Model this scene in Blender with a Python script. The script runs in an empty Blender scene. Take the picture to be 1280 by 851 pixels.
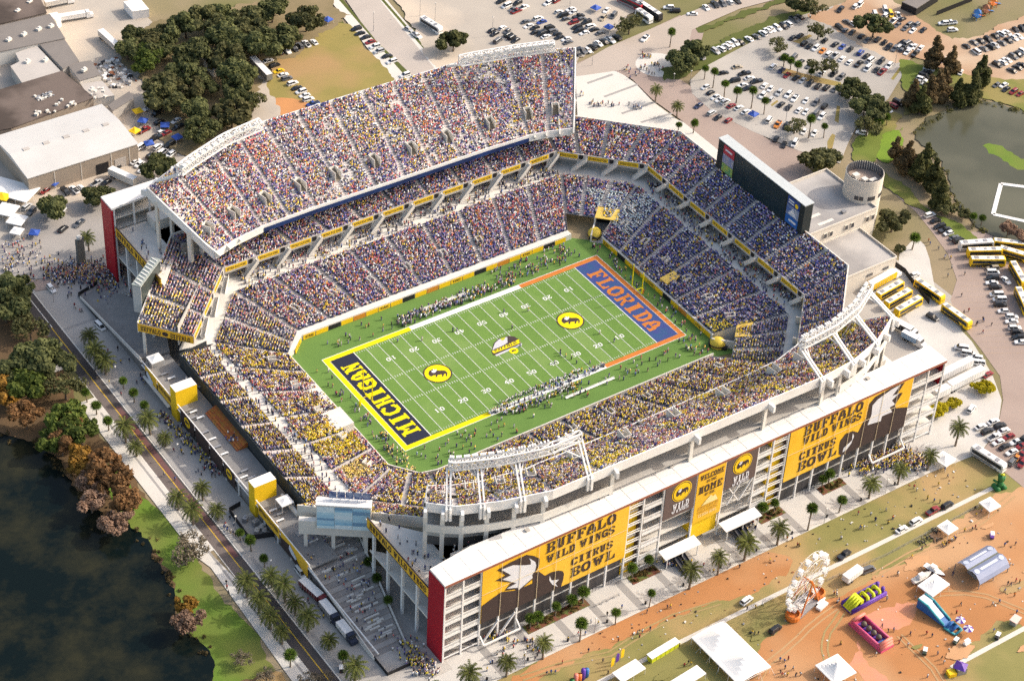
import bpy, math, random
import numpy as np
from mathutils import Vector, Matrix
random.seed(7); RNG = np.random.default_rng(11)
sc = bpy.context.scene
COL = sc.collection
R_ = math.radians

# ------------------------------------------------------------------ materials
def _lin(c):
    return tuple(c[:3]) + (1.0,)
MATS = {}
def mat(name, col, rough=0.8, col2=None, scale=1.0, amt=0.5, metal=0.0, bump=0.0, detail=4.0, spec=0.3, coord='Object', scale2=None, col3=None):
    """principled surface whose colour wanders between col and col2 with noise."""
    if name in MATS: return MATS[name]
    m = bpy.data.materials.new(name); m.use_nodes = True
    nt = m.node_tree; b = nt.nodes['Principled BSDF']
    b.inputs['Roughness'].default_value = rough
    b.inputs['Metallic'].default_value = metal
    b.inputs['Specular IOR Level'].default_value = spec
    if col2 is None: col2 = tuple(c*0.86 for c in col)
    tc = nt.nodes.new('ShaderNodeTexCoord')
    n = nt.nodes.new('ShaderNodeTexNoise'); n.inputs['Scale'].default_value = scale; n.inputs['Detail'].default_value = detail
    n.inputs['Roughness'].default_value = 0.6
    nt.links.new(tc.outputs[coord], n.inputs['Vector'])
    r = nt.nodes.new('ShaderNodeValToRGB')
    r.color_ramp.elements[0].position = 0.5-amt*0.5+0.0; r.color_ramp.elements[1].position = 0.5+amt*0.5
    r.color_ramp.elements[0].color = _lin(col2); r.color_ramp.elements[1].color = _lin(col)
    nt.links.new(n.outputs['Fac'], r.inputs['Fac'])
    out = r.outputs['Color']
    if col3 is not None:
        n2 = nt.nodes.new('ShaderNodeTexNoise'); n2.inputs['Scale'].default_value = scale2 or scale*0.2; n2.inputs['Detail'].default_value = 3
        nt.links.new(tc.outputs[coord], n2.inputs['Vector'])
        r2 = nt.nodes.new('ShaderNodeValToRGB'); r2.color_ramp.elements[0].position = 0.45; r2.color_ramp.elements[1].position = 0.62
        nt.links.new(n2.outputs['Fac'], r2.inputs['Fac'])
        mx = nt.nodes.new('ShaderNodeMix'); mx.data_type = 'RGBA'
        nt.links.new(r2.outputs['Color'], mx.inputs['Factor']); nt.links.new(out, mx.inputs['A']); mx.inputs['B'].default_value = _lin(col3)
        out = mx.outputs['Result']
    nt.links.new(out, b.inputs['Base Color'])
    if bump > 0:
        bp = nt.nodes.new('ShaderNodeBump'); bp.inputs['Strength'].default_value = bump
        nt.links.new(n.outputs['Fac'], bp.inputs['Height']); nt.links.new(bp.outputs['Normal'], b.inputs['Normal'])
    MATS[name] = m
    return m

def attr_mat(name, rough=0.85):
    m = bpy.data.materials.new(name); m.use_nodes = True
    nt = m.node_tree; b = nt.nodes['Principled BSDF']; b.inputs['Roughness'].default_value = rough
    b.inputs['Specular IOR Level'].default_value = 0.15
    a = nt.nodes.new('ShaderNodeAttribute'); a.attribute_name = 'tint'
    n = nt.nodes.new('ShaderNodeTexNoise'); n.inputs['Scale'].default_value = 6.0
    tc = nt.nodes.new('ShaderNodeTexCoord'); nt.links.new(tc.outputs['Object'], n.inputs['Vector'])
    mr = nt.nodes.new('ShaderNodeMapRange'); mr.inputs['To Min'].default_value = 0.8; mr.inputs['To Max'].default_value = 1.15
    nt.links.new(n.outputs['Fac'], mr.inputs['Value'])
    mx = nt.nodes.new('ShaderNodeVectorMath'); mx.operation = 'SCALE'
    nt.links.new(a.outputs['Color'], mx.inputs[0]); nt.links.new(mr.outputs['Result'], mx.inputs['Scale'])
    nt.links.new(mx.outputs['Vector'], b.inputs['Base Color'])
    return m

# ------------------------------------------------------------------ mesh builder
class MB:
    def __init__(s): s.v = []; s.f = []; s.m = []
    def add(s, vs, fs, m=0):
        o = len(s.v); s.v.extend([tuple(p) for p in vs])
        for f in fs: s.f.append(tuple(i+o for i in f)); s.m.append(m)
        return s
    def quad(s, a, b, c, d, m=0): return s.add([a, b, c, d], [(0, 1, 2, 3)], m)
    def poly(s, pts, z, m=0): return s.add([(p[0], p[1], z) for p in pts], [tuple(range(len(pts)))], m)
    def patch(s, pts, z, m=0):
        """flat sheet with a ragged outline, triangulated so that no part overlaps itself"""
        from mathutils.geometry import delaunay_2d_cdt
        n = len(pts); V, E_, F, *_ = delaunay_2d_cdt([Vector(p) for p in pts], [(i, (i+1) % n) for i in range(n)], [], 1, 1e-4)
        return s.add([(v.x, v.y, z) for v in V], [tuple(f) if (V[f[1]]-V[f[0]]).cross(V[f[2]]-V[f[0]]) > 0 else tuple(f[::-1]) for f in F], m)
    def prism(s, pts, z0, z1, m=0, mtop=None, bottom=False):
        n = len(pts)
        if sum(pts[i][0]*pts[(i+1) % n][1]-pts[(i+1) % n][0]*pts[i][1] for i in range(n)) < 0:
            pts = pts[::-1]; z0 = z0[::-1] if isinstance(z0, (list, tuple)) else z0; z1 = z1[::-1] if isinstance(z1, (list, tuple)) else z1
        za = z0 if isinstance(z0, (list, tuple)) else [z0]*n
        zb = z1 if isinstance(z1, (list, tuple)) else [z1]*n
        vs = [(p[0], p[1], za[i]) for i, p in enumerate(pts)]+[(p[0], p[1], zb[i]) for i, p in enumerate(pts)]
        s.add(vs, [(i, (i+1) % n, n+(i+1) % n, n+i) for i in range(n)], m)
        s.add(vs[n:], [tuple(range(n))], m if mtop is None else mtop)
        if bottom: s.add(vs[:n], [tuple(range(n-1, -1, -1))], m)
        return s
    def box(s, x0, x1, y0, y1, z0, z1, m=0, mtop=None, bottom=True):
        return s.prism([(x0, y0), (x1, y0), (x1, y1), (x0, y1)], z0, z1, m, mtop, bottom)
    def obox(s, c, L, W, z0, z1, ang=0, m=0, mtop=None):
        ca, sa = math.cos(ang), math.sin(ang)
        pts = [(c[0]+ca*x-sa*y, c[1]+sa*x+ca*y) for x, y in ((-L/2, -W/2), (L/2, -W/2), (L/2, W/2), (-L/2, W/2))]
        return s.prism(pts, z0, z1, m, mtop, True)
    def bar(s, p, q, w, h=None, m=0):
        """square bar between two points"""
        h = h or w; p = Vector(p); q = Vector(q); d = (q-p)
        if d.length < 1e-6: return s
        d.normalize(); up = Vector((0, 0, 1)) if abs(d.z) < 0.95 else Vector((1, 0, 0))
        a = d.cross(up).normalized(); b = a.cross(d).normalized()
        vs = [e+a*(sx*w/2)+b*(sy*h/2) for e in (p, q) for sx, sy in ((-1, -1), (1, -1), (1, 1), (-1, 1))]
        return s.add(vs, [(0, 1, 2, 3), (7, 6, 5, 4), (0, 4, 5, 1), (1, 5, 6, 2), (2, 6, 7, 3), (3, 7, 4, 0)], m)
    def tube(s, pts, r, n=6, m=0, cap=True):
        rs = r if isinstance(r, (list, tuple)) else [r]*len(pts)
        pts = [Vector(p) for p in pts]; rings = []
        for i, p in enumerate(pts):
            d = (pts[min(i+1, len(pts)-1)]-pts[max(i-1, 0)]).normalized()
            up = Vector((0, 0, 1)) if abs(d.z) < 0.9 else Vector((1, 0, 0))
            a = d.cross(up).normalized(); b = a.cross(d).normalized()
            rings.append([p+(a*math.cos(t)+b*math.sin(t))*rs[i] for t in [2*math.pi*k/n for k in range(n)]])
        vs = [v for r_ in rings for v in r_]; fs = []
        for i in range(len(pts)-1):
            for k in range(n): fs.append((i*n+k, i*n+(k+1) % n, (i+1)*n+(k+1) % n, (i+1)*n+k))
        if cap: fs.append(tuple(range(n-1, -1, -1))); fs.append(tuple((len(pts)-1)*n+k for k in range(n)))
        return s.add(vs, fs, m)
    def lathe(s, prof, n=16, c=(0, 0, 0), m=0, sx=1, sy=1):
        vs = []
        for r, z in prof:
            for k in range(n):
                t = 2*math.pi*k/n; vs.append((c[0]+r*math.cos(t)*sx, c[1]+r*math.sin(t)*sy, c[2]+z))
        fs = [(i*n+k, i*n+(k+1) % n, (i+1)*n+(k+1) % n, (i+1)*n+k) for i in range(len(prof)-1) for k in range(n)]
        fs.append(tuple((len(prof)-1)*n+k for k in range(n)))
        return s.add(vs, fs, m)
    def strip(s, pts, z0, z1, m=0):
        """upright sheet along a polyline of (x,y[,z]); z0/z1 offsets"""
        for a, b in zip(pts[:-1], pts[1:]):
            za = a[2] if len(a) > 2 else 0; zb = b[2] if len(b) > 2 else 0
            s.quad((a[0], a[1], za+z0), (b[0], b[1], zb+z0), (b[0], b[1], zb+z1), (a[0], a[1], za+z1), m)
        return s
    def wall(s, pts, z0, z1, th=0.3, m=0):
        for a, b in zip(pts[:-1], pts[1:]):
            za = a[2] if len(a) > 2 else 0; zb = b[2] if len(b) > 2 else 0
            d = Vector((b[0]-a[0], b[1]-a[1])); L = d.length
            if L < 1e-6: continue
            n = Vector((-d.y, d.x))/L*th/2
            P = [(a[0]-n.x, a[1]-n.y), (b[0]-n.x, b[1]-n.y), (b[0]+n.x, b[1]+n.y), (a[0]+n.x, a[1]+n.y)]
            s.prism(P, [za+z0, zb+z0, zb+z0, za+z0], [za+z1, zb+z1, zb+z1, za+z1], m, None, True) if False else \
            s.add([(*P[0], za+z0), (*P[1], zb+z0), (*P[2], zb+z0), (*P[3], za+z0), (*P[0], za+z1), (*P[1], zb+z1), (*P[2], zb+z1), (*P[3], za+z1)],
                  [(3, 2, 1, 0), (4, 5, 6, 7), (0, 1, 5, 4), (1, 2, 6, 5), (2, 3, 7, 6), (3, 0, 4, 7)], m)
        return s
    def mesh(s, name, mats, smooth=False):
        me = bpy.data.meshes.new(name); me.from_pydata(s.v, [], s.f)
        for m in (mats if isinstance(mats, (list, tuple)) else [mats]): me.materials.append(m)
        if len(me.polygons) == len(s.m): me.polygons.foreach_set('material_index', s.m)
        if smooth: me.polygons.foreach_set('use_smooth', [True]*len(me.polygons))
        me.update(); return me
    def build(s, name, mats, parent=None, smooth=False, label=None):
        o = bpy.data.objects.new(name, s.mesh(name, mats, smooth)); COL.objects.link(o)
        if parent is not None: o.parent = parent
        if label: o['label'] = label
        return o

def tag(o, label=None, cat=None, group=None, kind=None):
    if label: o['label'] = label
    if cat: o['category'] = cat
    if group: o['group'] = group
    if kind: o['kind'] = kind
    return o
def empty(name, loc=(0, 0, 0), label=None, cat=None, group=None, rz=0):
    o = bpy.data.objects.new(name, None); COL.objects.link(o); o.location = loc; o.rotation_euler = (0, 0, rz); o.empty_display_size = 0.2
    return tag(o, label, cat, group)
def put(name, me, loc, rz=0, parent=None, s=1.0):
    o = bpy.data.objects.new(name, me); COL.objects.link(o); o.location = loc; o.rotation_euler = (0, 0, rz)
    o.scale = (s, s, s) if not isinstance(s, tuple) else s
    if parent is not None: o.parent = parent
    return o
def struct(name, mb, m):
    return tag(mb.build(name, m), kind='structure')
def dup(o, parent=None):
    c = o.copy(); COL.objects.link(c)
    if parent is not None: c.parent = parent
    for ch in list(o.children): dup(ch, c)
    return c
ORD = 'first second third fourth fifth sixth seventh eighth ninth tenth eleventh twelfth thirteenth fourteenth fifteenth sixteenth seventeenth eighteenth nineteenth twentieth'.split()
def nth(i): return ORD[i] if i < 20 else ('twenty-'+ORD[i-20] if i < 29 else 'thirtieth' if i == 29 else 'thirty-'+ORD[i-30])

# ------------------------------------------------------------------ block lettering (slab capitals with chamfers)
GL = {
'A': ["..p#q..", ".p###q.", ".##.##.", ".##.##.", "p##.##q", "#######", "##...##", "##...##", "###.###"],
'B': ["######q", ".##..##", ".##..##", ".##..#d", ".####q.", ".##..#q", ".##..##", ".##..##", "######d"],
'C': [".p####.", "p##d###", "##d..b#", "##.....", "##.....", "##.....", "##q..p#", "b##q###", ".b####."],
'D': ["#####q.", ".##b##q", ".##.b##", ".##..##", ".##..##", ".##..##", ".##.p##", ".##p##d", "#####d."],
'E': ["#######", ".##..##", ".##...#", ".##.#..", ".####..", ".##.#..", ".##...#", ".##..##", "#######"],
'F': ["#######", ".##..##", ".##...#", ".##.#..", ".####..", ".##.#..", ".##....", ".##....", "####..."],
'G': [".p####.", "p##d###", "##d..b#", "##.....", "##.####", "##..###", "##q..##", "b##q###", ".b#####"],
'H': ["###.###", ".##.##.", ".##.##.", ".##.##.", ".#####.", ".##.##.", ".##.##.", ".##.##.", "###.###"],
'I': [".#####.", "..###..", "..###..", "..###..", "..###..", "..###..", "..###..", "..###..", ".#####."],
'K': ["###.###", ".##p##.", ".##p#d.", ".###d..", ".###...", ".###q..", ".##b#q.", ".##.##q", "###.###"],
'L': ["####...", ".##....", ".##....", ".##....", ".##....", ".##...#", ".##...#", ".##..##", "#######"],
'M': ["###...###", ".##q.p##.", ".###p###.", ".##b#d##.", ".##.#.##.", ".##...##.", ".##...##.", ".##...##.", "####.####"],
'N': ["###.###", ".##q.#.", ".###.#.", ".###q#.", ".#b###.", ".#.###.", ".#.b##.", ".#..##.", "###.##."],
'O': [".p###q.", "p##d##q", "##d.b##", "##...##", "##...##", "##...##", "##q.p##", "b##q##d", ".b###d."],
'R': ["######q", ".##..##", ".##..##", ".##..#d", ".####d.", ".##b#q.", ".##.##.", ".##.b#q", "###..##"],
'S': [".p####.", "p#d..##", "##....#", "b##q...", ".b###q.", "...b##q", "#....##", "##..p#d", ".####d."],
'T': ["#######", "#.###.#", "..###..", "..###..", "..###..", "..###..", "..###..", "..###..", ".#####."],
'U': ["###.###", ".##.##.", ".##.##.", ".##.##.", ".##.##.", ".##.##.", ".##.##.", ".b##d#.", "..###.."],
'W': ["####.####", ".##...##.", ".##.#.##.", ".##p#q##.", ".b#####d.", "..##.##..", "..##.##..", "..b#.#d..", "...#.#..."],
'0': [".p###q.", "p##.##q", "##...##", "##...##", "##...##", "##...##", "##...##", "b##.##d", ".b###d."],
'1': ["..##...", ".###...", "..##...", "..##...", "..##...", "..##...", "..##...", "..##...", ".####.."],
'2': [".p###q.", "p##.##q", "##...##", "....p##", "...p##d", "..p##d.", ".p##d..", "p##....", "#######"],
'3': [".p###q.", "##..b##", ".....##", "....p#d", "..###..", "....b#q", ".....##", "##..p##", ".b###d."],
'4': ["...p##.", "..p###.", ".p#d##.", "p#d.##.", "#d..##.", "#######", "....##.", "....##.", "...####"],
'5': ["#######", "##.....", "##.....", "#####q.", "....b#q", ".....##", "#....##", "##..p#d", ".b###d."],
}
def glyphs(mb, text, o, u, v, W, H, m=0, gap=1.0):
    """letters of text in the parallelogram o + a*u (0..W) + b*v (0..H)"""
    o = Vector(o); u = Vector(u); v = Vector(v)
    adv = []; x = 0
    for ch in text:
        adv.append(x); x += (4 if ch == ' ' else len(GL[ch][0])+gap)
    tot = x-gap; sx = W/tot; sy = H/9.0
    for ch, x0 in zip(text, adv):
        if ch == ' ': continue
        for r, row in enumerate(GL[ch]):
            c = 0
            while c < len(row):
                k = row[c]
                if k == '.': c += 1; continue
                e = c+1
                if k == '#':
                    while e < len(row) and row[e] == '#': e += 1
                P = lambda a, b: o+u*((x0+a)*sx)+v*((9-b)*sy)
                A, B, C_, D = P(c, r), P(e, r), P(e, r+1), P(c, r+1)   # tl tr br bl
                if k == '#': mb.add([D, C_, B, A], [(0, 1, 2, 3)], m)
                elif k == 'p': mb.add([D, C_, B], [(0, 1, 2)], m)
                elif k == 'q': mb.add([D, C_, A], [(0, 1, 2)], m)
                elif k == 'd': mb.add([D, B, A], [(0, 1, 2)], m)
                elif k == 'b': mb.add([C_, B, A], [(0, 1, 2)], m)
                c = e
    return mb

def disc(e, o, u, v, rx, ry, m=0, n=28):
    o = Vector(o); u = Vector(u); v = Vector(v)
    e.add([o+u*(rx*math.cos(2*math.pi*k/n))+v*(ry*math.sin(2*math.pi*k/n)) for k in range(n)], [tuple(range(n))], m)

# ------------------------------------------------------------------ shared materials
def rough_edge(pts, amp=1.2, step=1.6, seed=0):
    """ragged natural outline for ground patches"""
    rr = random.Random(seed+int(abs(pts[0][0])*7)); out = []
    ph = [rr.uniform(0, 6.28) for _ in range(6)]; s = 0
    n = len(pts)
    for i in range(n):
        a, b = Vector(pts[i]), Vector(pts[(i+1) % n]); L = (b-a).length; m = min(80, max(1, int(L/step)))
        nn = Vector((-(b-a).y, (b-a).x))/max(L, 1e-6)
        for k in range(m):
            t = s+L*k/m; w = sum(math.sin(t*f+p)*g for f, p, g in zip((.11, .23, .47, .9, 1.7, 2.9), ph, (.9, .7, .5, .35, .3, .2)))*amp*.7+rr.uniform(-.3, .3)*amp
            if k == 0: w *= .3
            q = a.lerp(b, k/m)+nn*w; out.append((q.x, q.y))
        s += L
    return out
M_conc = mat('concrete', (0.50, 0.47, 0.43), 0.9, (0.36, 0.34, 0.31), 0.35, 0.6)
M_concl = mat('concrete_pale', (0.70, 0.67, 0.61), 0.9, (0.58, 0.55, 0.50), 0.3, 0.6)
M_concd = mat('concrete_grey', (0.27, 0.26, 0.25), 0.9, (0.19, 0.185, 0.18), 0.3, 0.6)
M_white = mat('painted_white_steel', (0.78, 0.77, 0.75), 0.55, (0.69, 0.675, 0.65), 0.2, 0.5)
M_roofw = mat('white_roof_membrane', (0.80, 0.785, 0.765), 0.8, (0.67, 0.64, 0.60), 0.10, 0.45, detail=9, col3=(.76, .73, .68), scale2=.035)
M_yel = mat('yellow_vinyl', (0.86, 0.50, 0.03), 0.65, (0.74, 0.41, 0.02), 0.16, 0.5, detail=8, col3=(.82, .49, .05), scale2=.05)
M_yel2 = mat('bright_yellow_paint', (0.88, 0.58, 0.015), 0.6, (0.80, 0.50, 0.01), 0.2, 0.5)
M_brown = mat('dark_brown_vinyl', (0.060, 0.040, 0.036), 0.7, (0.045, 0.030, 0.028), 0.2, 0.5)
M_brownl = mat('brown_mesh_banner', (0.135, 0.095, 0.085), 0.75, (0.105, 0.072, 0.066), 0.12, 0.5)
M_wvin = mat('white_vinyl', (0.74, 0.74, 0.76), 0.6, (0.62, 0.63, 0.68), 0.2, 0.5)
M_red = mat('red_cladding', (0.40, 0.010, 0.022), 0.5, (0.33, 0.008, 0.018), 0.1, 0.5)
M_black = mat('black_metal', (0.022, 0.022, 0.025), 0.6, (0.014, 0.014, 0.016), 0.5, 0.5)
M_navyb = mat('navy_bench', (0.040, 0.055, 0.13), 0.6, (0.03, 0.042, 0.10), 0.5, 0.5)
M_alu = mat('aluminium_bench', (0.82, 0.78, 0.74), 0.5, (0.62, 0.58, 0.55), 0.3, 0.6)
M_tread = mat('stand_tread', (0.52, 0.485, 0.46), 0.9, (0.42, 0.395, 0.375), 0.5, 0.6)
M_treadl = mat('stand_tread_pale', (0.66, 0.60, 0.565), 0.9, (0.54, 0.49, 0.46), 0.4, 0.6)
M_green = mat('turf_green', (0.125, 0.225, 0.05), 0.95, (0.095, 0.18, 0.038), 0.09, 0.6, detail=6)
M_steel = mat('grey_steel', (0.35, 0.35, 0.36), 0.45, (0.28, 0.28, 0.29), 0.5, 0.5, metal=0.4)
M_glassd = mat('dark_glass', (0.03, 0.035, 0.04), 0.12, (0.02, 0.024, 0.03), 0.5, 0.5, spec=0.7)

# ------------------------------------------------------------------ crowd accumulators
CP, CT, CC, CS = [], [], [], []      # position, facing, colours (N,3 parts,3), standing flag
_lat = np.random.default_rng(5).random((64, 64))
def vnoise(x, y, s):
    x = np.asarray(x)/s+100.3; y = np.asarray(y)/s+77.7
    xi = np.floor(x).astype(int); yi = np.floor(y).astype(int); fx = x-xi; fy = y-yi
    fx = fx*fx*(3-2*fx); fy = fy*fy*(3-2*fy)
    L = lambda a, b: _lat[a % 64, b % 64]
    return (L(xi, yi)*(1-fx)+L(xi+1, yi)*fx)*(1-fy)+(L(xi, yi+1)*(1-fx)+L(xi+1, yi+1)*fx)*fy

C_ = lambda *h: [tuple(a) for a in h]
PAL = {   # (weight, colour)
 'florida': [(17, (.055, .075, .28)), (14, (.13, .12, .36)), (7, (.56, .17, .05)), (18, (.80, .77, .78)), (9, (.48, .13, .16)), (16, (.25, .18, .37)), (7, (.03, .03, .04)), (6, (.42, .40, .48)), (6, (.60, .36, .34)), (3, (.62, .48, .08))],
 'mixed':   [(13, (.06, .07, .25)), (6, (.52, .18, .06)), (22, (.80, .77, .75)), (12, (.44, .10, .12)), (13, (.25, .17, .32)), (7, (.62, .45, .08)), (8, (.03, .03, .04)), (9, (.46, .42, .42)), (10, (.62, .38, .35))],
 'michigan': [(24, (.025, .032, .10)), (34, (.76, .50, .03)), (20, (.80, .77, .72)), (10, (.10, .08, .15)), (7, (.03, .03, .035)), (6, (.38, .33, .33)), (5, (.30, .09, .09)), (5, (.14, .12, .30))],
 'maize':   [(70, (.78, .52, .03)), (14, (.022, .028, .085)), (8, (.80, .77, .70)), (5, (.5, .3, .05))],
 'maize_mix': [(22, (.70, .46, .05)), (22, (.80, .77, .75)), (18, (.05, .06, .2)), (14, (.25, .17, .32)), (12, (.62, .38, .35)), (8, (.03, .03, .04))],
 'red_mix': [(26, (.50, .10, .12)), (14, (.58, .20, .06)), (22, (.80, .77, .75)), (12, (.06, .07, .25)), (14, (.62, .38, .35)), (10, (.25, .17, .32))],
 'blue': [(30, (.05, .075, .27)), (18, (.13, .13, .36)), (16, (.80, .78, .80)), (8, (.66, .48, .06)), (6, (.52, .20, .08)), (10, (.03, .03, .05)), (12, (.30, .28, .42))],
 'band_blue': [(62, (.56, .64, .84)), (14, (.12, .17, .42)), (24, (.84, .84, .88))],
 'band_gold': [(80, (.70, .52, .16)), (20, (.03, .035, .09))],
 'white':   [(60, (.82, .80, .78)), (15, (.10, .14, .42)), (15, (.74, .52, .06)), (10, (.12, .10, .18))],
 'street':  [(20, (.03, .03, .05)), (18, (.05, .05, .14)), (15, (.6, .58, .55)), (12, (.35, .07, .07)), (10, (.55, .38, .05)), (12, (.2, .2, .22)), (8, (.12, .2, .4))],
}
SKIN = np.array([(.50, .30, .21), (.42, .24, .16), (.20, .10, .06), (.56, .36, .27)])
HAIR = np.array([(.05, .03, .02), (.16, .09, .05), (.30, .20, .09), (.03, .02, .02), (.75, .73, .70), (.72, .50, .05), (.04, .05, .15)])
PANT = np.array([(.05, .06, .11), (.025, .025, .03), (.28, .23, .16), (.10, .12, .20), (.35, .33, .32)])
def pick(names):
    """colours for an array of palette names"""
    names = np.asarray(names); out = np.zeros((len(names), 3))
    for k in np.unique(names):
        w = np.array([a for a, _ in PAL[k]], float); c = np.array([b for _, b in PAL[k]])
        i = np.where(names == k)[0]; out[i] = c[RNG.choice(len(c), len(i), p=w/w.sum())]
    return np.minimum(out*1.34+.018, .88)*RNG.uniform(0.72, 1.15, (len(names), 1))
def crowd_add(x, y, z, th, pal, stand):
    n = len(x)
    if n == 0: return
    shirt = pick(pal)
    skin = SKIN[RNG.choice(4, n, p=[.4, .25, .15, .2])]; hair = HAIR[RNG.integers(0, len(HAIR), n)]
    head = np.where(RNG.random((n, 1)) < 0.5, skin, hair)
    CP.append(np.stack([x, y, z], 1)); CT.append(np.asarray(th)); CC.append(np.stack([shirt, head, PANT[RNG.integers(0, 5, n)]], 1)); CS.append(np.asarray(stand, bool))

def seat_palette(x, y, z, deck):
    n = len(x); nz = vnoise(x, y, 9)+0.35*RNG.random(n)
    nz2 = vnoise(y+300, x, 6)
    if deck == 'far_deck': pal = np.where(nz > 0.68, np.where(nz2 > .55, 'florida', 'maize_mix'), np.where(nz2 > .64, 'red_mix', 'mixed')).astype(object)
    elif deck == 'near_deck':
        pal = np.where(nz > 0.75, 'mixed', 'michigan').astype(object); pal[(nz2 > .62) & (x < -30)] = 'white'; pal[(nz2 > .8)] = 'maize'
    else:
        t = (x*0.9+y*0.55)/75+ (nz-0.6)*0.9
        pal = np.where(t > -0.05, 'florida', np.where(t > -0.75, 'mixed', 'michigan')).astype(object)
        pal[(pal == 'florida') & (y > 55) & (nz2 > .6)] = 'mixed'; nz3 = vnoise(x*1.3-50, y*1.3+9, 4); pal[(pal == 'florida') & (nz3 > .80)] = 'red_mix'; pal[(pal == 'florida') & (nz3 < .16)] = 'maize_mix'; pal[(pal == 'mixed') & (nz3 > .8)] = 'maize_mix'; pal[(pal == 'michigan') & (nz3 > .74)] = 'maize'
        near = (y < -38) & (x < 70)
        pal[near] = np.where(nz[near] > 1.0, 'mixed', 'michigan')
        w = (x < -62) & (abs(y) < 44)
        pal[w] = np.where(nz[w] > .85, 'mixed', 'michigan')
        pal[(x < -69) & (x > -85) & (y < -7) & (y > -23)] = 'maize'
        pal[(x < -74) & (x > -83) & (y < -25) & (y > -35)] = 'band_gold'
        pal[(x > 69) & (x+y < 122) & (x-y < 54) & (y > 22)] = 'band_blue'
        east = (x > 64) & (y < 26) & (pal != 'michigan'); pal[east] = np.where(nz2[east] > .3, 'blue', 'florida')
        pal[np.hypot(x-66, y+31) < 4] = 'maize'
    return pal

def occupied(x, y, base, deck):
    n = vnoise(x*1.7+31, y*1.7, 7)
    p = base-(1.1 if deck != 'far_deck' else 1.5)*np.clip(n-(0.62 if deck != 'far_deck' else .56), 0, 1)
    return RNG.random(len(x)) < p

# ------------------------------------------------------------------ stand builder
def stand(F, B, zf, zb, n, parent, mats, deck, spacing=13.0, base=0.9, voms=(), seg_skip=(), label=None, zfun=None, standp=0.45, bench_h=0.42):
    """stepped seating between front line F and back line B (same number of points) with benches and people"""
    F = [Vector(p) for p in F]; B = [Vector(p) for p in B]; k = len(F)
    rows = MB(); ben = MB()
    P = lambda i, t: F[i].lerp(B[i], t)
    zfl = list(zf) if isinstance(zf, (list, tuple)) else [zf]*k; zbl = list(zb) if isinstance(zb, (list, tuple)) else [zb]*k
    ZZ = lambda i, r: zfl[i]+(zbl[i]-zfl[i])*r/(n-1)
    ais = []
    for i in range(k-1):
        L = ((F[i+1]-F[i]).length+(B[i+1]-B[i]).length)/2
        m = max(1, round(L/spacing)); ais.append([j/m for j in range(m+1)])
    for r in range(n):
        t0, t1 = r/n, (r+1)/n
        for i in range(k-1):
            a, b, c, d = P(i, t0), P(i+1, t0), P(i+1, t1), P(i, t1)
            za, zb_, zna, znb = ZZ(i, r), ZZ(i+1, r), ZZ(i, r+1), ZZ(i+1, r+1)
            rows.quad((*a, za), (*b, zb_), (*c, zb_), (*d, za), 0)
            if r < n-1: rows.quad((*d, za), (*c, zb_), (*c, znb), (*d, zna), 0)
            if i in seg_skip: continue
            tb = (r+0.62)/n; a, b = P(i, tb), P(i+1, tb); L = (b-a).length
            if L < 1: continue
            back = (P(i, 1)-P(i, 0)).normalized()*0.17; hw = (.78 if deck == 'far_deck' else .8)/L
            for u0, u1 in zip(ais[i][:-1], ais[i][1:]):
                p, q = a.lerp(b, u0+hw), a.lerp(b, u1-hw)
                skip = False
                for (vi, vu, vt0, vt1) in voms:
                    if vi == i and vt0 <= tb <= vt1 and u0-0.01 <= vu <= u1+0.01:
                        skip = True; cuts = ((p, a.lerp(b, max(u0+hw, vu-1.8/L))), (a.lerp(b, min(u1-hw, vu+1.8/L)), q))
                for p_, q_ in (cuts if skip else ((p, q),)):
                    if (q_-p_).length < 0.6 or (q_-p_).dot(b-a) < 0: continue
                    fp, fq = (p_-a).length/L, (q_-a).length/L; zp, zq = za+(zb_-za)*fp, za+(zb_-za)*fq; h, g = zp+bench_h, zq+bench_h
                    ben.quad((*(p_-back), h), (*(q_-back), g), (*(q_+back), g), (*(p_+back), h))
                    ben.quad((*(p_-back), h-0.3), (*(q_-back), g-0.3), (*(q_-back), g), (*(p_-back), h))
                    # people
                    Lr = (q_-p_).length; m = int(Lr/0.52)
                    if m < 1: continue
                    f = (np.arange(m)+0.5+RNG.uniform(-.18, .18, m))/m
                    x = p_.x+(q_.x-p_.x)*f; y = p_.y+(q_.y-p_.y)*f
                    ok = occupied(x, y, base, deck); x = x[ok]; y = y[ok]
                    th = math.atan2(-back.y, -back.x)
                    z = (zp+(zq-zp)*f)[ok]; crowd_add(x, y, z, th+RNG.uniform(-.3, .3, len(x)), seat_palette(x, y, z, deck), RNG.random(len(x)) < standp)
    o = rows.build('seating_tier', mats[0], parent, label=label)
    ben.build('bench', mats[1], o)
    return o

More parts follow.
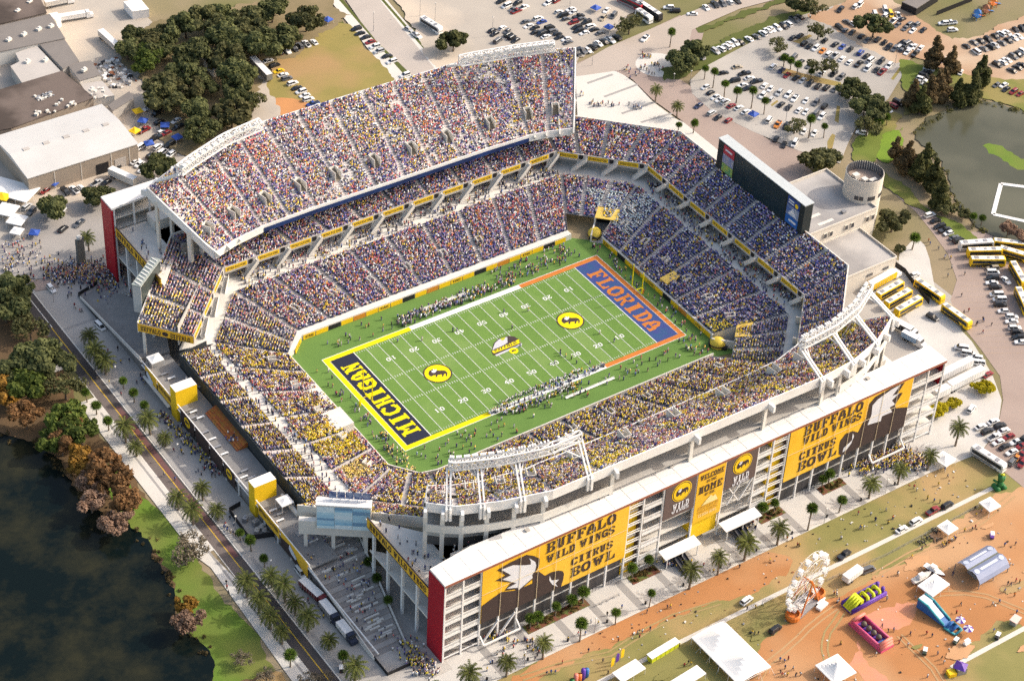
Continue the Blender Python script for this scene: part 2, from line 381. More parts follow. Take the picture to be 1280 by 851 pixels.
def vomitory(parent, F, B, zf, zb, i, u, t0, t1, w=1.3, m=(M_concl, M_black)):
    F = [Vector(p) for p in F]; B = [Vector(p) for p in B]
    f0 = F[i].lerp(F[i+1], u); b0 = B[i].lerp(B[i+1], u); d = (b0-f0); p = f0+d*t0; q = f0+d*t1
    z0 = zf+(zb-zf)*t0; z1 = zf+(zb-zf)*t1
    s = Vector((-d.y, d.x)).normalized()
    mb = MB()
    for sg in (-1, 1):
        mb.wall([(*(p+s*w*sg), z0), (*(q+s*w*sg), z0)], 0.1, z1-z0+1.3, 0.22, 0)
    mb.wall([(*(q+s*w), z1), (*(q-s*w), z1)], 0, 1.35, 0.22, 0)
    a, b, c, e = p+s*w*.9, p-s*w*.9, q-s*w*.9, q+s*w*.9
    mb.quad((*a, z0+.3), (*b, z0+.3), (*c, z1+.45), (*e, z1+.45), 1)  # dark sheet over the steps stands in for the shaded opening
    mb.build('vomitory', list(m), parent)

def octa(xw, xe, yn, ys, c, order=True):
    return dict(W1=(xw, yn-c), N1=(xw+c, yn), N2=(xe-c, yn), E1=(xe, yn-c), E2=(xe, ys+c), S2=(xe-c, ys), S1=(xw+c, ys), W2=(xw, ys+c))
rA = octa(-66.5, 63.5, 41.5, -42.2, 9); rB = octa(-85.2, 86, 62.8, -64.5, 20)
rB['W1'] = (-87.6, 43.9); rB['N1'] = (-69.8, 62.8)
rC = octa(-95, 91, 68, -69.5, 24); rD = octa(-112, 107, 84, -86, 38)
rD['W1'] = (-109.6, 54.6); rD['W2'] = (-107.5, -46.5); rD['N1'] = (-82, 84); rD['S1'] = (-80, -75.5)
zCk = {k: 16.2 for k in rC}; zCk['W1'] = zCk['W2'] = 13.2
zDk = {k: 24.0 for k in rD}; zDk['W1'] = 17.9; zDk['W2'] = 17.6; zDk['S1'] = 22.4
def mir(p): return (p[0], -1.8-p[1])+tuple(p[2:])

bowl = empty('stadium_bowl', (0, 0, 0), 'octagonal football stadium bowl of packed seating tiers ringing the green field', 'stadium')
ZA, ZB, ZC, ZD = 2.3, 10.0, 16.2, 24.0
zBk = {k: (8.0 if k[0] == 'W' else 10.0) for k in rB}
low = (M_tread, M_navyb)
def cutseg(a, b, f0, f1):
    a = Vector(a); b = Vector(b); return tuple(a.lerp(b, f0)), tuple(a.lerp(b, f1))
# lower tier, one piece per side of the octagon
for s0, s1, sp in (('N1', 'N2', 14.5), ('E1', 'E2', 12.5), ('S2', 'S1', 13), ('W2', 'W1', 13), ('S1', 'W2', 11), ('W1', 'N1', 11)):
    stand([rA[s0], rA[s1]], [rB[s0], rB[s1]], ZA, [zBk[s0]-.4, zBk[s1]-.4], 26, bowl, low, 'low', sp, 0.94 if s0 in 'W2S1S2' else (.78 if s0 == 'E1' else .87))
# the two open corners have a field tunnel: seating starts further back
for s0, s1 in (('N2', 'E1'), ('E2', 'S2')):
    F = [tuple(Vector(rA[s]).lerp(Vector(rB[s]), .30)) for s in (s0, s1)]
    stand(F, [rB[s0], rB[s1]], ZA+2.4, ZB-.4, 18, bowl, low, 'low', 9, 0.85)
    n_ = Vector((.7071, .7071 if s0 == 'N2' else -.7071)); u_ = Vector((n_.y, -n_.x)); m1 = Vector((70.0, 38.4) if s0 == 'N2' else (71.2, -39.4))
    for q0, q1 in ((rA[s0], F[0]), (rA[s1], F[1])):
        t = MB(); t.wall([(*q0, 0), (*q1, 0)], 0, .1, .3); t.add([(*q0, .1), (*q1, .1), (*q1, ZA+3.4), (*q0, ZA+.9)], [(0, 1, 2, 3)]); t.build('tunnel_side_wall', M_concl, bowl)
    t = MB()
    for sg in (-1, 1): t.wall([(*(m1-n_*10.5+u_*4.2*sg), 0), (*(m1-n_*2.6+u_*4.2*sg), 0)], .05, 3.2, .5, 0); t.wall([(*(m1-n_*2.6+u_*4.2*sg), 0), (*(m1+n_*2.4+u_*4.2*sg), 0)], .05, 5.2, .5, 0)
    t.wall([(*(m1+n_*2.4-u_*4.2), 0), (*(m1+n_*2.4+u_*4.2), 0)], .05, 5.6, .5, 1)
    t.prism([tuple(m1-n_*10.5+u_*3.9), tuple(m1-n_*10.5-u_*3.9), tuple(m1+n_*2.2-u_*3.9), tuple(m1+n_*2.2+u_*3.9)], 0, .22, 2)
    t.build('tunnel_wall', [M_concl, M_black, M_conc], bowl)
    r = MB(); r.prism([tuple(m1-n_*2.8-u_*4.3), tuple(m1-n_*2.8+u_*4.3), tuple(m1+n_*2.6+u_*4.0), tuple(m1+n_*2.6-u_*4.0)], [5.3, 5.3, 6.5, 6.5], [5.55, 5.55, 6.75, 6.75], 0, None, True)
    cn = r.build('tunnel_canopy', mat('faded_yellow_roof', (.80, .56, .13), .6, (.72, .48, .09), .3, .5), bowl, label='faded yellow tunnel canopy with round dark badge')
    for rr_, mm, dz in ((1.9, M_brown, .06), (1.6, M_yel2, .09), (1.0, M_brown, .12)):
        r = MB(); r.add([(*(m1+u_*rr_*math.cos(x_)+n_*rr_*math.sin(x_)), 6.16+.222*rr_*math.sin(x_)+dz) for x_ in [2*math.pi*q/16 for q in range(16)]], [tuple(range(16))]); r.build('badge', mm, cn)
# upper tier: far side, east end and the corners
up = (M_tread, M_navyb)
for s0, s1, sp, bs in (('N1', 'N2', 14.5, .88), ('N2', 'E1', 12, .93), ('E1', 'E2', 12, .74), ('E2', 'S2', 11, .88), ('W1', 'N1', 12.5, .97), ('S1', 'W2', 12.5, .97)):
    stand([rC[s0], rC[s1]], [rD[s0], rD[s1]], [zCk[s0], zCk[s1]], [zDk[s0]-.5, zDk[s1]-.5], 15 if s0 == 'S1' else 19, bowl, up, 'low', sp, bs, standp=.5)
# concourse ring, decks and walls under the tiers
def ring_deck(name, r0, r1, z, keys, m, th=.4):
    mb = MB()
    for a, b in zip(keys[:-1], keys[1:]):
        zz = [zBk[a], zBk[b], zBk[b], zBk[a]]; mb.prism([r0[a], r0[b], r1[b], r1[a]], [q-th for q in zz], zz, 0)
    return mb.build(name, m, bowl)
keysN = ['W1', 'N1', 'N2', 'E1', 'E2', 'S2', 'S1', 'W2']
rC2 = {k: tuple(Vector(rC[k])*1.0+ (Vector(rD[k])-Vector(rC[k])).normalized()*5) for k in rC}
ring_deck('concourse_floor', rB, rC2, ZB, keysN, M_concl)
mb = MB(); mb.prism([rB['W2'], rB['W1'], (-90.6, 43), (-90.6, -45)], 7.6, 8.0, 0); mb.build('walkway', M_concl, bowl)
mb = MB()
for a, b in zip(keysN[:-1], keysN[1:]): mb.wall([rC2[a], rC2[b]], ZB, ZC+1.5, .4)
mb.build('concourse_wall', M_conc, bowl)
# front wall of the upper tier with its yellow boards
mb = MB(); yb = []
for a, b in zip(keysN[:-1], keysN[1:]):
    mb.wall([(*rC[a], zCk[a]), (*rC[b], zCk[b])], -2.0, .9, .35)
    A, B = Vector(rC[a]), Vector(rC[b]); L = (B-A).length; m = max(1, round(L/12.5)); inw = Vector((-(B-A).y, (B-A).x)).normalized()
    if inw.dot(-(A+B)/2) < 0: inw = -inw
    for j in range(m):
        for f0, f1, mm in ((.06, .72, 0), (.76, .9, 1)):
            p, q = A.lerp(B, (j+f0)/m)+inw*.22, A.lerp(B, (j+f1)/m)+inw*.22
            zz = lambda f: zCk[a]+(zCk[b]-zCk[a])*f
            yb.append((p, q, mm, inw, zz((j+f0)/m), zz((j+f1)/m)))
mb.build('tier_front_wall', M_conc, bowl)
for p, q, mm, inw, zp, zq in yb:
    e = MB(); e.wall([(*p, zp), (*q, zq)], -1.1, .65, .06, 0)
    o = e.build('sponsor_board' if mm == 0 else 'dark_panel', M_yel2 if mm == 0 else M_black, bowl)
    if mm == 0:
        e = MB(); d = (q-p).normalized(); L = (q-p).length
        if d.cross(Vector(inw)) < 0 if False else (d.x*inw.y-d.y*inw.x) > 0: d = -d; st = q
        else: st = p
        sw = st is q; st = st+inw*.05; sl_ = (zp-zq if sw else zq-zp)/L; z_ = zq if sw else zp
        glyphs(e, 'BUFFALO WILD WINGS', (st.x+d.x*L*.06, st.y+d.y*L*.06, z_-.75), (d.x, d.y, sl_), (0, 0, 1), L*.88, 1.0)
        e.build('lettering', M_brown, o)
# stairs from the upper tier down to the concourse and columns under the tier front
for a, b in zip(keysN[:-1], keysN[1:]):
    ZC = min(zCk[a], zCk[b]) if 'W' in a+b else 16.2; ZB = 8.6 if 'W' in a+b else 10.0
    A, B = Vector(rC[a]), Vector(rC[b]); L = (B-A).length; m = max(1, round(L/12.5)); d = (B-A)/L; inw = Vector((-d.y, d.x))
    if inw.dot(-(A+B)/2) < 0: inw = -inw
    for j in range(m):
        c = A.lerp(B, (j+.83)/m)+inw*1.0
        e = MB(); p = c-d*3.2; q = c+d*2.4; hw = inw*.75
        nst = 12
        for s_ in range(nst):
            x0 = p.lerp(q, s_/nst); x1 = p.lerp(q, (s_+1)/nst); zt = ZB+(ZC-ZB)*(s_+1)/nst
            e.prism([tuple(x0-hw), tuple(x1-hw), tuple(x1+hw), tuple(x0+hw)], max(ZB, zt-1.3), zt, 0, None, True)
        e.wall([(*(p-hw), ZB), (*(q-hw), ZC)], 0, 1.1, .12); e.wall([(*(p+hw), ZB), (*(q+hw), ZC)], 0, 1.1, .12)
        e.build('staircase', M_concl, bowl)
        e = MB(); cc = A.lerp(B, (j+.74)/m)-inw*.4; e.obox((cc.x, cc.y), .7, .7, ZB, ZC-2, math.atan2(d.y, d.x)); e.build('column', M_concl, bowl)
ZC, ZB = 16.2, 10.0
# rim wall behind the upper tier
mb = MB()
kk = ['N1', 'N2', 'E1', 'E2', 'S2']
for a, b in zip(kk[:-1], kk[1:]): mb.wall([rD[a], rD[b]], ZD-3, ZD+1.1, .45)
mb.build('rim_wall', M_concl, bowl)
mb = MB(); mb.wall([(*rD['W2'], 17.6), (*rD['S1'], 22.4)], -3.5, .7, .4); mb.build('rim_wall', M_concl, bowl)
mb = MB(); mb.wall([(*rD['W1'], 17.9), (*rD['N1'], 24)], -3.5, .7, .4)
mb.build('rim_wall', M_concl, bowl)
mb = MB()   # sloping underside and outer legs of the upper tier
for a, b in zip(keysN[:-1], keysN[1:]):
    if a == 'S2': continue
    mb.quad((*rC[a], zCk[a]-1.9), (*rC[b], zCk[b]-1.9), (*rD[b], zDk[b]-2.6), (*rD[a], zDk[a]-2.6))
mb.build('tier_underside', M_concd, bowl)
for a, b in (('N2', 'E1'), ('E1', 'E2'), ('W1', 'N1'), ('S1', 'W2')):
    A, B = Vector(rD[a]), Vector(rD[b]); m = max(2, round((B-A).length/11))
    for j in range(m+1):
        p = A.lerp(B, j/m)*.985; e = MB(); e.obox(tuple(p), .9, .9, 0, min(zDk[a], zDk[b])-3.2, math.atan2((B-A).y, (B-A).x)); e.build('column', M_concl, bowl)
# end fascias of the two west wedges with lettering
for k0 in ('W1', 'W2'):
    A = Vector((*rC[k0], zCk[k0])); B = Vector((*rD[k0], zDk[k0])); d = B-A; L = math.hypot(d.x, d.y); u = Vector((d.x, d.y, d.z))/L
    nrm = Vector((-u.y, u.x, 0)); nrm = nrm if (nrm.y < 0) == (k0 == 'W1') else -nrm
    e = MB(); Z1 = Vector((0, 0, 1)); e.add([A-Z1*2.3, B-Z1*2.8, B+Z1*.6, A+Z1*.9], [(0, 1, 2, 3)]); e.build('wedge_end_wall', M_concl, bowl)
    o1, o2 = A+nrm*.22, B+nrm*.22
    e = MB(); e.add([o1-Z1*2.2, o2-Z1*2.7, o2+Z1*.5, o1+Z1*.8], [(0, 1, 2, 3)]); bo = e.build('sponsor_board', M_yel, bowl, label='long yellow board at the end of the raised corner seating')
    q, du = (o2+nrm*.05-Z1*2.15, -u) if k0 == 'W1' else (o1+nrm*.05-Z1*1.75, u)
    e = MB(); glyphs(e, 'BUFFALO', q+du*(L*.05), du, (0, 0, 1), L*.36, 2.0); glyphs(e, 'BUFFALO', q+du*(L*.58), du, (0, 0, 1), L*.36, 2.0); e.build('lettering', M_brown, bo)
    e = MB(); c_ = q+du*(L*.49)+Z1*1.0; disc(e, c_, du, Z1, 1.0, .9); e.build('badge', M_brown, bo)
# west upper section behind the walkway
wf = [(-90.8, -45), (-90.8, 43)]; wb = [(-101.0, -41), (-101.0, 41.5)]
stand(wf, wb, 8.2, 10.2, 12, bowl, (M_treadl, M_navyb), 'low', 14.5, 0.97, standp=.6)
mb = MB(); mb.wall([(-101.4, -41), (-101.4, 41.5)], 0, 11.0, .35); mb.wall([(-90.8, 43.2), (-101.4, 41.8)], 5, 10.9, .3); mb.wall([(-90.8, -45.2), (-101.4, -41.3)], 5, 10.9, .3)
mb.build('dark_back_wall', mat('dark_green_mesh', (0.035, 0.042, 0.045), .8), bowl)
# field wall and its advertising boards, ledge on the far side
mb = MB()
fw = [(-66, 31), (-66, -31), (-59.5, -39.5), (-54, -40.9), (57, -40.9)]
mb.wall(fw, 0, 2.5, .35)
mb.build('field_wall', M_concl, bowl)
mb = MB()
mb.prism([(-57.6, 38.9), (54.5, 38.9), (54.5, 41.5), (-57.6, 41.5)], 0, 2.4, 0); mb.prism([(-62.9, 34), (-57.6, 38.9), (-57.6, 41.5), (-66.5, 32.5)], 0, 2.4, 0)
mb.build('field_ledge', M_concl, bowl)
mb = MB(); mb.wall([(63.1, 32), (63.1, -33)], 0, 2.5, .35); mb.build('field_wall', M_concl, bowl)
adm = [M_yel2, M_yel2, M_black, M_yel2, mat('orange_board', (.62, .25, .03), .6), M_yel2]
def boards(p, q, n, off, nrm):
    p = Vector(p); q = Vector(q)
    for j in range(n):
        a, b = p.lerp(q, (j+.03)/n)+off, p.lerp(q, (j+.97)/n)+off
        e = MB(); e.wall([tuple(a), tuple(b)], .15, 2.0, .1); o = e.build('sponsor_board', adm[j % 6], bowl)
        if adm[j % 6] is M_yel2 and j % 2 == 0:
            e = MB(); d = (b-a).normalized(); L = (b-a).length; st, dd = (a, d) if d.x*nrm[1]-d.y*nrm[0] < 0 else (b, -d)
            st = st+Vector(nrm)*.08
            glyphs(e, 'WINGS', (st.x+dd.x*L*.15, st.y+dd.y*L*.15, .6), (dd.x, dd.y, 0), (0, 0, 1), L*.7, 1.0); e.build('lettering', M_brown, o)
boards((-57, 38.7), (52, 38.7), 22, Vector((0, 0)), (0, -1)); boards((62.8, 31), (62.8, -32), 14, Vector((0, 0)), (-1, 0)); boards((-63, 33.6), (-58, 38.4), 1, Vector((.1, -.1)), (.7, -.7))
# white podium with round badge in the west end, pale portals in the stands
mb = MB(); mb.prism([(-77, -2), (-66.6, -2), (-66.6, -11), (-77, -11)], 2, 5.2, 0)
po = mb.build('end_podium', M_concl, bowl)
mb = MB(); mb.poly([(-75.3+1.9*math.cos(a), -6.2+2.6*math.sin(a)) for a in [k*math.pi/9 for k in range(18)]], 5.23); mb.build('badge', M_yel2, po)
mb = MB(); mb.poly([(-75.3+1.0*math.cos(a), -6.2+1.2*math.sin(a)) for a in [k*math.pi/5 for k in range(10)]], 5.25); mb.build('badge', M_brown, po)
mb = MB(); mb.prism([(-70.5, 14), (-66.6, 14), (-66.6, 2), (-70.5, 2)], 2, 3.6, 0); mb.build('end_podium', M_concl, bowl)
mb = MB(); mb.prism([(65, 0), (70.5, -.6), (70.5, -4.2), (65, -3.8)], [2.4]*4, [4.2, 5.6, 5.6, 4.2], 0); mb.build('tunnel_canopy', mat('faded_yellow_roof', (.80, .56, .13)), bowl)
for s0, s1, n_ in (('N1', 'N2', 8), ('E1', 'E2', 6), ('S2', 'S1', 8), ('W2', 'W1', 5)):
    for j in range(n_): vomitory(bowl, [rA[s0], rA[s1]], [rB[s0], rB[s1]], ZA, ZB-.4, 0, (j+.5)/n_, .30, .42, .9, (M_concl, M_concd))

# ------------------------------------------------------------------ the two upper decks
DF = [(-75, 65), (-66, 68), (-54, 70), (-33, 70.5), (3, 70.2), (38, 70), (55, 69.3), (63, 67.8), (72, 65)]
DB = [(-88.6, 85.4), (-77, 90.8), (-60, 97), (-36.5, 100.3), (3, 99.8), (40, 98.7), (61, 94.3), (74, 90.3), (85.6, 85.4)]
ZDF, ZDB = 26.3, 45.0
NF = [(-74.3, -66.5), (-68, -70), (-60, -73), (-45, -75.5), (-5, -76), (40, -76), (53, -75.3), (63, -72.8), (73, -69)]
NB = [(-89.5, -88.6), (-83, -94.3), (-71, -99.2), (-56, -103.2), (-5, -104.2), (44, -104.9), (57, -103.8), (70, -100.2), (83, -93.2)]
def truss(parent, pts, label, ZDB):
    """box lattice light bank on raking legs; pts = list of (back edge xy, inward unit)"""
    tr = MB(); h0, h1 = ZDB+6.6, ZDB+9.4; din, dout = 10.4, 8.2
    A = [Vector((*(p+n*din), h0)) for p, n in pts]; B = [Vector((*(p+n*dout), h0+.6)) for p, n in pts]
    C = [Vector((*(p+n*din), h1)) for p, n in pts]; D = [Vector((*(p+n*dout), h1+.6)) for p, n in pts]
    for ch in (A, B, C, D):
        for a, b in zip(ch[:-1], ch[1:]): tr.bar(a, b, .42)
    for i in range(len(pts)):
        for a, b in ((A, C), (B, D), (A, B), (C, D)): tr.bar(a[i], b[i], .3)
        if i < len(pts)-1:
            for a, b in ((A, C), (B, D), (A, B), (C, D)): tr.bar(a[i], b[i+1], .24); tr.bar(b[i], a[i+1], .18)
    o = tr.build('light_truss', M_white, parent, label=label)
    lm = MB()
    for i in range(len(pts)-1):
        for f in (.25, .5, .75):
            c = C[i].lerp(C[i+1], f); n = (pts[i][1]); lm.obox((c.x, c.y), .9, .5, h1+.55, h1+1.1, math.atan2(n.y, n.x))
    lm.build('floodlight', M_white, o)
    lg = [0, len(pts)//3, 2*len(pts)//3, len(pts)-1]
    for i in lg:
        p, n = pts[i]; t = Vector((-n.y, n.x)); e = MB()
        for sg in (-.55, .55):
            b = Vector((*(p-n*.9+t*sg), ZDB-4)); e.bar(b, Vector((*(p-n*.9+t*sg), ZDB+.6)), .6, .8); e.bar(Vector((*(p-n*.9+t*sg), ZDB+.3)), Vector((*(p+n*9.4+t*sg), h0+.2)), .5, .65)
        for f in (.2, .5, .8):
            q = Vector((*(p-n*.9), ZDB)).lerp(Vector((*(p+n*9.4), h0)), f); e.bar((q.x-t.x*.55, q.y-t.y*.55, q.z), (q.x+t.x*.55, q.y+t.y*.55, q.z), .3)
        m_ = Vector((*(p+n*4.5), ZDB+3.4))
        for sg in (-1, 1):
            j = i+(1 if sg > 0 else -1)
            if 0 <= j < len(pts): e.bar(m_, A[j].lerp(A[i], .2), .35)
        e.build('truss_leg', M_white, o)
def edge_pts(B, F, i0, u0, i1, u1, m):
    """points along polyline B between (segment,fraction) pairs with the inward direction"""
    s0, s1 = i0+u0, i1+u1; out = []
    for k in range(m):
        s = s0+(s1-s0)*k/(m-1); i = min(int(s), len(B)-2); f = s-i
        b = Vector(B[i]).lerp(Vector(B[i+1]), f); a = Vector(F[i]).lerp(Vector(F[i+1]), f)
        out.append((b, (a-b).normalized()))
    return out
def make_deck(flip, label, deck, base):
    F = NF if flip else DF; B = NB if flip else DB; ZDF, ZDB = (25.0, 43.5) if flip else (26.3, 45.0)
    d = empty('upper_deck', (0, mir((0, 80))[1] if flip else 80, 0), label, 'upper deck', 'steep upper decks on the long sides')
    par = d
    offy = d.location.y
    F = [(p[0], p[1]-offy) for p in F]; B = [(p[0], p[1]-offy) for p in B]
    voms = [(1, .5, .2, .34), (2, .3, .2, .34), (2, .95, .2, .34), (3, .35, .2, .34), (3, .78, .2, .34), (4, .2, .2, .34), (4, .62, .2, .34), (5, .25, .2, .34), (6, .2, .2, .34), (7, .3, .2, .34), (0, .5, .2, .34)]
    # crowd positions are in world space: shift them after building
    n0 = len(CP)
    global _dy
    _dy = offy
    stand(F, B, ZDF, ZDB, 36, par, (M_treadl, M_alu), deck, 14, base, voms, standp=.35)
    for k in range(n0, len(CP)): CP[k][:, 1] += offy
    for v in voms: vomitory(par, F, B, ZDF, ZDB, v[0], v[1], v[2]-.01, v[3]-.01, 1.25, (M_concl, mat('vomitory_shade', (.20, .17, .13), .9)))
    e = MB()      # front fascia
    e.wall([(*p, 0) for p in F], ZDF-1.8, ZDF+1.0, .35); fa = e.build('front_fascia', M_white, par)
    n = 1 if flip else -1
    e = MB(); e.wall([(p[0], p[1]+n*.28, 0) for p in F[2:7]], ZDF-1.7, ZDF-.1, .12); e.build('ribbon_screen', mat('ribbon_screen', (.012, .018, .055), .25, (.02, .05, .18), .12, .5), fa, label='dark blue ribbon display along the deck edge')
    e = MB()      # side walls
    for i in (0, -1):
        A, Bq = F[i], B[i]
        e.add([(*A, ZDF-2.3), (*Bq, ZDB-2.6), (*Bq, ZDB+1.3), (*A, ZDF+1.0)], [(0, 1, 2, 3)])
        s = -.5 if i == 0 else .5
        e.add([(A[0]+s, A[1], ZDF-2.3), (Bq[0]+s, Bq[1], ZDB-2.6), (Bq[0]+s, Bq[1], ZDB+1.3), (A[0]+s, A[1], ZDF+1.0)], [(3, 2, 1, 0)])
        e.add([(*A, ZDF+1.0), (*Bq, ZDB+1.3), (Bq[0]+s, Bq[1], ZDB+1.3), (A[0]+s, A[1], ZDF+1.0)], [(0, 1, 2, 3)])
    e.build('side_wall', M_white, par)
    e = MB()
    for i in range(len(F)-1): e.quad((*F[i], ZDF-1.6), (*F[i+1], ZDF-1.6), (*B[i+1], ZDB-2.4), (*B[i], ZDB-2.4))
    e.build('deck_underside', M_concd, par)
    e = MB(); e.wall([(*p, 0) for p in B], ZDB-2.2, ZDB+1.25, .4); bf = e.build('back_fascia', M_white, par)
    allp = edge_pts(B, F, 0, 0, len(B)-2, 1.0, 15)
    for p, nn in allp:
        e = MB(); q = p-nn*1.3; e.obox((q.x, q.y), 2.2, .9, ZDB-2.6, ZDB-.3, math.atan2(nn.y, nn.x)); e.build('bracket', M_white, bf)
    for p, nn in allp:
        L = 1
        for dd, w, zt in ((1.2 if flip else 3.0, .9, ZDB-3.4), (15, 1.3, ZDB-12.0)):
            q = p+nn*dd; e = MB(); e.obox((q.x, q.y), w, w*1.4, 0, zt, math.atan2(nn.y, nn.x)); e.build('column', M_concl, par)
        e = MB(); q0 = p+nn*1; q1 = p+nn*26; e.bar((q0.x, q0.y, ZDB-3.6), (q1.x, q1.y, ZDF-.6), .6, 1.6); e.build('raker_beam', M_concl, par)
    if flip:
        for z, d0, d1, nm in ((33.8, 1.0, 12.5, 'concourse_floor'), (27.6, 5.2, 18, 'concourse_floor')):
            e = MB()
            for (p, n1), (q, n2) in zip(allp[:-1], allp[1:]): e.prism([tuple(p+n1*d0), tuple(q+n2*d0), tuple(q+n2*d1), tuple(p+n1*d1)], z-.5, z, 0, None, True)
            e.build(nm, M_conc, par)
        e = MB(); e.wall([(*(p+n1*.5), 0) for p, n1 in allp if p.x < -34], 33.0, 35.8, .35); e.build('parapet', M_concl, par)
        e = MB(); e.wall([(*(p+n1*.5), 0) for p, n1 in allp if p.x > 46], 33.0, 35.8, .35); e.build('parapet', M_concl, par)
        e = MB(); e.wall([(*(p+n1*5.2), 0) for p, n1 in allp], 27.0, 29.0, .3); e.build('parapet', M_concl, par)
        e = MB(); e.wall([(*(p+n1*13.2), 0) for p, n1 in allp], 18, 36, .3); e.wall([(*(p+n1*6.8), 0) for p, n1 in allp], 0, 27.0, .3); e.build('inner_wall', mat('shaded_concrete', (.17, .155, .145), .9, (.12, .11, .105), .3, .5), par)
    ends = ((0, .75, 3, .25), (4, .98, 7, .93)) if flip else ((0, .37, 2, .66), (4, .95, 7, .25))
    for en, lab in zip(ends, ('left white lattice light bank', 'right white lattice light bank')): truss(par, edge_pts(B, F, *en, 13), lab, ZDB)
    return d
make_deck(False, 'far upper deck with bare silver benches showing between spectators, facing the camera', 'far_deck', .90)
make_deck(True, 'near upper deck seen from behind, directly above the white roof', 'near_deck', .97)
# concourse floors under the near deck and behind it
under = MB()
for s, nm in ((1, 'N'), (-1, 'S')):
    f = (lambda y: y) if s == 1 else (lambda y: -1.8-y)
    for z, y0, y1 in ((22.0, 82, 99.5), (14.5, 74, 99.5), (29.0, 90, 99.0)):
        xs = (-84, 82) if z < 25 else (-68, 66)
        under.box(xs[0], xs[1], min(f(y0), f(y1)), max(f(y0), f(y1)), z-.5, z, 0)
    under.box(-82, 80, min(f(76), f(76.5)), max(f(76), f(76.5)), 10, 26, 1)
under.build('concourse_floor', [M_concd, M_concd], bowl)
# corner platforms at fascia level with columns, railings and lettering boards
for s in (1, -1):
    f = (lambda p: p) if s == 1 else mir
    pl_ = [f(p) for p in [(-95.2, 63.5), (-95.2, 98.9), (-58, 98.9), (-62, 92), (-80, 84), (-84, 77)]]
    e = MB(); e.prism(pl_, 21.4, 22, 0, None, True); o = e.build('corner_platform', M_concl, bowl)
    e = MB(); e.prism([f(p) for p in [(-95.2, 66), (-95.2, 98.9), (-86, 98.9), (-84, 79)]], 10.6, 11.2, 0, None, True); e.build('corner_platform', M_concl, bowl)
    a, b = f((-95.5, 65)), f((-95.5, 98.6))
    e = MB(); e.wall([a, b], 20.2, 23.8, .25); bo = e.build('sponsor_board', M_yel, bowl, label='tall yellow lettered board along the corner platform')
    e = MB(); e.wall([(a[0], a[1]), (b[0], b[1])], 23.85, 24.0, .4); e.wall([a, b], 20.0, 20.15, .4); e.build('rail', M_brown, bo)
    e = MB()
    if s == 1: glyphs(e, 'BUFFALO WILD WINGS', (-95.72, 97.5, 20.9), (0, -1, 0), (0, 0, 1), 31, 2.2)
    else: glyphs(e, 'BUFFALO WILD WINGS', (-95.72, mir((0, 66.5))[1], 20.9), (0, -1, 0), (0, 0, 1), 31, 2.2)
    e.build('lettering', M_brown, bo)
    for y in (68, 76, 84, 92):
        p = f((-94.9, y)); e = MB(); e.obox(p, .8, .8, 0, 21.3); e.build('column', M_white, bowl)
    for x, y in ((-86, 81), (-76, 90), (-66, 96)):
        p = f((x, y)); e = MB(); e.obox(p, .9, .9, 0, 21.3); e.build('column', M_concl, bowl)
    e = MB(); p = f((-80, 95)); e.obox(p, 8, 6, 22.02, 26, 0); e.build('stair_core', M_concl, bowl)

for x0, x1, y0, y1, zt in ((90, 96.5, -82, -76.5, 12), (97.5, 102, -80, -75, 7.5)):
    e = MB(); e.box(x0, x1, y0, y1, 0, zt); e.box(x0+.5, x1-.5, y0-.15, y0-.02, zt*.4, zt*.8, 1); e.build('stair_core', [M_concl, M_glassd], bowl)  # dark plate on the wall stands in for shade inside an opening
e = MB(); e.prism([(84, -96), (100, -97.5), (100, -94), (84, -92)], [0, 0, 0, 0], [14, 3, 3, 14], 0); e.build('ramp', M_concl, bowl)

# ------------------------------------------------------------------ long banner building on the near side
def bison(e, o, u, v, r, mb_m=0):
    """small buffalo silhouette inside a disc of radius r"""
    body = [(-.66, -.10), (-.60, .22), (-.40, .40), (-.18, .34), (.10, .30), (.40, .34), (.58, .28), (.70, .05), (.66, -.28), (.58, -.28), (.58, .0), (.46, -.05), (.40, -.34), (.30, -.34), (.32, -.10), (.02, -.16), (-.04, -.42), (-.14, -.42), (-.14, -.20), (-.28, -.24), (-.44, -.38), (-.56, -.30)]
    o = Vector(o); u = Vector(u); v = Vector(v)
    e.add([o+u*(x*r)+v*(y*r) for x, y in body], [tuple(range(len(body)))], mb_m)
def bison_mane(e, o, u, v, r, m=0):
    o = Vector(o); u = Vector(u); v = Vector(v)
    pts = [(-.42, .10), (-.46, .30), (-.36, .24), (-.32, .48), (-.22, .34), (-.10, .46), (-.08, .26), (-.16, .10), (-.26, .02)]
    e.add([o+u*(x*r)+v*(y*r) for x, y in pts], [tuple(range(len(pts)))], m)
FY = -108.3; UX, UZ = Vector((1, 0, 0)), Vector((0, 0, 1))
fb = empty('banner_building', (0, -104, 0), 'long white-roofed open building carrying giant yellow buffalo banners in front of the stadium', 'building')
def fbuild(e, name, mats, parent=None, label=None):
    if parent is None: e.v = [(x, y+104, z) for x, y, z in e.v]; return e.build(name, mats, fb, label=label)
    e.v = [(x, y+104, z) for x, y, z in e.v]; return e.build(name, mats, parent, label=label)
